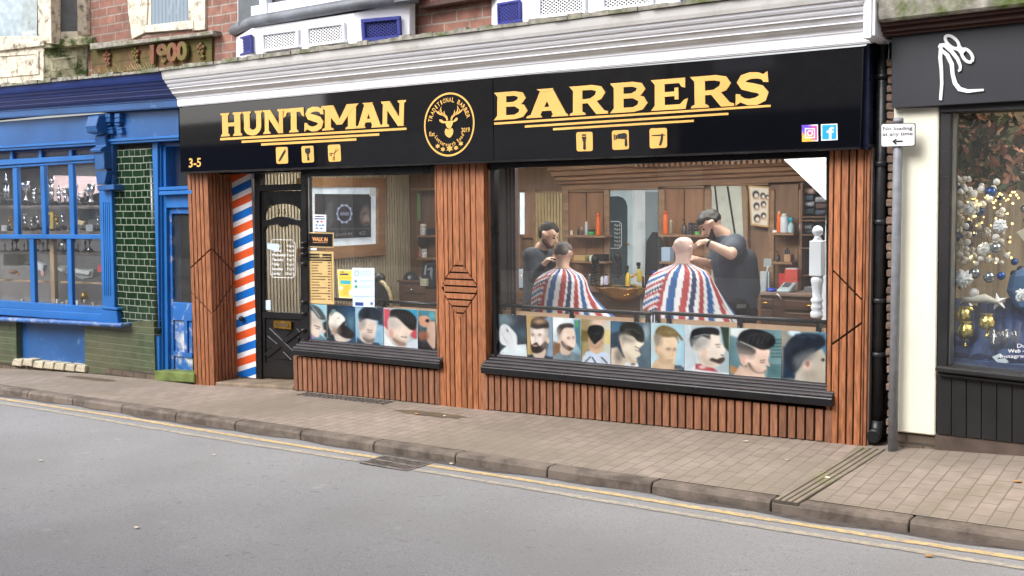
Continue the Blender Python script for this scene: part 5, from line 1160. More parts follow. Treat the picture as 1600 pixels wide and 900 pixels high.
# sign post
pp = thing('sign_post', 'grey post with a No loading at any time plate by the cream pier', 'road sign', (-2.2, -.1, 0))
Yp = -.075; Pt, Pb = at(1397.5, 190, Yp), at(1398.5, 706, Yp); xp = (Pt.x + Pb.x) / 2 + .005
MB().lathe((xp, Yp, Pb.z - .02), [(.031, 0), (.031, Pt.z - Pb.z + .02), (.028, Pt.z - Pb.z + .026)], 24).build('post', GALV, pp)
cpz = Pt.z; MB().lathe((xp, Yp, cpz - .01), [(.034, 0), (.034, .03), (.02, .036)], 20).build('post_cap', mat('grey_cap', (140, 142, 148), .5), pp)
YPL = Yp - .04; q = [(1376, 193), (1430.5, 192), (1430, 228.5), (1376, 230)]
pts = []
for cx, cy, a0 in ((.06, .09, 180), (.94, .09, 270), (.94, .91, 0), (.06, .91, 90)):
    for k in range(5): a = math.radians(a0 + k * 22.5); pts.append((cx + .06 * math.cos(a), cy + .09 * math.sin(a)))
o = MB(); o.ext([qat(q, u, v, YPL) for u, v in pts], (0, .008, 0)); plate = o.build('sign_plate', mat('plate_edge', (40, 42, 48), .4), pp)
o = MB(); o.ext([qat(q, .5 + (u - .5) * .955, .5 + (v - .5) * .94, YPL - .0015) for u, v in pts], (0, .001, 0)); o.build('plate_face', flat((236, 236, 240), .3), plate)
o = MB(); Jx = lambda x, y: (1340 + x / 5.623, 160 + y / 5.623)
text(o, 'No loading', [Jx(224, 214), Jx(482, 208), Jx(482, 240), Jx(224, 246)], YPL - .003, bold=.012); text(o, 'at any time', [Jx(219, 262), Jx(484, 256), Jx(484, 288), Jx(219, 294)], YPL - .003, bold=.012)
for k, P in enumerate(([(335, 336), (396, 334), (396, 348), (335, 350)], [(302, 343), (336, 318), (346, 322), (330, 343), (346, 366), (336, 372)])): o.pq([Jx(*p_) for p_ in P], YPL - .003 - .0004 * k, .001)
o.build('plate_lettering', mat('sign_black', (14, 14, 16), .4), plate)
o = MB(); o.box(xp - .04, xp + .04, YPL + .008, Yp, (at(1400, 200, Yp)).z, at(1400, 203, Yp).z); o.box(xp - .04, xp + .04, YPL + .008, Yp, (at(1400, 220, Yp)).z, at(1400, 223, Yp).z); o.build('clips', GALV, pp)

# christmas display
FUR = mat('white_wool', (226, 228, 230), .95, var=.05, bump=1, bscale=60); BBAU = mat('blue_bauble', (28, 70, 140), .15, metal=.6, var=.2); DBAU = mat('navy_bauble', (30, 40, 70), .25, metal=.5); GBAU = mat('crackled_gold_glass', (222, 200, 120), .18, metal=.85, var=.35, scale=40, bump=.6, bscale=50); SBAU = mat('smoky_silver_bauble', (150, 160, 170), .12, metal=.8)
Ax = lambda x, y: (1480 + x / 4.09, 160 + y / 4.09)
Bx = lambda x, y: (1480 + x / 4.09, 370 + y / 4.09)
hung = 'christmas decorations hanging in the right-hand shop window'
def decor(nm, p, rpx, m, label, Y=.3, kind='ball', cat='christmas bauble'):
    C_ = at(p[0], p[1], Y); sc_ = 1 / ((at(p[0] + 10, p[1], Y) - C_).length / 10) ; r_ = rpx / 4.09 / sc_
    o = MB()
    if kind == 'ball': o.ball(C_, r_, 18)
    elif kind == 'fur':
        o.ball(C_, r_ * .86, 14); rr = random.Random(int(p[0] * 7 + p[1]))
        for k in range(70):
            v = Vector((rr.gauss(0, 1), rr.gauss(0, 1), rr.gauss(0, 1))).normalized(); o.tube([C_ + v * r_ * .7, C_ + v * r_ * rr.uniform(1, 1.2)], [.014, .004], 4, a=rr.uniform(.85, 1.05))
    elif kind == 'star':
        pts = [C_ + Vector((math.cos(math.pi / 2 + k * math.pi / 5 + .2), 0, math.sin(math.pi / 2 + k * math.pi / 5 + .2))) * (r_ * (1.25 if k % 2 == 0 else .5)) for k in range(10)]
        n = 10; base = pts; o.add([C_ + Vector((0, -.03, 0)), C_ + Vector((0, .03, 0))] + base, [(0, 2 + i, 2 + (i + 1) % n) for i in range(n)] + [(1, 2 + (i + 1) % n, 2 + i) for i in range(n)])
    elif kind == 'vase':
        o.lathe(C_, [(r_ * .5, -r_), (r_ * .95, -r_ * .6), (r_, 0), (r_ * .8, r_ * .7), (r_ * .5, r_ * .95), (r_ * .85, r_ * 1.15), (r_ * .8, r_ * 1.15)], 18); o.lathe(C_ + Vector((0, 0, -r_ * 1.0)), [(r_ * .35, 0), (r_ * .12, -r_ * .3), (r_ * .12, -r_ * .7), (r_ * .3, -r_ * .85), (r_ * .2, -r_ * 1.05), (.01, -r_ * 1.1)], 12)
    ob = o.build(nm, m); tag(ob, label, cat, hung); return ob
rb = random.Random(31)
for k in range(44):
    x, y = rb.uniform(1494, 1640), rb.uniform(270, 560); decor('small_bauble', (x, y), rb.uniform(16, 34), (SBAU, BBAU, GBAU, FUR, DBAU)[k % 5], 'small bauble in the back rows of the right-hand window', rb.uniform(.55, 1.1), 'ball')
WB = mat('white_bead', (220, 218, 214), .6)
for nm, p, r_, m, l, Y, k, c_ in (
    ('fur_bauble', Ax(155, 675), 48, FUR, 'fluffy white ball with a price tag, upper left of the display', .28, 'fur', 'christmas bauble'), ('fur_bauble', Ax(338, 790), 44, FUR, 'fluffy white ball right of the upper garland', .3, 'fur', 'christmas bauble'),
    ('fur_bauble', Bx(235, 80), 42, FUR, 'fluffy white ball beside the oval silver bauble', .3, 'fur', 'christmas bauble'), ('fur_bauble', Bx(98, 268), 60, FUR, 'largest fluffy white ball, low at the left of the window', .22, 'fur', 'christmas bauble'),
    ('bauble', Ax(277, 574), 40, BBAU, 'large matt blue ball near the top of the lights', .3, 'ball', 'christmas bauble'), ('bauble', Ax(215, 695), 26, BBAU, 'small blue silver bauble right of the tagged fluffy ball', .34, 'ball', 'christmas bauble'),
    ('bauble', Ax(135, 790), 36, DBAU, 'dark grey blue bauble under the tagged fluffy ball', .36, 'ball', 'christmas bauble'), ('bauble', Ax(50, 860), 36, DBAU, 'glossy navy bauble at the left edge of the window', .28, 'ball', 'christmas bauble'),
    ('bauble', Ax(70, 560), 34, DBAU, 'dark navy bauble high at the left edge of the window', .3, 'ball', 'christmas bauble'), ('bauble', Bx(312, 70), 36, SBAU, 'silver blue oval bauble under the middle fluffy balls', .3, 'ball', 'christmas bauble'),
    ('bauble', Bx(175, 232), 38, SBAU, 'pale silver bauble right of the largest fluffy ball', .32, 'ball', 'christmas bauble'), ('bauble', Bx(268, 258), 38, SBAU, 'smoky silver bauble in the middle of the lower row', .3, 'ball', 'christmas bauble'), ('bauble', Bx(345, 250), 28, BBAU, 'deep blue bauble at the right of the lower row', .33, 'ball', 'christmas bauble'),
    ('white_ball', Bx(172, 358), 32, WB, 'plain white ball resting on the twig', .26, 'ball', 'white ball'), ('star', Bx(325, 415), 52, FUR, 'white woolly star at the end of the twig', .26, 'star', 'star'),
    ('gold_glass_vase', Bx(102, 500), 50, GBAU, 'gold crackled glass goblet, the upper left one', .34, 'vase', 'glass ornament'), ('gold_glass_vase', Bx(118, 600), 54, GBAU, 'gold crackled glass goblet, the lowest of the three', .24, 'vase', 'glass ornament'), ('gold_glass_vase', Bx(255, 545), 50, GBAU, 'gold crackled glass goblet, the right-hand one', .28, 'vase', 'glass ornament'),
    ('bauble', Bx(42, 716), 18, BBAU, 'small bright blue bauble on a stand in the bottom left corner', .2, 'ball', 'christmas bauble'), ('bauble', Bx(250, 790), 26, BBAU, 'bright blue ball lying on the window bottom', .2, 'ball', 'christmas bauble'), ('fur_bauble', Bx(480, 375), 44, FUR, 'fluffy white ball at the right edge of the frame', .2, 'fur', 'christmas bauble')):
    decor(nm, p, r_, m, l, Y, k, c_)
TWIG = mat('pale_twig', (196, 190, 178), .8)
o = MB(); o.tube([at(*Bx(80, 395), .25), at(*Bx(160, 402), .25), at(*Bx(240, 392), .24), at(*Bx(330, 420), .24)], [.012, .022, .03, .01], 8); tag(o.build('woolly_twig', TWIG), 'pale woolly branch lying across the middle of the display', 'branch')
rr = random.Random(12)
gl = thing('bead_garland', 'garland of small white woolly beads down the left of the display', 'garland', at(1500, 330, .35))
gb = MB(); pts = []
for k in range(130):
    x = rr.uniform(35, 150) if k % 3 else rr.uniform(120, 400); y = rr.uniform(480, 1030)
    if x < 28 or x > 360: x = rr.uniform(30, 340)
    P = at(*Ax(x, y), rr.uniform(.25, .5)); gb.ball(P, rr.uniform(.014, .026), 8); pts.append(P)
gb.build('beads', WB, gl); pts.sort(key=lambda p_: p_.z); gt = MB(); gt.tube(pts[::4], .0018, 4); gt.build('thread', flat((120, 110, 100)), gl)
LIT = mat('fairy_light_glow', (255, 205, 110), .5, emit=4)
fl = thing('fairy_lights', 'string of warm yellow fairy lights among the baubles', 'fairy lights', at(1530, 320, .35)); o = MB(); pts = []
for k in range(60):
    t = k / 60; x = 150 + 800 * t if k < 24 else rr.uniform(130, 420); y = (640 - 25 * math.sin(k) - 60 * t * 2.2) if k < 24 else rr.uniform(600, 1030)
    P = at(*Ax(x, y), rr.uniform(.22, .4)); o.ball(P, rr.uniform(.0045, .008), 6); pts.append(P)
o.build('bulbs', LIT, fl); gt = MB(); gt.tube(pts[:24], .0015, 4); gt.tube(pts[24:], .0012, 4); gt.build('wire', flat((60, 56, 50)), fl)
BF = mat('blue_fabric', (30, 56, 104), .7, var=.25, scale=5, bump=.6, bscale=12)
o = MB(); 
for k in range(9): o.tube([at(1488 + k * 14, 560 + k * 1.5, .18 + .05 * (k % 3)), at(1492 + k * 14, 520, .45), at(1494 + k * 14, 470 + 6 * (k % 3), .7)], [.07, .06, .03], 8)
o.pq([(1485, 560), (1640, 575), (1640, 583), (1485, 568)], .12, .5); tag(o.build('blue_cloth', BF), 'crumpled blue cloth covering the bottom of the right-hand display', 'cloth')
slab('dark_candle_box', [Bx(168, 700), Bx(235, 700), Bx(235, 775), Bx(168, 775)], .22, .1, (50, 42, 58), 'dark box with three pale dots on the blue cloth', 'box')
o = MB()
for x, y, r_ in ((178, 720, .012), (218, 718, .012), (196, 757, .017)): o.lathe(at(*Bx(x, y), .218), [(r_, 0), (r_, .003)], 12, axis=(0, -1, 0))
tag(o.build('pale_dots', WHITE), 'three pale round lids on the dark box', 'lids')
for i, (x0, x1, l) in enumerate(((285, 350, 'left of two clear glass tumblers on the blue cloth'), (365, 430, 'right of two clear glass tumblers on the blue cloth'))):
    P = at(*Bx((x0 + x1) / 2, 720), .26); o = MB(); o.lathe(P, [(.055, 0), (.062, .13), (.056, .13), (.05, .01)], 18); tag(o.build('glass_tumbler', GLASS2), l, 'glass')
slab('paper_sign', [Bx(285, 768), Bx(340, 745), Bx(395, 800), Bx(345, 828)], .15, .004, (216, 222, 228), 'white paper tag lying tilted at the bottom of the display', 'paper')
slab('blue_fur_throw', [Bx(400, 220), Bx(600, 200), Bx(600, 500), Bx(440, 480), Bx(370, 350)], .5, .2, (66, 104, 148), 'fuzzy blue throw hanging at the right of the display', 'throw', bev=.04)
slab('wall_tag', [Ax(440, 830), Ax(500, 800), Ax(540, 860), Ax(500, 900)], .6, .02, (220, 214, 196), 'pale wooden rhombus ornament on the backboard', 'ornament') 
o = MB(); rr = random.Random(3)
FOL = mat('dark_foliage', (66, 74, 44), .8, var=.4); PKS = mat('dusty_pink_petals', (176, 130, 108), .8, var=.3)
for k in range(700):
    C_ = at(rr.uniform(1490, 1640), 180 + 115 * rr.random() ** .8, rr.uniform(.45, 1.2)); a = rr.uniform(0, 6.28); b = rr.uniform(-1, 1); s = rr.uniform(.03, .07)
    u = Vector((math.cos(a), b * .5, math.sin(a))) * s; v = Vector((-math.sin(a), .6, math.cos(a) * .5)) * s * .45
    o.add([C_ - u, C_ - v, C_ + u, C_ + v], [(0, 1, 2, 3)], mi=1 if rr.random() < .38 else 0)
tag(o.build('foliage_garland', [FOL, PKS]), 'garland of dark leaves and dusty pink flowers filling the top of the right-hand window', 'garland', kind='stuff')
# window lettering
o = MB(); text(o, 'Du', [Bx(447, 682), Bx(500, 682), Bx(500, 708), Bx(447, 708)], .066); text(o, 'Web -', [Bx(388, 717), Bx(492, 714), Bx(492, 738), Bx(388, 741)], .066, bold=.01); text(o, 'Instagram', [Bx(338, 752), Bx(520, 748), Bx(520, 770), Bx(338, 776)], .066)
o.build('window_lettering', WHITE, rw_)

# ================================================================= the other side of the street (seen only in reflections)
def opposite(x0, x1, h, m, label, wins, shop):
    t = thing('opposite_building', label, 'building', ((x0 + x1) / 2, -9.8, 0), 'buildings across the street')
    MB().box(x0, x1, -12, -9.8, -1, h).build('wall', m, t); fr = MB(); gp = MB()
    n = wins; w_ = (x1 - x0) / n
    for i in range(n if h > 6 else 0):
        cx = x0 + w_ * (i + .5); fr.box(cx - .55, cx + .55, -9.84, -9.79, 3.9, 5.4); gp.box(cx - .45, cx + .45, -9.85, -9.82, 4.0, 5.3)
    if h > 6: fr.build('window_frames', WHITEP, t); gp.build('window_panes', mat('dark_opposite_glass', (40, 44, 50), .1), t)
    MB().box(x0 + .2, x1 - .2, -9.9, -9.7, 2.5, 3.2).build('shop_fascia', shop, t); MB().box(x0 + .4, x1 - .4, -9.84, -9.78, .4, 2.5).build('shop_window', mat('dark_opposite_glass', (40, 44, 50), .1), t)
opposite(-34, -17.5, 3.75, mat('opposite_cream', (206, 200, 190), .8), 'cream rendered building reflected in the sign and windows', 5, flat((60, 70, 110)))
opposite(-17.4, -9, 4.3, mat('opposite_cream', (206, 200, 190), .8), 'low rendered building across the street reflected in the left windows', 4, flat((220, 220, 220)))
opposite(-8.9, 2, 6.4, mat('opposite_grey', (180, 178, 176), .8), 'pale grey building across the street behind the photographer', 4, flat((70, 76, 90)))
opposite(2.1, 16, 6.6, REDB, 'brick building across the street to the right', 5, flat((200, 196, 186)))
# ================================================================= inside the barber shop
ZF = -.03; YBK = 3.0; XW = -9.3
structure(MB().box(XW - .1, -2.3, .46, YBK + .2, ZF - .1, ZF).build('interior_floor', mat('floor_boards', (120, 100, 84), .5, var=.2, stretch=(1, 8, 1))))
structure(MB().box(XW - .1, -2.3, .17, YBK + .2, 2.4, 2.5).build('interior_ceiling', flat((226, 224, 220), .8)))
IW = mat('stained_wood_wall', (132, 102, 80), .55, var=.14, scale=3, stretch=(6, 6, .7), bump=.12)
iw = structure(MB().box(XW - .1, -2.3, YBK + .06, YBK + .16, ZF, 2.4).build('back_wall', IW))
structure(MB().box(-2.4, -2.3, .36, YBK + .06, ZF, 2.4).build('right_wall', flat((205, 205, 208), .8)))
CRS = mat('cream_slat', (196, 184, 158), .6, var=.06, attr=True); CRG = mat('slat_shadow_gap', (92, 80, 66), .8)
mb = MB(); mb.box(XW - .06, XW - .03, .4, YBK + .06, ZF, 2.4, mi=1)
for k in range(54):
    y = .42 + k * .049; mb.box(XW - .03, XW, y, y + .03, ZF, 2.4, a=rw.uniform(.93, 1.04))
lw = structure(mb.build('slatted_side_wall', [CRS, CRG]))
structure(MB().box(XW - .1, XW - .06, .4, YBK, ZF, 2.4).build('side_wall', flat((180, 170, 150))))
# ceiling panels out of view, added to brighten the shop
LP = mat('fill_panel_glow', (255, 250, 240), .5, emit=15)
for i, (x, y, l) in enumerate(((-8.3, 1.1, 'unseen added fill light above the screen corner by the door'), (-6.6, 1.5, 'unseen added fill light behind the middle pilaster'), (-5.0, 1.4, 'unseen added fill light over the first barber chair'), (-4.3, 1.5, 'unseen added fill light over the second barber chair'))):
    t = thing('ceiling_fill_light', l, 'ceiling light', (x, y, 2.4), 'unseen fill lights added in the barber shop')
    MB().box(x - .32, x + .32, y - .32, y + .32, 2.375, 2.398).build('frame', WHITE, t); MB().box(x - .29, x + .29, y - .29, y + .29, 2.368, 2.374).build('diffuser', LP, t)
t = thing('ceiling_fill_light', 'unseen fill light added to brighten the white stairs', 'ceiling light', (-3.1, .5, 2.4), 'unseen fill lights added in the barber shop'); MB().box(-3.5, -2.6, .3, .75, 2.375, 2.398).build('frame', WHITE, t); MB().box(-3.45, -2.65, .33, .72, 2.368, 2.374).build('diffuser', LP, t)  # extra panel put in to brighten the stair soffit
TW = mat('trim_wood', (152, 120, 94), .5, var=.15, scale=4, stretch=(.6, 5, 5)); TWD = mat('trim_wood_dark', (112, 84, 66), .55, var=.15, scale=4, stretch=(.6, 5, 5))
# deep wooden cornice over the stations
pr = [(3.06, 1.90), (2.98, 1.90), (2.97, 1.955), (2.9, 1.97), (2.89, 2.0), (2.83, 2.01), (2.82, 2.05), (2.75, 2.06), (2.74, 2.11), (2.68, 2.12), (2.67, 2.2), (3.06, 2.2)]
st_ = thing('station_panelling', 'brown wooden panelling with deep cornice and posts along the back wall of the barber shop', 'wall panelling', (-5, YBK, 1.5))
MB().sweep(pr, -6.9, -3.4, -.0, .06).build('cornice', TW, st_)
mb = MB()
for k in range(34): x = -5.75 + k * .062; mb.box(x, x + .035, 2.63, 2.67, 2.13, 2.19)
mb.build('dentil_strip', TW, st_)
def wq(mb, x0, y0, x1, y1, Y=YBK, th=.05, mi=0): mb.rq(x0, y0, x1, y1, Y, th, mi); return mb
mb = MB()
for a, b in ((806, 812), (833, 836.5), (879.5, 888), (943.5, 952), (1028.5, 1038), (1100, 1110), (1165, 1168), (1200, 1209), (1247, 1251)): wq(mb, a, 296, b, 500, YBK - .01, .07)
for a, b, y0, y1 in ((888, 943.5, 297, 300), (1038, 1100, 291, 294), (806, 880, 299, 302), (952, 1028, 292, 296.5), (1110, 1200, 287, 290)): wq(mb, a, y0, b, y1, YBK - .005, .06)
mb.build('posts', TW, st_, bevel=.004)
PANL = mat('light_wood_panel', (150, 110, 80), .5, var=.1, scale=3, stretch=(5, 5, .8))
for a, b, y0, y1 in ((889, 915.5, 301, 410), (917, 943, 301, 410), (1038.5, 1068, 295, 400), (1070, 1099.5, 295, 400), (813, 833, 302, 372), (1210, 1247, 288, 455)): wq(MB(), a, y0, b, y1, YBK + .02, .03).build('panel', PANL if b < 1200 else IW, st_, bevel=.004)
# shelves
def shelf_(x0, x1, y, label, dep=.16, grp='wooden shelves in the barber shop', Y=None, th=3.5):
    Y = YBK if Y is None else Y; o = MB(); a, b = at(x0, y, Y - dep), at(x1, y + (x1 - x0) * .02, Y - dep); th_ = .026
    o.box(a.x, b.x, Y - dep, Y + .0, (a.z + b.z) / 2 - th_, (a.z + b.z) / 2); tag(o.build('wall_shelf', TW, bevel=.004), label, 'shelf', grp); return (a.z + b.z) / 2
z1 = shelf_(879, 945, 367, 'upper shelf holding the orange can left of the mirrored door', .18); z2 = shelf_(893, 946, 407.5, 'lower shelf left of the mirrored door, behind the seated left customer')
z3 = shelf_(1028.5, 1100, 366, 'upper shelf holding black jars behind the standing right barber'); z4 = shelf_(1028.5, 1056, 408.5, 'short lower shelf with a blue box by the bald customer')
z5 = shelf_(1203, 1240, 363.5, 'upper right shelf holding big white and teal bottles'); z6 = shelf_(1203, 1238, 409, 'lower right shelf holding a comb block')
z7 = shelf_(641, 700, 293, 'dark shelf high behind the small window', .2); z8 = shelf_(651, 700, 367, 'shelf with the white jar behind the small window', .15); z9 = shelf_(651, 700, 402.5, 'shelf with the mugs behind the small window', .15)
# ---- bottles, cans and jars
def bottle(px, pyb, hpx, wpx, kind, body, cap, label, Y=YBK - .09, zb_=None, nm='bottle', cat='bottle', grp='hair products on the shelves'):
    b = at(px, pyb, Y); z = b.z if zb_ is None else zb_; sc_ = (at(px, pyb - 10, Y) - b).length / 10; h = hpx * sc_; r = wpx * sc_ / 2
    t = thing(nm, label, cat, (b.x, Y, z), grp); A = MB(); Cc = MB(); c0 = Vector((b.x, Y, z))
    if kind == 'can': A.lathe(c0, [(r * .95, 0), (r, .01), (r, h * .8), (r * .85, h * .84)], 14); Cc.lathe(c0 + Vector((0, 0, h * .84)), [(r * .7, 0), (r * .7, h * .1), (r * .4, h * .16)], 12)
    elif kind == 'jar': A.lathe(c0, [(r * .95, 0), (r, .006), (r, h * .6), (r * .92, h * .64)], 16); Cc.lathe(c0 + Vector((0, 0, h * .64)), [(r, 0), (r, h * .34), (r * .9, h * .36)], 16)
    elif kind == 'pump': A.lathe(c0, [(r * .95, 0), (r, .01), (r, h * .55), (r * .4, h * .66)], 14); Cc.lathe(c0 + Vector((0, 0, h * .66)), [(r * .35, 0), (r * .35, h * .12), (r * .12, h * .14), (r * .12, h * .3)], 8); Cc.box(c0.x - r * .9, c0.x + r * .15, Y - r * .2, Y + r * .2, z + h * .92, z + h)
    elif kind == 'spray': A.lathe(c0, [(r * .9, 0), (r, .01), (r, h * .45), (r * .35, h * .68)], 14); Cc.lathe(c0 + Vector((0, 0, h * .68)), [(r * .4, 0), (r * .3, h * .14)], 8); Cc.box(c0.x - r * 1.1, c0.x + r * .4, Y - r * .25, Y + r * .25, z + h * .82, z + h); Cc.box(c0.x - r * .8, c0.x - r * .5, Y - r * .15, Y + r * .15, z + h * .64, z + h * .84)
    A.build('body', flat(body, .35), t); Cc.build('cap', flat(cap, .4), t); return t
OR = (240, 110, 34); WT = (226, 228, 232); BK = (24, 24, 26)
for a in ((893, 366, 7, 4, 'jar', WT, WT, 'tiny white pot at the left end of the upper shelf'), (904, 366, 13, 4, 'pump', BK, BK, 'small black dropper bottle on the upper left shelf'), (909.5, 366, 12, 4.5, 'pump', (70, 70, 74), WT, 'grey and white pump bottle beside the dropper bottle'),
          (916.5, 366, 21, 5, 'can', (190, 200, 214), WT, 'slim silver blue can on the upper left shelf'), (924.5, 366.5, 9, 11, 'jar', (46, 160, 62), BK, 'squat green jar with a black lid beside the orange can'), (934.8, 366.5, 35, 7.5, 'can', OR, OR, 'tall orange can between the green jar and the mirrored door'), (933, 366.8, 6, 2.5, 'jar', WT, WT, 'tiny white tube in front of the tall orange can')):
    bottle(*a, zb_=z1)
bottle(917, 407, 9, 4.5, 'jar', (90, 210, 90), (90, 210, 90), 'small green pot on the lower left shelf', zb_=z2)
for a in ((1040, 366, 37, 8.5, 'can', OR, (226, 100, 30), 'tall orange can at the left end of the shelf behind the right barber'), (1048.5, 366, 23, 5, 'can', (150, 140, 120), WT, 'slim grey can beside the tall orange can'), (1069.5, 365, 24, 7.5, 'pump', (60, 60, 66), BK, 'dark pump bottle with a white label on the middle shelf'),
          (1079, 365, 9, 8, 'jar', (48, 46, 60), BK, 'lower dark jar left of the barber\'s face'), (1088, 365.5, 9, 8, 'jar', (60, 52, 90), BK, 'dark purple jar nearest the barber\'s face'), (1089, 366, 5, 7, 'jar', (90, 200, 70), (90, 200, 70), 'bright green lid in front of the dark purple jar', YBK - .14)):
    bottle(*a, zb_=z3)
bottle(1079, 356, 9, 7.6, 'jar', (56, 50, 84), BK, 'upper dark jar stacked left of the barber\'s face', zb_=z3 + .066); bottle(1087.5, 357, 9, 7.6, 'jar', (40, 40, 50), BK, 'upper black jar stacked beside the barber\'s face', zb_=z3 + .066)
for a in ((1217.3, 363, 34, 7, 'can', OR, (250, 190, 140), 'orange can on the upper right shelf'), (1225.5, 363, 30, 12.5, 'can', (220, 228, 240), WT, 'big white bottle on the upper right shelf'), (1236, 363.5, 24, 10, 'spray', (190, 225, 236), (40, 170, 200), 'clear bottle with a teal spray head on the upper right shelf'), (1211, 363.5, 4, 9, 'jar', WT, WT, 'flat white dish at the left of the upper right shelf')):
    bottle(*a, zb_=z5)
bottle(1215.5, 409, 16, 6.5, 'pump', (60, 60, 66), BK, 'small black and white dropper bottle on the lower right shelf', zb_=z6)
bottle(661.5, 366, 17, 10, 'jar', WT, (240, 236, 226), 'round white jar with a dark emblem behind the small window', zb_=z8, nm='jar', cat='jar')
bottle(663, 402, 13, 9, 'jar', (226, 230, 234), (226, 230, 234), 'white mug on the shelf behind the small window', zb_=z9, nm='mug', cat='mug'); bottle(656.5, 402, 15, 4, 'pump', (224, 150, 150), WT, 'small pink bottle beside the white mug', zb_=z9)
def boxy(nm, x0, y0, x1, y1, Y, dep, c, lab, cat, zb_=None, rough=.5, grp=None):
    a, b = at(x0, (y0 + y1) / 2, Y), at(x1, (y0 + y1) / 2, Y); zt_, zo = at((x0 + x1) / 2, y0, Y).z, at((x0 + x1) / 2, y1, Y).z
    if zb_ is not None: zt_ += zb_ - zo; zo = zb_
    o = MB(); o.box(a.x, b.x, Y, Y + dep, zo, zt_); ob = o.build(nm, flat(c, rough), bevel=.004); tag(ob, lab, cat, grp); return ob
boxy('wooden_box', 896, 399, 914, 407, YBK - .15, .1, (196, 164, 116), 'long tan box on the lower left shelf', 'box', z2); boxy('carton', 920.5, 398, 928, 407, YBK - .15, .1, (220, 222, 226), 'white carton beside the green pot', 'box', z2); boxy('black_case', 928.5, 396, 943, 407, YBK - .15, .12, (34, 34, 38), 'black case at the right end of the lower left shelf', 'case', z2)
boxy('paper_box', 1033, 386, 1047, 408, YBK - .15, .1, (170, 196, 228), 'pale blue box on the short shelf by the bald customer', 'box', z4)
boxy('comb_block', 1225, 397, 1235, 409, YBK - .15, .1, (190, 150, 116), 'wooden block holding clippers on the lower right shelf', 'block', z6)
o = MB(); C_ = at(1230, 397, YBK - .1); 
for k in range(3): o.box(C_.x - .025 + k * .02, C_.x - .013 + k * .02, YBK - .12, YBK - .09, C_.z, C_.z + .04 + .02 * (k == 1))
tag(o.build('clipper_combs', flat((90, 90, 96))), 'grey clipper combs standing in the wooden block', 'combs')
boxy('dark_box', 666.5, 356.5, 679, 366.5, YBK - .12, .1, (60, 62, 70), 'dark box beside the round white jar behind the small window', 'box', z8)
# coat on hook / mirrors / mirrored white door
o = MB(); o.lathe(at(661, 377.5, YBK - .01), [(.085, 0), (.085, .015)], 24, axis=(0, -1, 0)); tag(o.build('round_mirror', mat('dark_mirror', (70, 62, 56), .1, metal=.4)), 'round dark mirror between the shelves behind the small window', 'mirror')
boxy('green_strip', 651.5, 302, 656, 345, YBK - .03, .02, (120, 160, 96), 'pale green strip beside the small window shelves', 'strip')
dr = thing('mirrored_door', 'mirror reflection, built solid, of a pale blue-white door with a dark arched pane', 'door', at(990, 460, YBK))  # what the mirror reflects, modelled as a solid door
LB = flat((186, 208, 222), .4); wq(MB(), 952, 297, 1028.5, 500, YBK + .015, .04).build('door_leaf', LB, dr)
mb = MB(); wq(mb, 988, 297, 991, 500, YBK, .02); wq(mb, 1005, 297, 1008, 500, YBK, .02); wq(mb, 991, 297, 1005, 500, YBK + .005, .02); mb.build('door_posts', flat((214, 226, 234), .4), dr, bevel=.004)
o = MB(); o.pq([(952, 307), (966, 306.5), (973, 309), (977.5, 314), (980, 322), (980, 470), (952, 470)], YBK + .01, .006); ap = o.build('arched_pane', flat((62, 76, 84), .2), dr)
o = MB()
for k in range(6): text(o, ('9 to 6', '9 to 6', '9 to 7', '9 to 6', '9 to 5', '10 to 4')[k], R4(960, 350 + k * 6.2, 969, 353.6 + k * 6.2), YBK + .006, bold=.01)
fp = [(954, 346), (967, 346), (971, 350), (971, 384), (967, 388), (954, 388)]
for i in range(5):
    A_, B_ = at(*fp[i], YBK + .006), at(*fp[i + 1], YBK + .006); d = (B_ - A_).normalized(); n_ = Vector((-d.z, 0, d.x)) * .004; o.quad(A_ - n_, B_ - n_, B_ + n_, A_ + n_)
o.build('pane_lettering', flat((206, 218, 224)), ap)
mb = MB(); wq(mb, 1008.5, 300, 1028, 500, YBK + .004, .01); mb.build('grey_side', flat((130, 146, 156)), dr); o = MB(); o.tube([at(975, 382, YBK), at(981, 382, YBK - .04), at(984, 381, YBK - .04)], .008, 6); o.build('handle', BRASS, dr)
boxy('light_switch', 995, 346, 1003, 357, YBK - .005, .01, (196, 210, 220), 'white switch plate on the mirrored pale door post', 'switch')
# dark coat from the mirror view, built solid right of the mirrored door
o = MB(); C_ = at(1018, 420, YBK - .12); zt_ = at(1018, 362, YBK).z
o.lathe((C_.x + .04, YBK - .12, ZF + .7), [(.13, 0), (.12, .3), (.11, .5), (.1, zt_ - ZF - .8), (.03, zt_ - ZF - .7)], 14, sy=.5); tag(o.build('mirrored_coat', mat('dark_coat', (26, 30, 38), .8, bump=.5)), 'dark coat reflected in the mirror at the right edge of the pale door', 'coat')
# mirror wing at the left: wood panel, lit tube and cream slats
o = MB(); 
for k in range(9): wq(o, 837 + k * 4.8, 301, 840.4 + k * 4.8, 460, YBK + .0, .03)
tag(o.build('cream_slat_panel', mat('cream_slat_panel', (190, 168, 124), .6)), 'narrow panel of cream slats behind the left barber', 'slatted panel')
o = MB(); a, b = at(816, 366, YBK - .04), at(816, 301, YBK - .04); o.tube([a, b], .028, 12); tag(o.build('tube_light', mat('tube_light_glow', (214, 228, 240), .4, emit=.7)), 'pale vertical tube light left of the left barber', 'tube light')
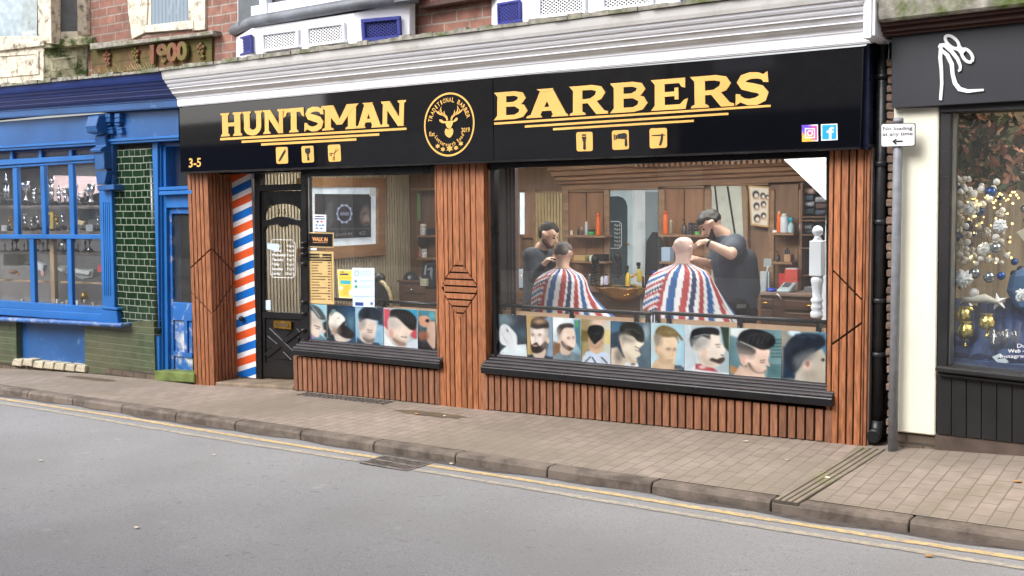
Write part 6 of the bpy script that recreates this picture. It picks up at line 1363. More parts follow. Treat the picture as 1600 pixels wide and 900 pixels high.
# haircut chart poster
c = Print([(1169, 289.5), (1202, 292), (1201, 355.5), (1173, 352)], nx=34, ny=60); c.bg((196, 160, 110)); c.poly([(1171.5, 292), (1200, 294.5), (1199, 352.5), (1175, 349.5)], (232, 226, 214), .6, False)
for x, y, s in ((1181, 304, 1), (1192, 306, .8), (1199, 308, .6), (1182, 322, .9), (1193, 319, .8), (1183, 341, 1), (1193, 337, .8)):
    c.ell(x, y, 5.2 * s, 6 * s, (44, 36, 44), .25); c.ell(x + .6, y + 1.6 * s, 3.2 * s, 3.6 * s, (236, 226, 214), .3); c.line([(x - 3 * s, y + 6.4 * s), (x + 3.5 * s, y + 6.6 * s)], 1, (200, 150, 110))
hp = c.build('haircut_chart', YBK - .03, PRINT, label=None, th=.02); tag(hp, 'framed chart of drawn haircuts tilted on the wall right of the right barber', 'poster')
# mirror view of leaning cream boards, built as solid pieces
lb_ = thing('mirrored_boards', 'pale cream boards with dark edges reflected in the mirror behind the right barber', 'mirror', at(1140, 380, YBK))
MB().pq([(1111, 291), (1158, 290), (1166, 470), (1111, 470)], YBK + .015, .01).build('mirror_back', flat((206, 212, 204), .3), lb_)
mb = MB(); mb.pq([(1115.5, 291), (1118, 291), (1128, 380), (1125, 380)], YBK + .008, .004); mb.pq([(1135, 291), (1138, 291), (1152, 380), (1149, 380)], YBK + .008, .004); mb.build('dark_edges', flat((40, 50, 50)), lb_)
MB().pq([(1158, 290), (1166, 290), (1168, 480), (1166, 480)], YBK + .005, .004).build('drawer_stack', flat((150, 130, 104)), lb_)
# towel shelves
tb = thing('towel_shelf', 'tall open shelf unit stacked with folded towels beside the white newel post', 'shelf unit', at(1272, 420, YBK))
mb = MB(); wq(mb, 1250, 285, 1253, 460, YBK - .25, .3); wq(mb, 1290, 285, 1300, 460, YBK - .25, .3)
for y in (338, 343.5, 366, 387, 430): wq(mb, 1252, y, 1298, y + 2.2, YBK - .25, .3)
mb.build('shelf_frame', TWD, tb); MB().box(at(1250, 380, YBK).x, at(1300, 380, YBK).x, YBK + .05, YBK + .058, .6, 2.3).build('back', flat((70, 60, 54)), tb)
rr = random.Random(4)
TC = {'blue grey': (92, 108, 128), 'pale grey': (170, 178, 188), 'pinkish': (188, 160, 156), 'dark teal': (70, 84, 96), 'brown': (110, 90, 86), 'slate': (84, 92, 108)}
for x, y, w_, h_, cn, l in ((1264, 299, 18, 9, 'pinkish', 'pinkish towel on top of the left towel pile'), (1262, 309, 17, 9, 'blue grey', 'blue grey towel second in the left towel pile'), (1263, 319, 18, 8, 'pale grey', 'pale twisted towel in the middle of the left pile'), (1263, 330, 18, 9, 'dark teal', 'dark teal towel at the bottom of the left pile'),
                            (1283, 312, 15, 8, 'pale grey', 'pale towel high in the right towel pile'), (1284, 322, 15, 8, 'brown', 'brown towel in the right towel pile'), (1283, 332, 15, 8, 'slate', 'slate blue towel at the bottom of the right pile'), (1260, 354, 19, 10, 'pale grey', 'wide pale towel on the second towel shelf'), (1281, 352, 14, 8, 'slate', 'slate towel behind the newel post ball'), (1262, 362, 18, 5, 'blue grey', 'thin blue towel under the wide pale towel')):
    C_ = at(x, y, YBK - .15); o = MB(); hw, hh = w_ / 280, h_ / 290; o.tube([C_ + Vector((-hw, 0, 0)), C_ + Vector((-hw * .9, 0, 0)), C_ + Vector((hw * .9, 0, 0)), C_ + Vector((hw, 0, 0))], [hh * .7, hh, hh * .95, hh * .7], 10)
    tag(o.build('folded_towel', mat('towel_' + cn.replace(' ', '_'), TC[cn], .95, bump=.8, bscale=80)), l, 'towel', 'folded towels on the shelf unit')
# white stairs: soffit, newel and handrail
WS = mat('white_stair_paint', (236, 239, 246), .4, var=.03)
o = MB(); o.ext([at(1222, 246, .9), at(1300, 240, .9), at(1300, 322, .9)], (0, .9, 0)); tag(o.build('stair_soffit', WS), 'white underside of a staircase cutting across the top right of the big window', 'staircase')
nw = thing('newel_post', 'white turned newel post with a ball top inside the right end of the big window', 'newel post', at(1277, 497, .55)); Yn = .55
zs = lambda py: at(1277, py, Yn).z; Xn = at(1277, 420, Yn).x; pxm = (at(1287, 420, Yn) - at(1277, 420, Yn)).length / 10
pr_ = [(8, 497), (9.5, 494), (9.5, 488), (7, 485), (9, 482), (9, 478), (7, 474), (9.2, 471), (9.2, 468), (6.4, 464), (7.5, 452), (8.6, 443), (9.4, 440), (9.4, 436), (6.6, 432)]
mb = MB(); mb.lathe((Xn, Yn, 0), [(r_ * pxm, zs(y)) for r_, y in pr_], 18); mb.build('turned_shaft', WS, nw)
mb = MB(); h_ = 9.6 * pxm; mb.box(Xn - h_, Xn + h_, Yn - h_, Yn + h_, zs(431), zs(376)); mb.lathe((Xn, Yn, 0), [(h_ * .9, zs(376)), (h_ * .5, zs(372)), (h_ * .6, zs(370)), (h_ * .35, zs(367.5))], 16); mb.build('square_block', WS, nw, bevel=.012)
mb = MB(); mb.ball((Xn, Yn, zs(361)), 8.2 * pxm, 18); mb.build('ball_finial', WS, nw)
o = MB(); o.pq([(1291, 330), (1296, 330), (1296, 500), (1284, 500), (1284, 470)], .75, .05); tag(o.build('stair_string', WS), 'white sloping stair board right of the newel post', 'stair board')
# reception counter
ct = thing('reception_counter', 'dark brown drawer counter with brass pulls behind the right barber', 'counter', at(1240, 480, 2.3)); YC = 2.35
CB = mat('dark_counter_wood', (92, 66, 52), .4, var=.2, scale=4, stretch=(.6, 5, 5)); 
A_, B_ = at(1186, 459, YC), at(1300, 462, YC); zc = (A_.z + B_.z) / 2
MB().box(A_.x, B_.x + .4, YC, YBK, zc - .02, zc + .012).build('counter_top', mat('counter_top', (150, 128, 116), .35), ct, bevel=.005); MB().box(A_.x + .01, B_.x + .4, YC + .02, YBK, ZF, zc - .02).build('carcass', CB, ct)
mb = MB(); wq(mb, 1189, 467, 1207, 480, YC + .0, .02); wq(mb, 1226, 470, 1268, 485, YC + .0, .02); wq(mb, 1189, 484, 1207, 498, YC, .02); wq(mb, 1226, 489, 1268, 502, YC, .02); mb.build('drawer_fronts', CB, ct, bevel=.006)
mb = MB()
for x, y in ((1196, 473.5), (1265, 478)): C_ = at(x, y, YC - .02); mb.ball(C_, .035, 10, sx=1, sz=.42, sy=.5)
mb.build('pulls', BRASS, ct)
cm = thing('card_machine', 'pale blue grey card machine on the reception counter', 'card machine', at(1224, 456, YC + .1))
a, b = at(1214, 457, YC + .05), at(1234, 457, YC + .05); x0, x1 = a.x, b.x
o = MB(); o.add([(x0, YC + .04, zc + .012), (x1, YC + .04, zc + .012), (x1, YC + .22, zc + .012), (x0, YC + .22, zc + .012), (x0, YC + .04, zc + .035), (x1, YC + .04, zc + .035), (x1, YC + .22, zc + .1), (x0, YC + .22, zc + .1)], [(0, 1, 5, 4), (1, 2, 6, 5), (2, 3, 7, 6), (3, 0, 4, 7), (4, 5, 6, 7), (0, 3, 2, 1)]); o.build('body', flat((178, 196, 204), .4), cm, bevel=.006)
f = lambda u, v: Vector((x0 + (x1 - x0) * u, YC + .04 + .18 * v, zc + .038 + .065 * v)); MB().ext([f(.2, .35), f(.75, .35), f(.75, .9), f(.2, .9)], (0, -.001, .003)).build('screen', flat((90, 96, 110), .2), cm)
boxy('sweet_tub', 1226, 421, 1246, 446, YC + .3, .1, (214, 92, 80), 'clear tub with a red and orange wrapper on the counter', 'tub'); boxy('tub_lid', 1227, 419, 1245, 429, YC + .31, .08, (196, 200, 204), 'clear grey upper part of the red tub', 'lid')
boxy('patterned_bag', 1232, 446, 1246, 459, YC + .28, .1, (176, 140, 130), 'pinkish bag under the red tub', 'bag', zc + .012)
boxy('red_tin', 1217, 434, 1226.5, 459, YC + .35, .06, (200, 60, 62), 'small red and white tin left of the tub', 'tin', zc + .012)
o = MB(); o.ball(at(1205.5, 453.5, YC + .1) , .05, 12, sz=.5, sy=.8); tag(o.build('blue_mouse', flat((30, 60, 190), .2)), 'shiny blue mouse shaped object on the counter', 'mouse')
o = MB(); C_ = at(1198, 458, YC + .1); o.lathe(C_, [(.04, 0), (.04, .012)], 14); o.tube([C_, C_ + Vector((0, 0, .2)), C_ + Vector((.02, 0, .28))], .012, 8); o.box(C_.x - .03, C_.x + .05, YC + .09, YC + .11, C_.z + .26, C_.z + .34); tag(o.build('card_stand', flat((170, 180, 186), .3)), 'thin grey stand beside the blue mouse shaped object', 'stand')
o = MB(); o.tube([at(1214, 459, YC - .01), at(1218, 463, YC - .03), at(1221, 468, YC - .02)], .006, 6); tag(o.build('white_cable', WHITE), 'white cable hanging over the counter edge', 'cable')
boxy('leaflet_rack', 1187.5, 424, 1202, 457, YC + .5, .04, (190, 206, 218), 'pale leaflet rack behind the right barber\'s back', 'leaflet rack')
boxy('router', 1256, 451, 1290, 459, YC + .2, .15, (120, 122, 128), 'grey tray behind the newel post', 'tray', zc + .012)

# ---- washbasins, combs and sprays at the stations
BG = mat('polished_gold_basin', (214, 170, 84), .14, metal=1, var=.08)
vn = MB(); YV = YBK - .45; a, b = at(888, 466, YV), at(1060, 468, YV); vz = at(1010, 453, YV).z; vn.box(a.x, b.x, YV, YBK, vz - .05, vz); vn.build
t = thing('wash_station', 'wooden wash station under the mirror with grey cupboards', 'vanity unit', (a.x, YV, 0)); vn.build('worktop', TW, t, bevel=.004)
MB().box(a.x + .05, b.x - .05, YV + .06, YBK, ZF, vz - .05).build('cupboard', TWD, t); wq(MB(), 1000, 457, 1016, 500, YV + .04, .02).build('grey_door', flat((158, 158, 152)), t)
bs2 = thing('gold_basin', 'wide scalloped gold washbasin between the two customers', 'basin', at(985, 450, YV - .1)); C_ = at(974, 449.5, YV + .05)
o = MB(); prf = [(.05, -.16), (.1, -.15), (.2, -.1), (.3, -.04), (.36, .0), (.38, .01), (.36, .012), (.3, -.02), (.18, -.08), (.02, -.1)]; n = 36; base = len(o.v)
for r_, h in prf:
    for k in range(n):
        th_ = 2 * math.pi * k / n; w_ = 1 + .07 * math.cos(8 * th_) * (r_ / .38) ** 2; o.v.append(C_ + Vector((math.cos(th_) * r_ * w_, math.sin(th_) * r_ * .62 * w_, h + .012 * math.cos(8 * th_) * (r_ / .38))))
for i in range(len(prf) - 1):
    for k in range(n): o.face([i * n + k, i * n + (k + 1) % n, (i + 1) * n + (k + 1) % n, (i + 1) * n + k], 0, True)
o.build('bowl', BG, bs2); o = MB(); o.tube([C_ + Vector((.12, .22, 0)), C_ + Vector((.12, .22, .1)), C_ + Vector((.1, .14, .15)), C_ + Vector((.06, .06, .11))], .013, 8); o.ball(C_ + Vector((.17, -.2, -.06)), .02, 8); o.ball(C_ + Vector((.14, -.21, -.065)), .016, 8); o.build('tap', BRASS, bs2)
t = thing('gold_basin', 'gold washbasin glimpsed at the far left behind the left barber', 'basin', at(817, 455, YV)); C_ = at(812, 452, YV); o = MB(); o.lathe(C_, [(.04, -.14), (.12, -.1), (.2, -.02), (.22, 0), (.2, .004), (.1, -.06), (.01, -.09)], 24, sy=.7); o.build('bowl', BG, t); o = MB(); o.tube([C_ + Vector((.05, .1, 0)), C_ + Vector((.05, .1, .14)), C_ + Vector((.02, 0, .16))], .012, 8); o.build('tap', CHROME, t)
boxy('white_towel', 809, 421, 823, 450, YV + .1, .06, (196, 212, 230), 'pale blue towel at the far left behind the left barber', 'towel')
def rack(px, py0, py1, w_, lab):
    t = thing('comb_rack', lab, 'comb rack', at(px, py1, YV + .1), 'black comb racks'); Cb = at(px, py1, YV + .1); Ct = at(px, py0, YV + .1); h = Ct.z - Cb.z; o = MB(); o.lathe(Cb, [(.05, 0), (.05, .015), (.012, .02), (.012, h * .9), (.03, h)], 12); o.build('stand', BLACK, t)
    o = MB()
    for k in range(7): z = Cb.z + h * (.15 + .1 * k); o.add([(Cb.x - w_, Cb.y - .02, z - .02), (Cb.x + w_, Cb.y - .02, z), (Cb.x + w_, Cb.y + .02, z), (Cb.x - w_, Cb.y + .02, z - .02), (Cb.x - w_, Cb.y - .02, z), (Cb.x + w_, Cb.y - .02, z + .022), (Cb.x + w_, Cb.y + .02, z + .022), (Cb.x - w_, Cb.y + .02, z)], [(0, 1, 5, 4), (1, 2, 6, 5), (2, 3, 7, 6), (3, 0, 4, 7), (4, 5, 6, 7), (0, 3, 2, 1)])
    o.build('combs', flat((30, 30, 34), .4), t); o = MB(); o.ball((Cb.x, Cb.y, Cb.z + h * .92), .045, 10, sz=1.3); o.build('hair_clipper', BLACK, t)
rack(930, 402, 446, .045, 'black comb rack left of the mirrored door'); rack(965.5, 398, 438, .04, 'black comb rack standing in front of the arched pane')
for a in ((981, 447, 32, 8, 'spray', (226, 196, 60), BK, 'yellow and black spray bottle on the gold basin'), (999, 440, 30, 8.5, 'spray', (200, 180, 70), BK, 'yellow and black spray bottle right of the first one'), (940.5, 445, 13, 5, 'can', WT, WT, 'small white bottle left of the gold basin'), (947, 445, 17, 7.5, 'can', (196, 196, 224), BK, 'lilac bottle left of the gold basin'), (1021.5, 441, 18, 7, 'spray', (24, 80, 190), (20, 60, 160), 'bright blue bottle beside the bald customer\'s cape'), (922, 446, 18, 6, 'can', (90, 92, 96), (200, 200, 200), 'grey bottle at the foot of the left comb rack')):
    bottle(*a, Y=YV + .12, nm='product_bottle', grp='bottles round the gold basin')

# ---- screen corner seen through the small window (on the slatted side wall)
def xq(mb, pts, X, th, mi=0): mb.ext([atX(p[0], p[1], X) for p in pts], (-th, 0, 0), mi); return mb
WF = mat('oak_box_frame', (160, 120, 84), .5, var=.12, scale=4, stretch=(3, .7, 3))
tvb = thing('display_recess', 'oak framed white recess on the slatted wall holding the dark screen', 'wall recess', atX(545, 340, XW))
mb = MB(); X_ = XW + .06
for q in ([(470, 278), (603, 278), (603, 293), (470, 292.5)], [(591.5, 293), (603, 293), (602.5, 382), (591.5, 381)], [(470, 388), (591.5, 381), (602.5, 381.5), (602.5, 398.5), (470, 409)]): xq(mb, q, X_, .058)
mb.build('oak_frame', WF, tvb, bevel=.004); xq(MB(), [(470, 292.5), (591.5, 293), (591.5, 381), (470, 388)], XW + .012, .01).build('white_recess', mat('lit_white_recess', (214, 226, 238), .5, emit=.25), tvb)
tv = thing('wall_screen', 'black wall screen showing a pale ring emblem inside the oak framed recess', 'television', atX(537, 337, XW + .05)); xq(MB(), [(495, 303), (580, 303.5), (580, 370.5), (495, 374)], XW + .05, .035).build('casing', BLACK, tv, bevel=.003)
c = Print([(497, 305), (578.5, 305.5), (578.5, 369), (497, 372)], nx=90, ny=70); c.bg((40, 42, 48)); c.poly([(506, 330), (512, 326), (512, 318), (520, 314), (521, 345), (516, 356), (506, 358)], (70, 76, 80), 2, False, .7)
for w0, rx, ry, col in ((0, 11.5, 14, (150, 160, 190)), (0, 9.8, 12.2, (30, 32, 40))): c.ell(538, 334, rx, ry, col, .08)
for k in range(10): a = k * .628; c.ell(538 + 11.4 * math.cos(a), 334 + 14 * math.sin(a), 1.6, 1.6, (150, 160, 190), .4)
for k in range(4): c.line([(531.5 + k * 3.6, 336.5), (533 + k * 3.6, 331.5), (534.5 + k * 3.6, 336)], .9, (150, 160, 190), .5)
c.ell(570, 336, 7.5, 15, (90, 80, 78), .25, 8); c.ell(573, 344, 5, 8, (120, 104, 100), .3); c.ell(573, 349, 4, 3, (70, 58, 56), .4); c.line([(566, 335), (571, 333)], 1.2, (40, 34, 34), .8)
c.line([(515, 358), (578, 357)], .8, (120, 124, 130), .5, .7)
c.build('screen_picture', 0, mat('lit_screen', (200, 200, 200), .15, vcol=True, var=.01, emit=.35), tv, onx=XW + .052, th=.001)
o = MB(); 
def xtext(o, s, q, X, bold=.01):
    vs, fs = textmesh(s, bold); xs_ = [v[0] for v in vs]; x0, x1 = min(xs_), max(xs_); o.add([(lambda p: atX(p[0], p[1], X))(bil(q, (x - x0) / (x1 - x0), 1 - y / .73)) for x, y, _ in vs], fs)
xtext(o, '4:03', [(561, 361), (571, 360.7), (571, 366.5), (561, 367.5)], XW + .055); xtext(o, 'CUTS BY', [(525, 365), (551, 363), (551, 366.5), (525, 369)], XW + .055); o.build('screen_text', flat((150, 156, 166)), tv)
xq(MB(), [(583, 297), (584.6, 297), (584.6, 309), (580, 309)], XW + .05, .03)
boxy('white_bracket', 577, 294, 583.5, 307, 2.1, .05, (224, 232, 240), 'white bracket at the top right corner of the screen', 'bracket')
# dresser, cap, jacket and round chair back behind the small window
o = thing('brown_dresser', 'dark brown dresser with a silver cup pull seen through the small window', 'dresser', at(650, 470, 2.2)); YD2 = 2.2
a, b = at(623.5, 439, YD2), at(700, 441, YD2); MB().box(a.x, b.x, YD2, YD2 + .45, ZF, a.z - .01).build('carcass', CB, o); MB().box(a.x - .02, b.x, YD2 - .02, YD2 + .46, a.z - .012, a.z + .012).build('top', CB, o, bevel=.004)
mb = MB(); wq(mb, 630, 445, 664, 458, YD2 - .012, .012); wq(mb, 630, 461, 664, 476, YD2 - .012, .012); mb.build('drawer_fronts', CB, o, bevel=.004); mb = MB(); mb.ball(at(643, 452.5, YD2 - .025), .03, 10, sz=.4); mb.build('pull', CHROME, o)
cp = thing('baseball_cap', 'black cap with a pale badge lying on the dresser', 'cap', at(642, 438, 2.35)); C_ = at(642, 438.5, 2.35); mb = MB(); mb.lathe(C_, [(.09, 0), (.09, .03), (.08, .07), (.045, .105), (.004, .115)], 16); mb.build('crown', flat((24, 26, 32), .8), cp)
mb = MB(); mb.lathe(C_ + Vector((.05, -.06, .0)), [(.07, 0), (.07, .008)], 14, sy=.8); mb.build('peak', flat((24, 26, 32), .8), cp); mb = MB(); mb.lathe(C_ + Vector((.045, -.075, .045)), [(.024, 0), (.024, .012)], 12, axis=(.4, -.9, 0)); mb.build('badge', flat((150, 160, 170)), cp)
jk = MB(); jk.pq([(659, 412), (700, 408), (700, 450), (664, 452), (656, 440)], 1.9, .1); tag(jk.build('dark_jacket', mat('dark_coat', (26, 30, 38), .8), bevel=.02), 'dark jacket with pale script at the right edge of the small window', 'jacket')
jt = MB(); jt.pq([(662, 430), (664, 415), (667, 414), (665, 430)], 1.895, .004); jt.pq([(668, 420), (675, 417), (675, 419.5), (668, 423)], 1.895, .004); jt.pq([(656, 432), (663, 438), (661, 440), (655, 435)], 1.895, .004); jt.pq([(671, 428), (673, 420), (676, 420), (675, 438)], 1.895, .004); tag(jt.build('jacket_script', flat((130, 140, 150))), 'pale brush script printed on the dark jacket', 'print')
boxy('magazines', 656, 436, 666, 447, 1.86, .05, (170, 170, 150), 'pale papers leaning by the dark jacket', 'papers')
ch = thing('round_back_chair', 'black round-backed chair with a gilt and white rim behind the white notice', 'chair', at(595, 480, 1.1)); YCq = 1.1
pc = at(588, 470, YCq); R_ = (at(613, 466, YCq) - pc).length; mb = MB(); mb.lathe(pc, [(R_ * .93, -.04), (R_ * .93, .04)], 32, axis=(0, 1, 0)); mb.build('back_pad', flat((22, 20, 22), .4), ch)
pts = [pc + Vector((R_ * math.cos(math.radians(a)), -.02, R_ * math.sin(math.radians(a)))) for a in range(-10, 185, 13)]
mb = MB(); mb.tube(pts, .022, 8); mb.build('gilt_rim', mat('gilt_rim', (214, 206, 176), .3, var=.3, scale=30, two=(150, 120, 50)), ch); mb = MB(); mb.ball(at(592, 434, YCq), .075, 12, sz=.75); mb.build('headrest', flat((20, 20, 24), .4), ch); mb = MB(); mb.lathe((pc.x, YCq + .1, ZF), [(.22, 0), (.2, .03), (.03, .05), (.03, .45)], 20); mb.box(pc.x - .24, pc.x + .24, YCq + .02, YCq + .5, .42, .5); mb.build('seat_and_base', BLACK, ch)

# ---- barrier rails just inside the glass
def barrier(x0, y0, x1, y1, posts, label, Y=.26, hb=17):
    t = thing('rail_barrier', label, 'barrier', at((x0 + x1) / 2, (y0 + y1) / 2, Y), 'black rail barriers with tan boards inside the windows'); mb = MB(); P0, P1 = at(x0, y0 + 2.5, Y), at(x1, y1 + 2.5, Y); zm = (P0.z + P1.z) / 2
    P0.z = P1.z = zm; mb.tube([P0, P1], .0165, 12); mb.build('top_rail', mat('black_rail', (34, 36, 42), .3, metal=.3), t)
    mb = MB(); 
    for px in posts: X_ = at(px, (y0 + y1) / 2, Y).x; mb.box(X_ - .016, X_ + .016, Y - .012, Y + .014, .18, zm)
    mb.build('posts', BLACKP, t); MB().box(P0.x + .01, P1.x - .01, Y + .016, Y + .022, .2, zm - .045).build('tan_board', flat((192, 158, 128), .7), t)
    mb = MB()
    for px in posts: 
        X_ = at(px, (y0 + y1) / 2, Y).x
        mb.ball((X_, Y - .014, zm - .075), .005, 6)
    mb.build('screws', CHROME, t)
barrier(520, 465, 592, 468, (), 'short black rail with tan board behind the yellow leaflet', .26); barrier(593, 467.5, 700, 475, (600,), 'black rail with tan board at the right of the small window')
barrier(778, 473.5, 1017, 489, (802, 893, 994, 1012), 'long black rail with tan boards left half of the big window'); barrier(1020, 484, 1292, 503, (1027, 1045, 1156, 1279), 'long black rail with tan boards right half of the big window')
# dark slatted screen at the left end of the big window
mb = MB()
for k, x in enumerate((779, 784.5, 790, 795.5, 801)): mb.pq([(x, 262), (x + 3.4, 262), (x + 5.4, 476), (x + 2, 476)], .5 + .02 * k, .05)
for y in (343, 357, 395): mb.pq([(790, y), (806, y), (806, y + 2), (790, y + 2)], .62, .02)
tag(mb.build('dark_slat_screen', mat('dark_red_slats', (86, 66, 62), .6, var=.2)), 'dark slatted screen at the left end of the big window', 'screen')
# ================================================================= people
def limb(mb, pts, rs, n=14):
    """capsule chain, closed, for the voxel remesh"""
    pts = [Vector(p) for p in pts]
    for (a, b, ra, rb) in zip(pts[:-1], pts[1:], rs[:-1], rs[1:]):
        d = (b - a); l = d.length or 1e-4; ax = d / l; prof = []
        for k in range(5): t = math.radians(-90 + 22.5 * k); prof.append((max(1e-4, ra * math.cos(t)), ra * math.sin(t)))
        for k in range(5): t = math.radians(22.5 * k); prof.append((max(1e-4, rb * math.cos(t)), l + rb * math.sin(t)))
        mb.lathe(a, prof, n, axis=ax)
def blob(mb, name, m, parent, voxel=.008, smooth=6, extra=None):
    """join overlapping solids into one continuous skin"""
    tmp = mb.build('tmp', m); md = tmp.modifiers.new('r', 'REMESH'); md.mode = 'VOXEL'; md.voxel_size = voxel; md.use_smooth_shade = True
    if smooth: s = tmp.modifiers.new('s', 'SMOOTH'); s.factor = .5; s.iterations = smooth
    dg = bpy.context.evaluated_depsgraph_get(); me = bpy.data.meshes.new_from_object(tmp.evaluated_get(dg)); bpy.data.objects.remove(tmp)
    o = bpy.data.objects.new(name, me); COL.objects.link(o)
    if not me.materials: me.materials.append(m)
    else: me.materials[0] = m
    if parent is not None:
        off = Vector(parent.location) if parent.parent is None else Vector(parent.parent.location) + parent.location
        me.transform(Matrix.Translation(-off)); o.parent = parent
    for p in me.polygons: p.use_smooth = True
    return o
SKIN = mat('skin', (218, 180, 160), .5, var=.05, scale=14); SKINR = mat('rosy_skin', (230, 196, 186), .45, var=.05, scale=14)
HAIR = mat('black_hair', (26, 22, 22), .6, var=.3, scale=40, bump=.6, bscale=90); HAIR2 = mat('dark_grey_hair', (92, 86, 84), .7, var=.25, scale=50, bump=.5, bscale=90); STUB = mat('stubble', (88, 66, 58), .8, var=.2, scale=60)
TEE = mat('slate_tshirt', (58, 66, 80), .85, var=.12, scale=4, bump=.35, bscale=16); TEE2 = mat('charcoal_sweater', (66, 70, 80), .85, var=.12, scale=4, bump=.35, bscale=16); TRO = mat('black_trousers', (22, 21, 24), .85, var=.15, bump=.3, bscale=14)
EYE = mat('eye_dark', (24, 18, 16), .2)
def frame(f, u): f = Vector(f).normalized(); r = f.cross(Vector(u)).normalized(); return f, r.cross(f).normalized(), r   # forward, up, right
def head_skin(mb, c, f, u, s=1.0):
    f, u, r = frame(f, u); P = lambda a, b, c_: c + f * a * s + u * b * s + r * c_ * s
    limb(mb, [P(-.018, .035, 0), P(.02, .04, 0)], [.083 * s, .078 * s]); limb(mb, [P(.0, .02, .03), P(.0, .02, -.03)], [.056 * s, .056 * s]); limb(mb, [P(.03, .0, 0), P(.045, -.06, 0)], [.066 * s, .045 * s]); limb(mb, [P(-.01, -.035, .035), P(.05, -.08, .012)], [.04 * s, .028 * s]); limb(mb, [P(-.01, -.035, -.035), P(.05, -.08, -.012)], [.04 * s, .028 * s])
    limb(mb, [P(.088, .012, 0), P(.112, -.026, 0)], [.011 * s, .015 * s]); limb(mb, [P(.092, -.028, .012), P(.092, -.028, -.012)], [.012 * s, .012 * s]); limb(mb, [P(.082, -.055, .018), P(.082, -.055, -.018)], [.012 * s, .012 * s]); limb(mb, [P(.076, .028, .034), P(.076, .028, -.034)], [.014 * s, .014 * s])
    for sg_ in (-1, 1): limb(mb, [P(-.008, .022, sg_ * .083), P(-.004, -.018, sg_ * .08)], [.02 * s, .013 * s]); limb(mb, [P(-.018, .005, sg_ * .09), P(-.024, .03, sg_ * .098)], [.012 * s, .012 * s])
def head_extras(par, c, f, u, s, hair=None, beard=None, hairm=None, beardm=None, brows=True):
    f, u, r = frame(f, u); P = lambda a, b, c_: c + f * a * s + u * b * s + r * c_ * s
    e = MB(); 
    for sg_ in (-1, 1): e.ball(P(.081, .008, sg_ * .031), .0125 * s, 10)
    e.build('eyes', EYE, par)
    if brows:
        b = MB()
        for sg_ in (-1, 1): b.tube([P(.088, .032, sg_ * .016), P(.09, .037, sg_ * .034), P(.078, .032, sg_ * .052)], [.004 * s, .006 * s, .003 * s], 6)
        b.build('eyebrows', hairm or HAIR, par)
    if hair:
        h = MB(); [limb(h, [P(*q) for q in pts], [x * s for x in rs]) for pts, rs in hair]; blob(h, 'hair', hairm or HAIR, par, .007, 3)
    if beard:
        h = MB(); [limb(h, [P(*q) for q in pts], [x * s for x in rs]) for pts, rs in beard]; blob(h, 'beard', beardm or hairm or HAIR, par, .006, 3)
def hand(mb, w, d, n_, s=1.0, curl=.5):
    """wrist w, finger direction d, palm normal n_"""
    d = Vector(d).normalized(); n_ = (Vector(n_) - d * Vector(n_).dot(d)).normalized(); r = d.cross(n_)
    limb(mb, [w, w + d * .05 * s + r * .012 * s], [.025 * s, .028 * s]); limb(mb, [w + d * .02 * s, w + d * .07 * s + r * .02 * s], [.022 * s, .016 * s]); limb(mb, [w + d * .02 * s, w + d * .07 * s - r * .02 * s], [.022 * s, .016 * s])
    for k, L in enumerate((.062, .074, .07, .056)):
        b = w + d * .075 * s + r * (.03 - .02 * k) * s; a = b + (d * math.cos(curl * .6) + n_ * math.sin(curl * .6)) * L * .5 * s; c_ = a + (d * math.cos(curl * 1.7) + n_ * math.sin(curl * 1.7)) * L * .5 * s
        limb(mb, [b, a, c_], [.0105 * s, .0095 * s, .008 * s], 8)
    b = w + d * .025 * s + r * .028 * s; a = b + (d * .6 + r * .7 + n_ * .3).normalized() * .035 * s; c_ = a + (d * .9 + r * .1 + n_ * .4).normalized() * .03 * s; limb(mb, [b, a, c_], [.014 * s, .0115 * s, .0095 * s], 8)
J = at
def legs(mb, hip, fr, spread=.1, s=1.0, pad=0.0):
    """two legs from hip centre to the floor, fr = facing (xy)"""
    f = Vector((fr[0], fr[1], 0)).normalized(); r = Vector((f.y, -f.x, 0))
    for sg_ in (-1, 1):
        h = hip + r * sg_ * .085; k = Vector((h.x, h.y, hip.z * .53)) + r * sg_ * .03 + f * .03; a = Vector((h.x, h.y, ZF + .1)) + r * sg_ * .05
        limb(mb, [h, k, a], [.1 + pad, .068 + pad, .048 + pad])
def shoes(par, hip, fr):
    f = Vector((fr[0], fr[1], 0)).normalized(); r = Vector((f.y, -f.x, 0))
    for sg_ in (-1, 1):
        a = Vector((hip.x, hip.y, ZF)) + r * sg_ * .135; m_ = MB(); limb(m_, [a - f * .04 + Vector((0, 0, .045)), a + f * .08 + Vector((0, 0, .04)), a + f * .17 + Vector((0, 0, .034))], [.045, .045, .034]); blob(m_, 'shoe', flat((24, 24, 26)), par, .01, 3)
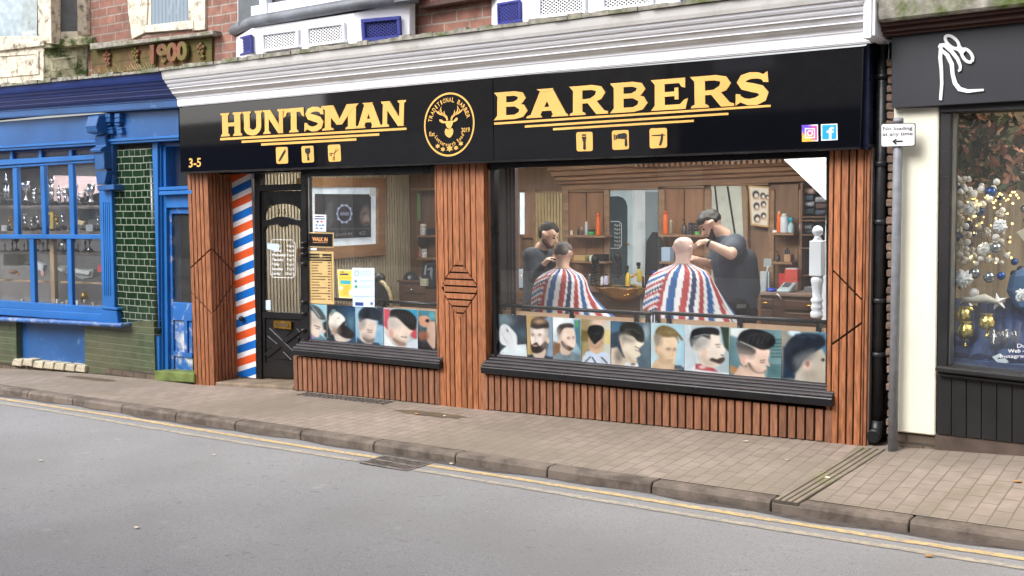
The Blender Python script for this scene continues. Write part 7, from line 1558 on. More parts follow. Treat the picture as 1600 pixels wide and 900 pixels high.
# ---- left barber: standing, side on, working with both hands raised
Yl = 1.5
L = thing('person', 'standing barber in a charcoal sweater with short dark hair beside the left customer', 'person', Vector((J(838, 480, Yl).x, Yl, ZF)))
hc = J(856.5, 368, Yl - .02); hf, hu = (.93, .12, -.36), (.36, 0, .93)
nk = J(846, 388, Yl); ch_ = J(840, 412, Yl); wa = J(838, 452, Yl); hp_ = J(837, 482, Yl)
shN, shF = J(830, 400, Yl - .17), J(854, 398, Yl + .15); elN, elF = J(834, 434, Yl - .22), J(862, 428, Yl + .12); wrN, wrF = J(850, 412, Yl - .3), J(862, 404, Yl - .02)
body = MB(); limb(body, [hc + Vector((-.02, 0, -.04)), nk + Vector((0, 0, -.02))], [.055, .062]); head_skin(body, hc, hf, hu)
limb(body, [nk, ch_, wa, hp_], [.07, .12, .11, .12]); limb(body, [shN, elN, wrN], [.05, .038, .026]); limb(body, [shF, elF, wrF], [.05, .038, .026]); legs(body, hp_, (1, 0.2))
hand(body, wrN, (.75, .1, .6), (.3, .5, -.8), 1.0, .9); hand(body, wrF, (.6, -.3, .3), (.1, -.3, -.9), 1.0, .8)
blob(body, 'body', SKIN, L, .0085, 5)
tp = MB(); limb(tp, [nk + Vector((-.01, 0, -.045)), ch_, wa, hp_ + Vector((0, 0, -.03))], [.085, .15, .142, .15]); limb(tp, [shN, ch_, shF], [.095, .13, .09]); limb(tp, [shN, elN, wrN - (wrN - elN) * .14], [.08, .06, .042]); limb(tp, [shF, elF, wrF - (wrF - elF) * .14], [.08, .06, .042])
blob(tp, 'sweater', TEE2, L, .011, 6)
tr_ = MB(); limb(tr_, [hp_ + Vector((0, 0, .02)), hp_ + Vector((0, 0, -.06))], [.13, .14]); legs(tr_, hp_, (1, .2), pad=.02); blob(tr_, 'trousers', TRO, L, .013, 5); shoes(L, hp_, (1, .2))
head_extras(L, hc, hf, hu, 1.0, hair=[([(-.03, .06, .0), (.0, .075, 0), (.055, .08, 0)], [.078, .072, .042]), ([(-.045, .03, .055), (.0, .07, .045)], [.03, .034]), ([(-.045, .03, -.055), (.0, .07, -.045)], [.03, .034]), ([(-.055, .03, .02), (-.055, .03, -.02)], [.055, .055]), ([(-.05, -.01, .02), (-.05, -.01, -.02)], [.048, .048])], beard=[([(-.0, -.045, .05), (.045, -.085, .02)], [.03, .033]), ([(-.0, -.045, -.05), (.045, -.085, -.02)], [.03, .033]), ([(.05, -.09, 0), (.07, -.085, 0)], [.035, .026])], hairm=mat('short_dark_hair', (44, 40, 42), .8, var=.2, scale=60), beardm=STUB)
o = MB(); o.tube([wrN + Vector((.08, 0, .05)), wrN + Vector((.13, .03, .04))], [.012, .008], 8); tag(o.build('hair_trimmer', BLACK), 'small black trimmer in the left barber\'s raised hand', 'trimmer')
# ---- right barber: leaning over the bald customer, forearm held out
Yr = 1.75
Rb = thing('person', 'bearded barber in a slate t-shirt leaning over the bald customer with one arm held out', 'person', Vector((J(1152, 490, Yr).x, Yr, ZF)))
hc = J(1113, 352, Yr - .1); hf, hu = (-.78, -.36, -.52), (-.42, -.12, .9)
nk = J(1131, 369, Yr - .03); ch_ = J(1140, 402, Yr); wa = J(1148, 440, Yr + .02); hp_ = J(1153, 478, Yr + .02)
shN, shF = J(1148, 383, Yr - .2), J(1124, 388, Yr + .17); elN = J(1142, 397, Yr - .46); wrN = J(1103, 378, Yr - .5); elF = J(1112, 414, Yr + .02); wrF = J(1088, 405, Yr - .16)
body = MB(); limb(body, [hc + Vector((.03, 0, -.03)), nk], [.062, .07]); head_skin(body, hc, hf, hu, 1.03)
limb(body, [nk, ch_, wa, hp_], [.08, .14, .14, .14]); limb(body, [shN, elN, wrN], [.06, .052, .03]); limb(body, [shF, elF, wrF], [.058, .048, .03]); legs(body, hp_, (-1, -.3))
hand(body, wrN, (-.85, -.05, -.05), (.1, .3, -.9), 1.0, .9); hand(body, wrF, (-.8, -.3, .3), (.1, .3, -.9), 1.0, .7)
blob(body, 'body', SKIN, Rb, .0085, 5)
tp = MB(); limb(tp, [nk + Vector((.0, 0, -.05)), ch_, wa, hp_ + Vector((0, 0, .03))], [.1, .175, .185, .185]); limb(tp, [shN, ch_, shF], [.11, .16, .1]); limb(tp, [shN, shN.lerp(elN, .62)], [.1, .082]); limb(tp, [shF, shF.lerp(elF, .7)], [.09, .075]); limb(tp, [J(1166, 405, Yr), J(1170, 452, Yr + .05)], [.1, .11])
blob(tp, 't_shirt', TEE, Rb, .011, 6)
tr_ = MB(); limb(tr_, [hp_ + Vector((0, 0, .02)), hp_ + Vector((.02, 0, -.08))], [.17, .17]); legs(tr_, hp_, (-1, -.3), pad=.035); blob(tr_, 'trousers', TRO, Rb, .013, 5); shoes(Rb, hp_, (-1, -.3))
head_extras(Rb, hc, hf, hu, 1.03, hair=[([(-.03, .07, .0), (.02, .09, 0), (.065, .085, 0)], [.078, .07, .045]), ([(.05, .085, .035), (.05, .085, -.035)], [.048, .048]), ([(-.045, .03, .055), (.0, .075, .045)], [.034, .038]), ([(-.045, .03, -.055), (.0, .075, -.045)], [.034, .038]), ([(-.06, .045, .02), (-.06, .045, -.02)], [.052, .052])], beard=[([(.002, -.02, .052), (.05, -.085, .018)], [.02, .034]), ([(.002, -.02, -.052), (.05, -.085, -.018)], [.02, .034]), ([(.05, -.095, 0), (.075, -.088, 0)], [.038, .026]), ([(.086, -.043, .02), (.086, -.043, -.02)], [.008, .008])])
wb = MB(); d_ = (wrN - elN).normalized(); wb.lathe(wrN - d_ * .03, [(.033, -.012), (.037, 0), (.033, .012)], 16, axis=d_); tag(wb.build('wristband', flat((24, 24, 28), .4)), 'dark band on the right barber\'s wrist', 'wristband')
# trouser badge print
o = MB(); o.pq([(1151, 476), (1166, 475), (1166, 481), (1151, 482)], Yr - .21, .004); pbd = o.build('trouser_label', flat((96, 98, 102)), Rb)
# ---- seated customers under striped capes, backs to the window
CAPE = mat('barber_cape_cloth', (230, 230, 232), .7, vcol=True, var=.03, bump=.12, bscale=20)
def cape(par, nkc, prof, bulge, zbot, seed, tilt=0):
    """nkc neck centre; prof [(v, rx, ry, dx, dy, z)] rings; folds deepen downwards"""
    NT, NV = 170, 64; vs, cs = [], []; r_ = random.Random(seed); ph = [r_.uniform(0, 6.28) for _ in range(6)]
    pr = np.array(prof, float)
    W_, B_, R_, D_ = (.80, .82, .86), tuple(lin((36, 92, 158))), tuple(lin((176, 66, 70))), tuple(lin((40, 54, 96)))
    pat = [(0, W_, .10), (0, R_, .14), (0, W_, .10), (0, B_, .15), (0, W_, .11), (0, R_, .13), (0, W_, .04), (0, D_, .12)]
    cum = np.cumsum([p[2] for p in pat]); cum = cum / cum[-1]
    for j in range(NV):
        v = j / (NV - 1); rx, ry, dx, dy, z = [np.interp(v, pr[:, 0], pr[:, k]) for k in range(1, 6)]
        for i in range(NT):
            th_ = 2 * math.pi * i / NT
            fold = 1 + (v ** 1.3) * (.05 * math.sin(7 * th_ + ph[0] + 1.5 * v) + .035 * math.sin(13 * th_ + ph[1] - 2 * v) + .02 * math.sin(23 * th_ + ph[2])) 
            x = math.cos(th_) * rx * fold; y = math.sin(th_) * ry * fold
            zz = z - (v ** 2) * .02 * math.sin(5 * th_ + ph[3])
            for (bx, by, bw, bh, v0, v1) in bulge:
                wgt = max(0, 1 - abs(v - v0) / v1); wgt = wgt * wgt * (3 - 2 * wgt); a = max(0, math.cos(th_) * bx + math.sin(th_) * by); x += bx * bw * wgt * a ** 2; y += by * bw * wgt * a ** 2; zz += bh * wgt * a ** 2
            vs.append(Vector((nkc.x + dx + x, nkc.y + dy + y, zz)))
            # stripes run down from the neck; over the near left arm they sweep sideways
            s_ = (th_ / (2 * math.pi) * 5.6 + .10 * math.sin(3 * th_ + 2.2 * v) + .5 * v * math.cos(th_ + 1.0)); near = math.exp(-((th_ - math.radians(232)) / .5) ** 2) * min(1, v * 2.2)
            dg_ = math.degrees(th_); flap = 196 < dg_ < 262 - 22 * v and .2 < v < .66
            if flap: s_ = zz * 5.6 - x * 2.4; vs[-1] += Vector((math.cos(th_), math.sin(th_), 0)) * .028 * min(1, (v - .2) * 6) 
            q = (s_ % 1.0); k = int(np.searchsorted(cum, q)); cs.append(pat[min(k, 7)][1])
    fs = [(j * NT + i, j * NT + (i + 1) % NT, (j + 1) * NT + (i + 1) % NT, (j + 1) * NT + i) for j in range(NV - 1) for i in range(NT)]
    me = bpy.data.meshes.new('barber_cape'); me.from_pydata([v - par.location for v in vs], [], fs); me.materials.append(CAPE)
    A = me.attributes.new('Col', 'FLOAT_COLOR', 'POINT'); A.data.foreach_set('color', np.c_[np.array(cs), np.ones(len(cs))].ravel())
    for p in me.polygons: p.use_smooth = True
    o = bpy.data.objects.new('barber_cape', me); COL.objects.link(o); o.parent = par; so = o.modifiers.new('t', 'SOLIDIFY'); so.thickness = .003; return o
def chair(c, label):
    t = thing('barber_chair', label, 'barber chair', Vector((c.x, c.y, ZF)), 'black barber chairs'); x, y = c.x, c.y
    m_ = MB(); m_.lathe((x, y, ZF), [(.28, 0), (.27, .03), (.06, .05), (.05, .36), (.1, .4)], 24); m_.build('pedestal', CHROME, t)
    MB().box(x - .24, x + .24, y - .22, y + .26, .40, .50).build('seat', flat((22, 21, 24), .35), t, bevel=.03, segs=3); MB().box(x - .18, x + .18, y - .2, y - .12, .48, .9).build('backrest', flat((22, 21, 24), .35), t, bevel=.03, segs=3)
    for sg_ in (-1, 1):
        m_ = MB(); m_.tube([(x + sg_ * .25, y + .02, .45), (x + sg_ * .25, y + .02, .62), (x + sg_ * .25, y + .22, .63)], .022, 10); m_.build('armrest', flat((28, 27, 30), .3), t)
    m_ = MB(); m_.box(x - .17, x + .17, y + .34, y + .44, .06, .1); m_.tube([(x - .12, y + .2, .4), (x - .12, y + .38, .1)], .015, 8); m_.tube([(x + .12, y + .2, .4), (x + .12, y + .38, .1)], .015, 8); m_.build('footrest', CHROME, t)
def seated(hpx, hpy, Yc, label, hair, caprof, bulge, seed, skin, hf=(.12, 1, -.08), s=1.0):
    hc = J(hpx, hpy, Yc); x, y = hc.x, Yc; base = Vector((x, y, ZF)); t = thing('person', label, 'person', base); nk = Vector((x - .0, y - .02, hc.z - .13)); body = MB()
    limb(body, [hc + Vector((0, -.015, -.03)), nk + Vector((0, 0, -.03))], [.062 * s, .066 * s]); head_skin(body, hc, hf, (0, .05, 1), s)
    chs = Vector((x, y, nk.z - .22)); hp_ = Vector((x, y - .02, .6)); limb(body, [nk, chs, hp_], [.07, .12, .12])
    for sg_ in (-1, 1):
        sh = Vector((x + sg_ * .15, y, nk.z - .15)); el = Vector((x + sg_ * .2, y + .05, .74)); wr = Vector((x + sg_ * .17, y + .2, .74)); limb(body, [chs, sh, el, wr], [.1, .05, .04, .03]); hand(body, wr, (0, 1, 0), (0, 0, -1), .95, .4)
        hpp = hp_ + Vector((sg_ * .09, 0, 0)); kn = Vector((x + sg_ * .13, y + .45, .56)); an = Vector((x + sg_ * .12, y + .36, .16)); limb(body, [hpp, kn, an], [.09, .065, .045])
        limb(body, [an, Vector((an.x, an.y + .14, .13))], [.045, .035])
    blob(body, 'body', skin, t, .0095, 5)
    if hair: head_extras(t, hc, hf, (0, .05, 1), s, hair=hair, hairm=HAIR2)
    else: head_extras(t, hc, hf, (0, .05, 1), s, brows=False)
    cape(t, nk, [(a, b, c_, d, e, nk.z + f) for a, b, c_, d, e, f in caprof], bulge, 0, seed)
    col = MB(); pts = [nk + Vector((math.cos(k * math.pi / 8) * .072, math.sin(k * math.pi / 8) * .068, .012)) for k in range(17)]; col.tube(pts, .008, 6, cap=False); col.build('cape_collar', flat((200, 170, 150)), t)
    chair(Vector((x, y + .06, 0)), label and 'black barber chair under ' + ('the left customer' if hpx < 950 else 'the bald right customer')); return t
prof_c = [(0, .07, .066, 0, 0, .01), (.08, .13, .1, 0, -.005, -.018), (.2, .205, .15, 0, -.01, -.05), (.3, .25, .18, 0, -.01, -.105), (.42, .275, .21, 0, 0, -.2), (.6, .30, .25, .0, .02, -.36), (.8, .33, .30, .02, .06, -.54), (1, .36, .34, .04, .1, -.76)]
seated(880.5, 399, 1.05, 'seated customer with short grey hair under a striped cape, left of the gold basin', [([(-.03, .07, 0), (.03, .075, 0)], [.07, .062]), ([(-.05, .04, .02), (-.05, .04, -.02)], [.056, .056]), ([(.0, .06, .03), (.0, .06, -.03)], [.06, .06])],
    prof_c, [(.85, .5, .24, -.03, .85, .45)], 3, SKIN, (-.1, 1, -.1), .97)
seated(1068, 391, 1.05, 'seated bald customer under a striped barber cape in front of the bearded barber', None,
    [(a, b * 1.08, c_ * 1.05, d, e, f) for a, b, c_, d, e, f in prof_c], [(.8, .6, .16, -.03, .8, .5)], 8, SKINR, (.16, 1, -.05), 1.0)
# ================================================================= notices and haircut posters on the glass
YPO = .094
SK1, SK2, SKS = (226, 204, 186), (204, 172, 150), (176, 142, 122); HB, HD = (34, 34, 38), (24, 26, 30)
def poster(q, org, sc, fn, label, grp='haircut photographs along the bottom of the windows', nx=66, ny=70, nm='haircut_poster', cat='poster'):
    c = Print(q, org, sc, nx, ny); fn(c); c.photo(len(label)); o = c.build(nm, YPO, PRINT, th=.002); tag(o, label, cat, grp); return o
O5, O6, OL = (760, 480), (1020, 480), (360, 420)
def eye(c, x, y, w=22): c.ell(x, y, w * .8, 12, (176, 146, 130), .8, op=.6); c.line([(x - w / 2, y - 9), (x + w / 2, y - 11)], 4, (70, 56, 50), 3, .85); c.line([(x - w / 3, y + 3), (x + w / 3, y + 2)], 3.5, (60, 50, 48), 3, .8)
def fade(c, pts, col=(120, 112, 106), soft=24, op=.75): c.poly(pts, col, soft, True, op)
def p1(c):
    c.grad((52, 60, 70), (60, 62, 70), 0); c.ell(150, 110, 80, 70, (120, 146, 156), .6, op=.7); c.ell(300, 230, 70, 60, (70, 96, 110), .7, op=.8); c.poly([(100, 425), (130, 380), (190, 330), (260, 330), (350, 325), (362, 445)], (212, 226, 232), 5, False)
    c.poly([(110, 210), (130, 160), (170, 150), (215, 185), (262, 240), (270, 300), (262, 350), (220, 365), (180, 345), (130, 320), (108, 270)], (214, 220, 224), 5); c.line([(130, 190), (150, 260), (190, 330)], 6, (186, 194, 200), 4); c.line([(175, 175), (215, 250), (240, 330)], 5, (186, 194, 200), 4); c.line([(180, 195), (188, 215)], 8, (60, 60, 66), 3); c.line([(130, 230), (170, 290), (210, 320)], 4, (190, 196, 204), 3)
poster([(85, 60), (350, 72), (358, 441), (86, 426)], O5, 5.625, p1, 'head wrapped in a white towel in steam, leftmost print of the big window')
def p2(c):
    c.grad((196, 160, 96), (60, 70, 90), 0); c.poly([(500, 70), (590, 80), (590, 460), (520, 460), (550, 300)], (120, 150, 176), 8, False); c.line([(470, 80), (530, 90)], 10, (80, 40, 30)); c.poly([(360, 420), (420, 415), (520, 425), (585, 440), (585, 470), (360, 460)], (46, 56, 70), 5, False)
    c.poly([(420, 380), (420, 440), (500, 450), (520, 370)], (214, 190, 170), 6); c.poly([(384, 190), (392, 290), (400, 370), (440, 405), (490, 380), (530, 300), (545, 210), (520, 170), (440, 160)], (236, 222, 212), 5); c.ell(542, 290, 12, 30, (224, 196, 180), .2)
    c.poly([(390, 150), (400, 110), (450, 92), (510, 100), (546, 140), (545, 185), (500, 185), (440, 192), (392, 178)], (60, 50, 46), 7); c.ell(470, 125, 55, 22, (190, 150, 110), .6, op=.8)
    c.poly([(388, 300), (395, 330), (440, 310), (470, 340), (515, 300), (525, 330), (500, 380), (455, 405), (410, 398), (392, 360)], (52, 42, 40), 6); c.ell(430, 338, 24, 8, (196, 150, 140), .3); eye(c, 408, 246); eye(c, 470, 246); c.line([(436, 250), (428, 300)], 5, (206, 180, 166), 4)
    fade(c, [(392, 180), (400, 215), (392, 240), (384, 200)]); fade(c, [(520, 190), (546, 200), (545, 260), (528, 250)]); fade(c, [(500, 250), (530, 260), (520, 330), (490, 350)], (176, 150, 134), 20, .6)
poster([(356, 72), (580, 87), (584, 460), (361, 441)], O5, 5.625, p2, 'print of a bearded face with a textured fringe turned slightly left')
def p3(c):
    c.grad((226, 236, 240), (120, 160, 180), 60); c.poly([(586, 300), (650, 320), (650, 400), (586, 440)], (130, 90, 60), 10, False); c.poly([(770, 110), (830, 110), (832, 380), (780, 300)], (60, 110, 130), 12, False); c.ell(795, 150, 14, 30, (70, 160, 90), .4)
    c.poly([(588, 470), (600, 420), (660, 385), (760, 390), (832, 430), (834, 495)], (112, 130, 140), 6, False); c.poly([(655, 350), (660, 410), (720, 420), (740, 380)], (214, 186, 166), 6)
    c.poly([(640, 200), (645, 300), (680, 370), (740, 390), (768, 360), (784, 300), (768, 200), (700, 180)], (232, 208, 190), 5); c.poly([(622, 190), (630, 230), (650, 235), (668, 200), (700, 180), (764, 180), (760, 150), (720, 140), (650, 152)], (62, 54, 52), 6); c.ell(638, 225, 14, 34, (150, 140, 134), .5, op=.6)
    c.poly([(655, 300), (675, 350), (730, 385), (766, 366), (744, 350), (700, 330), (670, 300)], (76, 60, 54), 6); c.ell(636, 290, 10, 24, (226, 186, 166), .2); eye(c, 722, 274); eye(c, 765, 270, 14); c.line([(750, 356), (768, 354)], 4, (180, 120, 110)); c.line([(752, 290), (766, 325)], 5, (210, 176, 158), 3)
    fade(c, [(630, 200), (655, 200), (655, 260), (640, 270)], (130, 120, 114)); fade(c, [(660, 290), (700, 310), (720, 370), (680, 360)], (190, 160, 142), 22, .6)
poster([(586, 88), (829, 103), (833, 488), (588, 462)], O5, 5.625, p3, 'print of a slim bearded face looking right above a grey t-shirt')
def p4(c):
    c.grad((150, 130, 80), (196, 200, 190), 0); c.poly([(835, 200), (900, 210), (900, 300), (836, 300)], (110, 96, 40), 10, False); c.poly([(1030, 200), (1090, 200), (1090, 330), (1030, 320)], (206, 190, 120), 8, False); c.ell(985, 140, 60, 30, (226, 190, 170), .5)
    c.poly([(836, 490), (850, 430), (890, 400), (1060, 400), (1090, 430), (1090, 515)], (196, 206, 220), 6, False); c.line([(870, 480), (920, 430)], 10, (50, 70, 100)); c.line([(960, 490), (930, 440)], 12, (40, 60, 90)); c.line([(1060, 490), (1010, 440)], 12, (50, 70, 100))
    c.poly([(900, 260), (920, 400), (960, 412), (1005, 400), (1025, 270)], (216, 176, 140), 6); c.poly([(888, 210), (905, 170), (960, 155), (1020, 170), (1036, 215), (1020, 270), (985, 300), (950, 326), (918, 290), (895, 250)], (20, 20, 24), 5); c.line([(940, 240), (990, 225)], 5, (60, 60, 70)); c.poly([(870, 400), (920, 385), (960, 415), (1010, 395), (1056, 400), (1040, 430), (960, 440), (880, 425)], (186, 206, 232), 5)
    fade(c, [(895, 240), (925, 300), (960, 335), (1000, 300), (1030, 240), (1020, 330), (960, 370), (905, 330)], (150, 120, 96), 16, .6)
poster([(834, 103), (1088, 119), (1090, 513), (836, 489)], O5, 5.625, p4, 'print of the back of a head with a black V-shaped neckline')
def p5(c):
    c.grad((52, 66, 84), (86, 110, 124), 0); c.poly([(1095, 120), (1180, 125), (1180, 210), (1095, 225)], (70, 110, 140), 10, False); c.ell(1400, 220, 30, 60, (140, 160, 170), .5); c.poly([(1092, 515), (1096, 360), (1150, 350), (1200, 440), (1320, 480), (1330, 530)], (206, 190, 170), 6, False); c.poly([(1200, 520), (1230, 480), (1330, 490), (1340, 530)], (226, 230, 236), 5, False)
    c.poly([(1175, 250), (1180, 330), (1215, 430), (1270, 500), (1310, 480), (1325, 465), (1316, 450), (1356, 420), (1340, 370), (1384, 320), (1372, 270), (1260, 240)], (232, 218, 196), 5); c.poly([(1172, 190), (1200, 145), (1280, 130), (1350, 160), (1385, 220), (1384, 305), (1330, 300), (1290, 260), (1230, 245), (1178, 235)], (42, 44, 40), 7)
    c.ell(1215, 260, 40, 34, (150, 146, 130), .7, op=.5); c.line([(1220, 200), (1290, 190), (1360, 240)], 8, (96, 96, 84), 4, .7); c.ell(1198, 320, 16, 34, (222, 186, 160), .2); c.line([(1305, 345), (1345, 365)], 5, (60, 50, 46)); c.line([(1308, 375), (1340, 388)], 5, (70, 60, 56)); c.ell(1160, 430, 34, 54, (110, 104, 90), .5, op=.7); c.ell(1290, 500, 20, 10, (80, 66, 56), .5)
    fade(c, [(1180, 240), (1240, 250), (1300, 300), (1240, 310), (1190, 300)], (134, 130, 118), 26, .8); fade(c, [(1215, 400), (1280, 440), (1320, 480), (1260, 490)], (180, 158, 132), 26, .7)
poster([(1092, 120), (1440, 138), (1438, 541), (1092, 514)], O5, 5.625, p5, 'bowed head with a neck tattoo and swept fringe, facing right')
def p6(c):
    c.grad((178, 210, 220), (150, 196, 216), 0); c.poly([(-16, 500), (20, 440), (60, 420), (180, 470), (262, 500), (262, 530), (-18, 520)], (206, 176, 140), 6, False); c.poly([(180, 480), (230, 480), (262, 505), (262, 525), (180, 510)], (70, 84, 100), 5, False)
    c.poly([(14, 230), (20, 340), (60, 430), (130, 480), (176, 465), (190, 400), (200, 310), (190, 240), (100, 210)], (226, 196, 160), 5); c.poly([(20, 220), (14, 290), (40, 320), (60, 260), (100, 240), (90, 200)], (140, 130, 110), 8)
    c.poly([(20, 215), (40, 170), (90, 150), (150, 165), (200, 200), (250, 265), (235, 275), (205, 240), (215, 300), (185, 250), (120, 250), (60, 232)], (116, 98, 60), 6)
    for k in range(4): c.line([(50 + k * 30, 215), (80 + k * 34, 175 + k * 10)], 4, (176, 154, 104), 2.5)
    c.ell(28, 352, 13, 30, (214, 170, 136), .2); eye(c, 130, 350, 34); eye(c, 180, 352, 18); c.line([(160, 350), (165, 405)], 5, (206, 170, 136), 3); c.line([(130, 436), (165, 436)], 5, (170, 110, 96)); c.ell(120, 455, 40, 20, (186, 150, 120), .6, op=.6)
    fade(c, [(20, 230), (70, 240), (70, 300), (24, 320)], (150, 136, 116), 22, .7); fade(c, [(40, 370), (110, 430), (150, 470), (70, 450)], (176, 144, 112), 26, .7)
poster([(-14, 127), (262, 144), (259, 520), (-16, 507)], O6, 5.293, p6, 'print of a fair quiff with long loose strands on pale blue')
def p7(c):
    c.grad((190, 206, 214), (160, 180, 186), 0); c.line([(300, 150), (380, 480)], 14, (214, 224, 228), 8); c.poly([(560, 160), (632, 168), (630, 370), (590, 330)], (40, 60, 50), 8, False); c.poly([(264, 525), (360, 480), (480, 490), (560, 540), (630, 545), (630, 560)], (214, 222, 228), 5, False); c.poly([(355, 470), (450, 465), (540, 535), (400, 520), (352, 510)], (176, 50, 60), 6, False); c.ell(410, 495, 30, 14, (220, 190, 190), .5)
    c.poly([(340, 320), (380, 400), (400, 470), (500, 500), (560, 470), (592, 440), (580, 400), (600, 350), (560, 290), (545, 230), (470, 220)], (228, 214, 198), 5); c.poly([(310, 240), (330, 190), (400, 168), (500, 168), (546, 190), (545, 232), (480, 225), (470, 265), (400, 240), (345, 300), (322, 330), (308, 290)], (30, 32, 36), 6); c.line([(345, 245), (420, 225), (470, 232)], 6, (180, 190, 186), 3)
    c.ell(370, 340, 40, 50, (196, 196, 190), .7, op=.6); c.ell(425, 375, 24, 40, (226, 190, 170), .15); c.poly([(470, 440), (520, 460), (560, 468), (594, 440), (590, 415), (560, 418), (530, 430), (490, 420)], (60, 46, 40), 6); c.line([(566, 395), (582, 400)], 8, (60, 46, 40)); c.line([(520, 312), (558, 306)], 6, (40, 34, 34)); c.line([(530, 330), (556, 328)], 5, (60, 50, 50))
    fade(c, [(315, 270), (400, 250), (470, 260), (440, 330), (350, 340)], (150, 150, 146), 26, .8); fade(c, [(400, 410), (470, 440), (520, 480), (430, 490)], (180, 158, 140), 26, .7)
poster([(264, 145), (631, 165), (630, 557), (262, 522)], O6, 5.293, p7, 'bearded profile with slicked hair and red patterned collar')
def p8(c):
    c.grad((90, 130, 140), (110, 150, 156), 0); c.poly([(640, 168), (800, 172), (720, 260), (640, 230)], (216, 226, 226), 10, False)
    for i in range(8):
        for j in range(6): c.ell(975 + i * 16 + (j % 2) * 8, 270 + j * 28, 6, 9, (40, 76, 80), .4); c.ell(955 + i * 16, 480 + j * 18, 6, 7, (40, 86, 90), .4)
    c.poly([(640, 480), (700, 500), (700, 560), (640, 540)], (186, 130, 80), 8, False); c.poly([(670, 560), (720, 480), (860, 560), (920, 545), (940, 600), (640, 570)], (224, 190, 170), 6, False)
    c.poly([(720, 380), (740, 470), (800, 540), (860, 565), (920, 545), (945, 520), (935, 480), (970, 490), (955, 440), (968, 370), (940, 340), (840, 330)], (236, 202, 182), 5); c.poly([(700, 260), (740, 200), (830, 180), (930, 200), (1000, 240), (1010, 300), (960, 345), (890, 350), (800, 310), (720, 290)], (26, 26, 30), 6)
    for k in range(5): c.line([(780 + k * 40, 300), (800 + k * 42, 240), (860 + k * 34, 215)], 4, (80, 80, 84), 3)
    c.poly([(700, 285), (840, 345), (836, 390), (760, 390), (720, 380), (702, 340)], (74, 70, 68), 8); c.line([(722, 282), (838, 335)], 6, (214, 200, 190), 3); c.ell(745, 430, 22, 44, (220, 170, 150), .15); c.poly([(785, 480), (830, 530), (880, 548), (930, 535), (940, 515), (900, 540), (850, 530), (800, 460)], (90, 76, 66), 7); c.line([(888, 442), (930, 436)], 5, (44, 36, 36)); c.line([(890, 458), (925, 456)], 5, (60, 46, 46)); c.ell(770, 488, 7, 9, (40, 34, 30), .3)
    fade(c, [(700, 340), (830, 370), (820, 420), (760, 400), (710, 400)], (140, 130, 122), 24, .8); fade(c, [(760, 470), (840, 500), (900, 540), (800, 540)], (176, 146, 126), 26, .7)
poster([(636, 168), (1067, 192), (1062, 591), (634, 558)], O6, 5.293, p8, 'bowed head with swept black top, shaved parting and a patterned sofa', nx=70)
def p9(c):
    c.grad((150, 146, 130), (60, 130, 170), 0); c.ell(1170, 205, 50, 34, (200, 226, 240), .3); c.poly([(1070, 592), (1080, 330), (1130, 330), (1180, 590)], (24, 46, 72), 14, False); c.poly([(1170, 600), (1220, 470), (1260, 420), (1340, 360), (1400, 345), (1440, 420), (1440, 640)], (196, 186, 170), 6, False)
    c.poly([(1090, 340), (1130, 270), (1200, 225), (1300, 215), (1400, 240), (1432, 300), (1380, 345), (1330, 380), (1260, 420), (1200, 520), (1140, 540), (1090, 440)], (24, 34, 50), 9); c.ell(1230, 430, 50, 50, (86, 100, 106), .7, op=.5); c.ell(1275, 475, 38, 48, (226, 186, 166), .12); c.ell(1280, 470, 16, 24, (150, 110, 96), .4)
    for k in range(8): c.ell(1190 + k * 30, 232 + (k % 3) * 9, 17, 14, (40, 56, 76), .5, op=.8)
    c.ell(1408, 436, 16, 14, (80, 80, 80), .3); c.ell(1410, 437, 7, 7, (30, 30, 34), .3)
    fade(c, [(1180, 420), (1320, 350), (1340, 400), (1240, 470), (1190, 520)], (112, 116, 118), 30, .8); fade(c, [(1230, 520), (1400, 520), (1400, 610), (1240, 600)], (170, 158, 144), 30, .6)
poster([(1072, 193), (1430, 211), (1427, 628), (1068, 594)], O6, 5.293, p9, 'cropped curly dark hair and ear, rightmost print of the big window')
def p10(c):
    c.grad((150, 206, 226), (176, 214, 226), 90); c.poly([(548, 500), (560, 440), (640, 470), (682, 500), (682, 510)], (90, 130, 150), 5, False); c.poly([(550, 320), (548, 420), (580, 470), (620, 480), (632, 440), (650, 420), (640, 370), (655, 350), (600, 300)], (226, 206, 190), 5); c.poly([(560, 252), (620, 270), (670, 340), (660, 360), (620, 350), (580, 300), (550, 280)], (70, 80, 82), 5); c.line([(565, 255), (630, 340)], 4, (200, 214, 216), 2)
    c.line([(590, 398), (630, 412)], 5, (50, 44, 44)); c.line([(600, 418), (626, 424)], 4, (70, 60, 60)); c.poly([(548, 470), (585, 465), (585, 500), (548, 502)], (196, 110, 190), 5, False, .7); c.poly([(650, 380), (682, 360), (682, 500), (660, 470)], (40, 40, 46), 8, False); c.ell(655, 440, 16, 12, (216, 180, 160), .4)
    fade(c, [(552, 290), (610, 340), (640, 370), (580, 380), (552, 350)], (170, 168, 162), 18, .5)
poster([(546, 246), (675, 254), (680, 506), (547, 502)], OL, 4.5, p10, 'narrow print of a fair flat-top being combed, far left of the small window', nx=34)
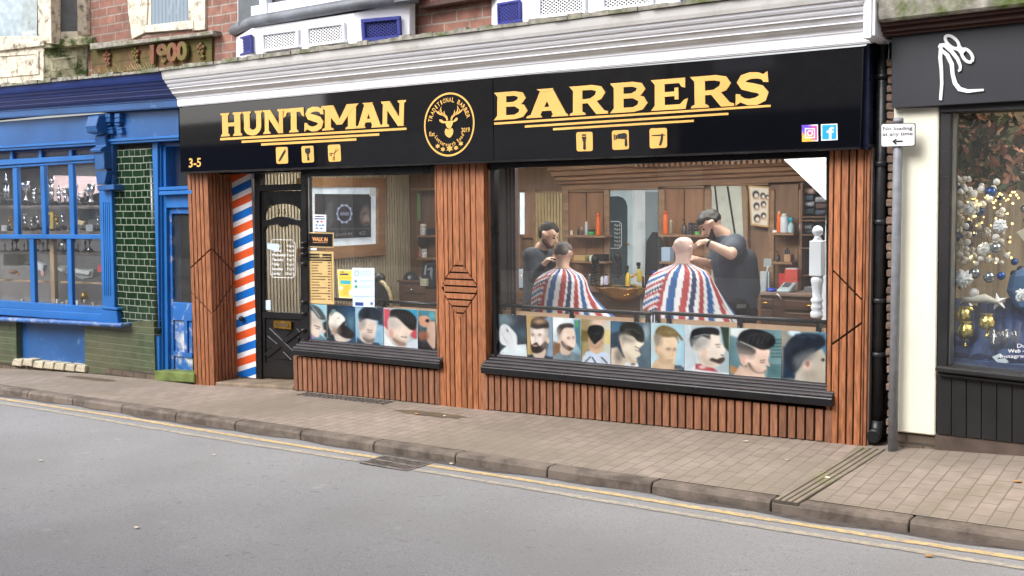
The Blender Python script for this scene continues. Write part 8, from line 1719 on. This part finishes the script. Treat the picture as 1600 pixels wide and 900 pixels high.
def p11(c):
    c.grad((36, 48, 54), (30, 70, 110), 0); c.ell(850, 380, 30, 60, (90, 130, 146), .6, op=.6); c.poly([(686, 480), (690, 400), (730, 470), (760, 510)], (30, 44, 60), 6, False); c.poly([(730, 420), (740, 505), (810, 515), (850, 490), (790, 470)], (206, 190, 176), 6); c.poly([(692, 350), (700, 315), (740, 300), (780, 320), (806, 352), (800, 380), (812, 395), (790, 440), (740, 460), (704, 430), (690, 390)], (232, 224, 214), 5)
    c.poly([(770, 400), (800, 372), (812, 400), (850, 430), (870, 460), (850, 490), (800, 485), (760, 460), (740, 440)], (34, 28, 28), 6); c.poly([(700, 318), (716, 286), (740, 288), (735, 306), (705, 330)], (120, 146, 150), 5); c.ell(728, 446, 20, 20, (190, 160, 140), .3); c.line([(752, 350), (766, 344)], 3, (50, 42, 42), 2, .8)
    fade(c, [(700, 400), (760, 410), (770, 450), (720, 450)], (150, 130, 116), 18, .7)
poster([(680, 254), (875, 262), (880, 525), (684, 508)], OL, 4.5, p11, 'print of a shaven head tipped back with a full black beard')
def p12(c):
    c.grad((150, 200, 226), (120, 170, 200), 90); c.poly([(1030, 265), (1076, 270), (1078, 400), (1040, 390)], (50, 60, 76), 8, False); c.poly([(884, 528), (890, 480), (930, 510), (1040, 520), (1060, 545)], (50, 66, 86), 5, False); c.poly([(900, 360), (905, 420), (920, 500), (970, 530), (1000, 520), (1015, 480), (1025, 430), (1022, 370), (960, 350)], (224, 204, 190), 5); c.poly([(902, 350), (905, 300), (950, 268), (1020, 275), (1056, 310), (1050, 360), (1000, 358), (960, 350), (930, 362), (915, 375)], (30, 38, 50), 6)
    c.ell(925, 385, 22, 30, (120, 130, 136), .7, op=.5); c.ell(914, 415, 11, 22, (206, 170, 150), .2); c.line([(962, 428), (998, 436)], 3.5, (46, 40, 42)); c.line([(965, 444), (995, 450)], 4, (70, 60, 60)); c.poly([(930, 480), (960, 520), (1000, 516), (1012, 490), (975, 495)], (90, 78, 74), 6); c.line([(960, 372), (1020, 375)], 8, (200, 214, 224), 4, .5)
    fade(c, [(905, 350), (950, 365), (935, 420), (912, 400)], (150, 148, 148), 16, .5); fade(c, [(930, 460), (1000, 480), (990, 520), (940, 510)], (150, 132, 122), 16, .6)
poster([(878, 262), (1073, 272), (1078, 546), (882, 527)], OL, 4.5, p12, 'print of a fringed head looking down on a sky blue ground')
def p13(c):
    c.grad((206, 200, 200), (150, 196, 214), 0); c.poly([(1078, 280), (1120, 285), (1118, 440), (1080, 400)], (200, 66, 84), 6, False); c.poly([(1160, 280), (1316, 288), (1316, 380), (1250, 330)], (40, 150, 190), 8, False); c.poly([(1260, 430), (1310, 400), (1310, 500), (1270, 480)], (200, 70, 80), 6, False); c.poly([(1240, 520), (1316, 490), (1318, 562), (1230, 556)], (206, 216, 226), 6, False); c.poly([(1080, 548), (1082, 450), (1140, 530), (1180, 550)], (226, 230, 232), 5, False)
    c.poly([(1115, 350), (1110, 430), (1140, 510), (1200, 548), (1240, 540), (1230, 520), (1262, 500), (1255, 470), (1290, 420), (1225, 400), (1200, 360)], (228, 206, 188), 5); c.poly([(1120, 320), (1130, 290), (1190, 284), (1260, 300), (1306, 350), (1304, 420), (1270, 430), (1226, 395), (1170, 345), (1124, 340)], (30, 28, 30), 6)
    for k in range(7): c.line([(1160 + k * 20, 335 + k * 10), (1170 + k * 20, 295 + k * 7)], 3, (80, 74, 74), 2)
    c.ell(1140, 380, 30, 40, (170, 170, 166), .7, op=.5); c.ell(1130, 455, 16, 30, (216, 160, 140), .2); c.line([(1200, 478), (1240, 482)], 4, (40, 34, 34)); c.poly([(1140, 490), (1180, 535), (1230, 540), (1225, 522), (1180, 505)], (130, 104, 90), 7)
    fade(c, [(1118, 345), (1180, 360), (1210, 400), (1140, 420), (1112, 400)], (180, 172, 164), 18, .5); fade(c, [(1140, 480), (1220, 510), (1230, 540), (1160, 530)], (150, 122, 106), 16, .6)
poster([(1077, 272), (1316, 288), (1318, 563), (1081, 547)], OL, 4.5, p13, 'print of a combed black quiff over red and blue', nx=60)
def p14(c):
    c.grad((60, 130, 150), (40, 30, 34), 90); c.poly([(1322, 340), (1380, 330), (1410, 360), (1400, 410), (1340, 400)], (206, 150, 120), 6); c.ell(1385, 365, 14, 12, (40, 36, 40), .3); c.poly([(1390, 400), (1440, 380), (1440, 560), (1380, 500)], (206, 170, 150), 6); c.ell(1355, 470, 36, 34, (150, 90, 70), .4); c.ell(1420, 330, 24, 26, (90, 170, 180), .5)
poster([(1321, 290), (1440, 299), (1441, 580), (1323, 565)], OL, 4.5, p14, 'narrow print of hands trimming hair at the right end of the small window', nx=30)
# --- small window notices
Nx = lambda x, y: (470 + x / 6, 330 + y / 6)
def notice(nm, q, fn, label, Y=.09, n=(40, 60)):
    c = Print([Nx(*p) for p in q], nx=n[0], ny=n[1]); fn(c); o = c.build(nm, Y, PRINT, th=.002); tag(o, label, nm.replace('_', ' ')); return o
def nl(c, y, x0, x1, w, col, slope=.0): a, b = Nx(x0, y), Nx(x1, y + (x1 - x0) * slope); c.line([a, b], w, col, .35)
def f1(c):
    c.bg((232, 236, 242)); nl(c, 50, 136, 216, 1.6, (40, 40, 60)); nl(c, 72, 132, 222, 1.7, (30, 50, 110))
    for x, y, col in ((158, 98, (40, 50, 90)), (195, 98, (206, 60, 50)), (148, 130, (90, 120, 170)), (180, 132, (110, 130, 160)), (208, 132, (30, 120, 170)), (150, 160, (90, 110, 150)), (192, 162, (90, 110, 150))): a = Nx(x, y); c.ell(a[0], a[1], 2, 1.5, col, .3)
notice('card_notice', [(118, 30), (238, 34), (236, 192), (118, 188)], f1, 'small white notice of payment cards above the walk in sign')
def f2(c):
    c.bg((206, 176, 122)); c.poly([Nx(*p) for p in ((64, 208), (300, 212), (298, 334), (68, 328))], (26, 26, 28), .8, False)
w_ = notice('walk_in_sign', [(54, 196), (310, 202), (306, 342), (58, 336)], f2, 'black sign with orange WALK IN lettering and a gold edge', Y=.088)
o = MB(); text(o, 'WALK IN', [Nx(106, 240), Nx(252, 246), Nx(250, 284), Nx(108, 278)], .086, bold=.03); o.pq([Nx(112, 292), Nx(250, 294), Nx(250, 297), Nx(112, 295)], .086, .001); l_ = o.build('walk_in_lettering', flat((226, 160, 104))); l_.parent = w_
def f3(c):
    c.bg((206, 176, 122)); c.poly([Nx(*p) for p in ((80, 396), (288, 402), (288, 470), (80, 462))], (40, 38, 36), .6, False); nl(c, 420, 92, 170, 1.4, (206, 176, 122)); nl(c, 424, 206, 276, 1.4, (206, 176, 122)); a = Nx(188, 418); c.ell(a[0], a[1], 2.6, 3, (206, 176, 122), .3); nl(c, 448, 92, 276, 1.4, (206, 176, 122)); nl(c, 462, 80, 288, 1, (40, 38, 36))
    for x0, x1 in ((80, 82), (286, 288)): c.line([Nx(x0, 396), Nx(x0 + 8, 840)], .8, (60, 50, 40), .3)
    for k in range(14):
        y = 480 + k * 26.4; L_ = (96, 60, 50, 56, 90, 150, 126, 66, 72, 140, 64, 150, 80, 126)[k]; nl(c, y, 104, 104 + L_, 1.25, (66, 52, 36), .01); nl(c, y + 4, 258, 276, 1.6, (66, 52, 36))
notice('price_list', [(64, 374), (306, 380), (312, 872), (72, 862)], f3, 'tall gold price list board below the walk in sign', n=(50, 110))
def f4(c):
    c.bg((238, 226, 190)); c.poly([Nx(*p) for p in ((350, 555), (476, 560), (476, 806), (362, 804))], (230, 196, 84), .8, False); nl(c, 570, 380, 402, 1.2, (40, 50, 90)); nl(c, 592, 372, 440, 2.4, (50, 60, 90)); nl(c, 626, 360, 470, 1.6, (226, 170, 50)); c.poly([Nx(*p) for p in ((372, 648), (466, 652), (466, 686), (372, 682))], (60, 170, 190), .6, False)
    for y in (706, 722, 740, 760, 775): nl(c, y, 396, 456, 1, (196, 150, 60))
    a = Nx(378, 720); c.ell(a[0], a[1], 3, 2.6, (236, 236, 226), .4); a = Nx(466, 765); c.ell(a[0], a[1], 2.4, 5, (236, 236, 226), .4)
notice('yellow_leaflet', [(342, 546), (482, 550), (484, 818), (358, 812)], f4, 'yellow leaflet with a teal bar next to the white notice')
def f5(c):
    c.bg((206, 222, 244))
    for x, y, r_, col in ((524, 582, 3.6, (110, 150, 200)), (524, 582, 2.6, (206, 222, 244)), (515, 656, 2, (90, 130, 190)), (518, 708, 2.2, (60, 150, 110)), (664, 866, 2.2, (90, 110, 150))): a = Nx(x, y); c.ell(a[0], a[1], r_, r_ * 1.1, col, .25)
    for y, x1 in ((566, 650), (582, 670), (600, 676), (650, 676), (664, 640), (700, 676), (714, 650), (806, 640), (822, 560)): nl(c, y, 556 if y < 800 else 510, x1, .8, (150, 170, 200))
    nl(c, 798, 490, 690, .6, (120, 140, 170)); c.poly([Nx(*p) for p in ((510, 852), (586, 856), (586, 888), (510, 884))], (44, 66, 130), .5, False)
notice('white_notice', [(480, 530), (690, 532), (692, 900), (488, 894)], f5, 'tall pale blue white notice taped right of the yellow leaflet', Y=.086, n=(50, 80))
o = MB(); o.pq([Nx(90, 345), Nx(150, 345), Nx(148, 368), Nx(92, 366)], .09, .001); tag(o.build('tape_strip', flat((210, 216, 220))), 'strip of clear tape under the walk in sign', 'tape')
EXPO = 0.9
# ================================================================= light
w = bpy.data.worlds.new('World'); SC.world = w; w.use_nodes = True; nt = w.node_tree; bg = nt.nodes['Background']
sky = nt.nodes.new('ShaderNodeTexSky'); sky.sky_type = 'NISHITA'; sky.sun_disc = False; sky.sun_elevation = math.radians(42); sky.sun_rotation = math.radians(200); sky.air_density = 1.2; sky.dust_density = 4; sky.ozone_density = .6
hs_ = nt.nodes.new('ShaderNodeHueSaturation'); hs_.inputs['Saturation'].default_value = .22
nt.links.new(sky.outputs[0], hs_.inputs['Color']); nt.links.new(hs_.outputs[0], bg.inputs[0]); bg.inputs[1].default_value = .14
sl = bpy.data.lights.new('sun', 'SUN'); sl.energy = 1.2; sl.angle = math.radians(30); sl.color = (1, .985, .97)
so_ = bpy.data.objects.new('sun', sl); COL.objects.link(so_)
az = math.radians(200); el = math.radians(42)
d = Vector((math.sin(az) * math.cos(el), math.cos(az) * math.cos(el), math.sin(el)))   # towards the sun
so_.rotation_euler = d.to_track_quat('Z', 'Y').to_euler(); so_.location = (0, 0, 20)
vs_ = SC.view_settings; vs_.view_transform = 'Standard'; vs_.look = 'None'; vs_.exposure = EXPO; vs_.gamma = 1; vs_.use_curve_mapping = False
SC.cycles.use_denoising = True
SC.cycles.max_bounces = 8; SC.cycles.transparent_max_bounces = 16; SC.cycles.caustics_reflective = False; SC.cycles.caustics_refractive = False
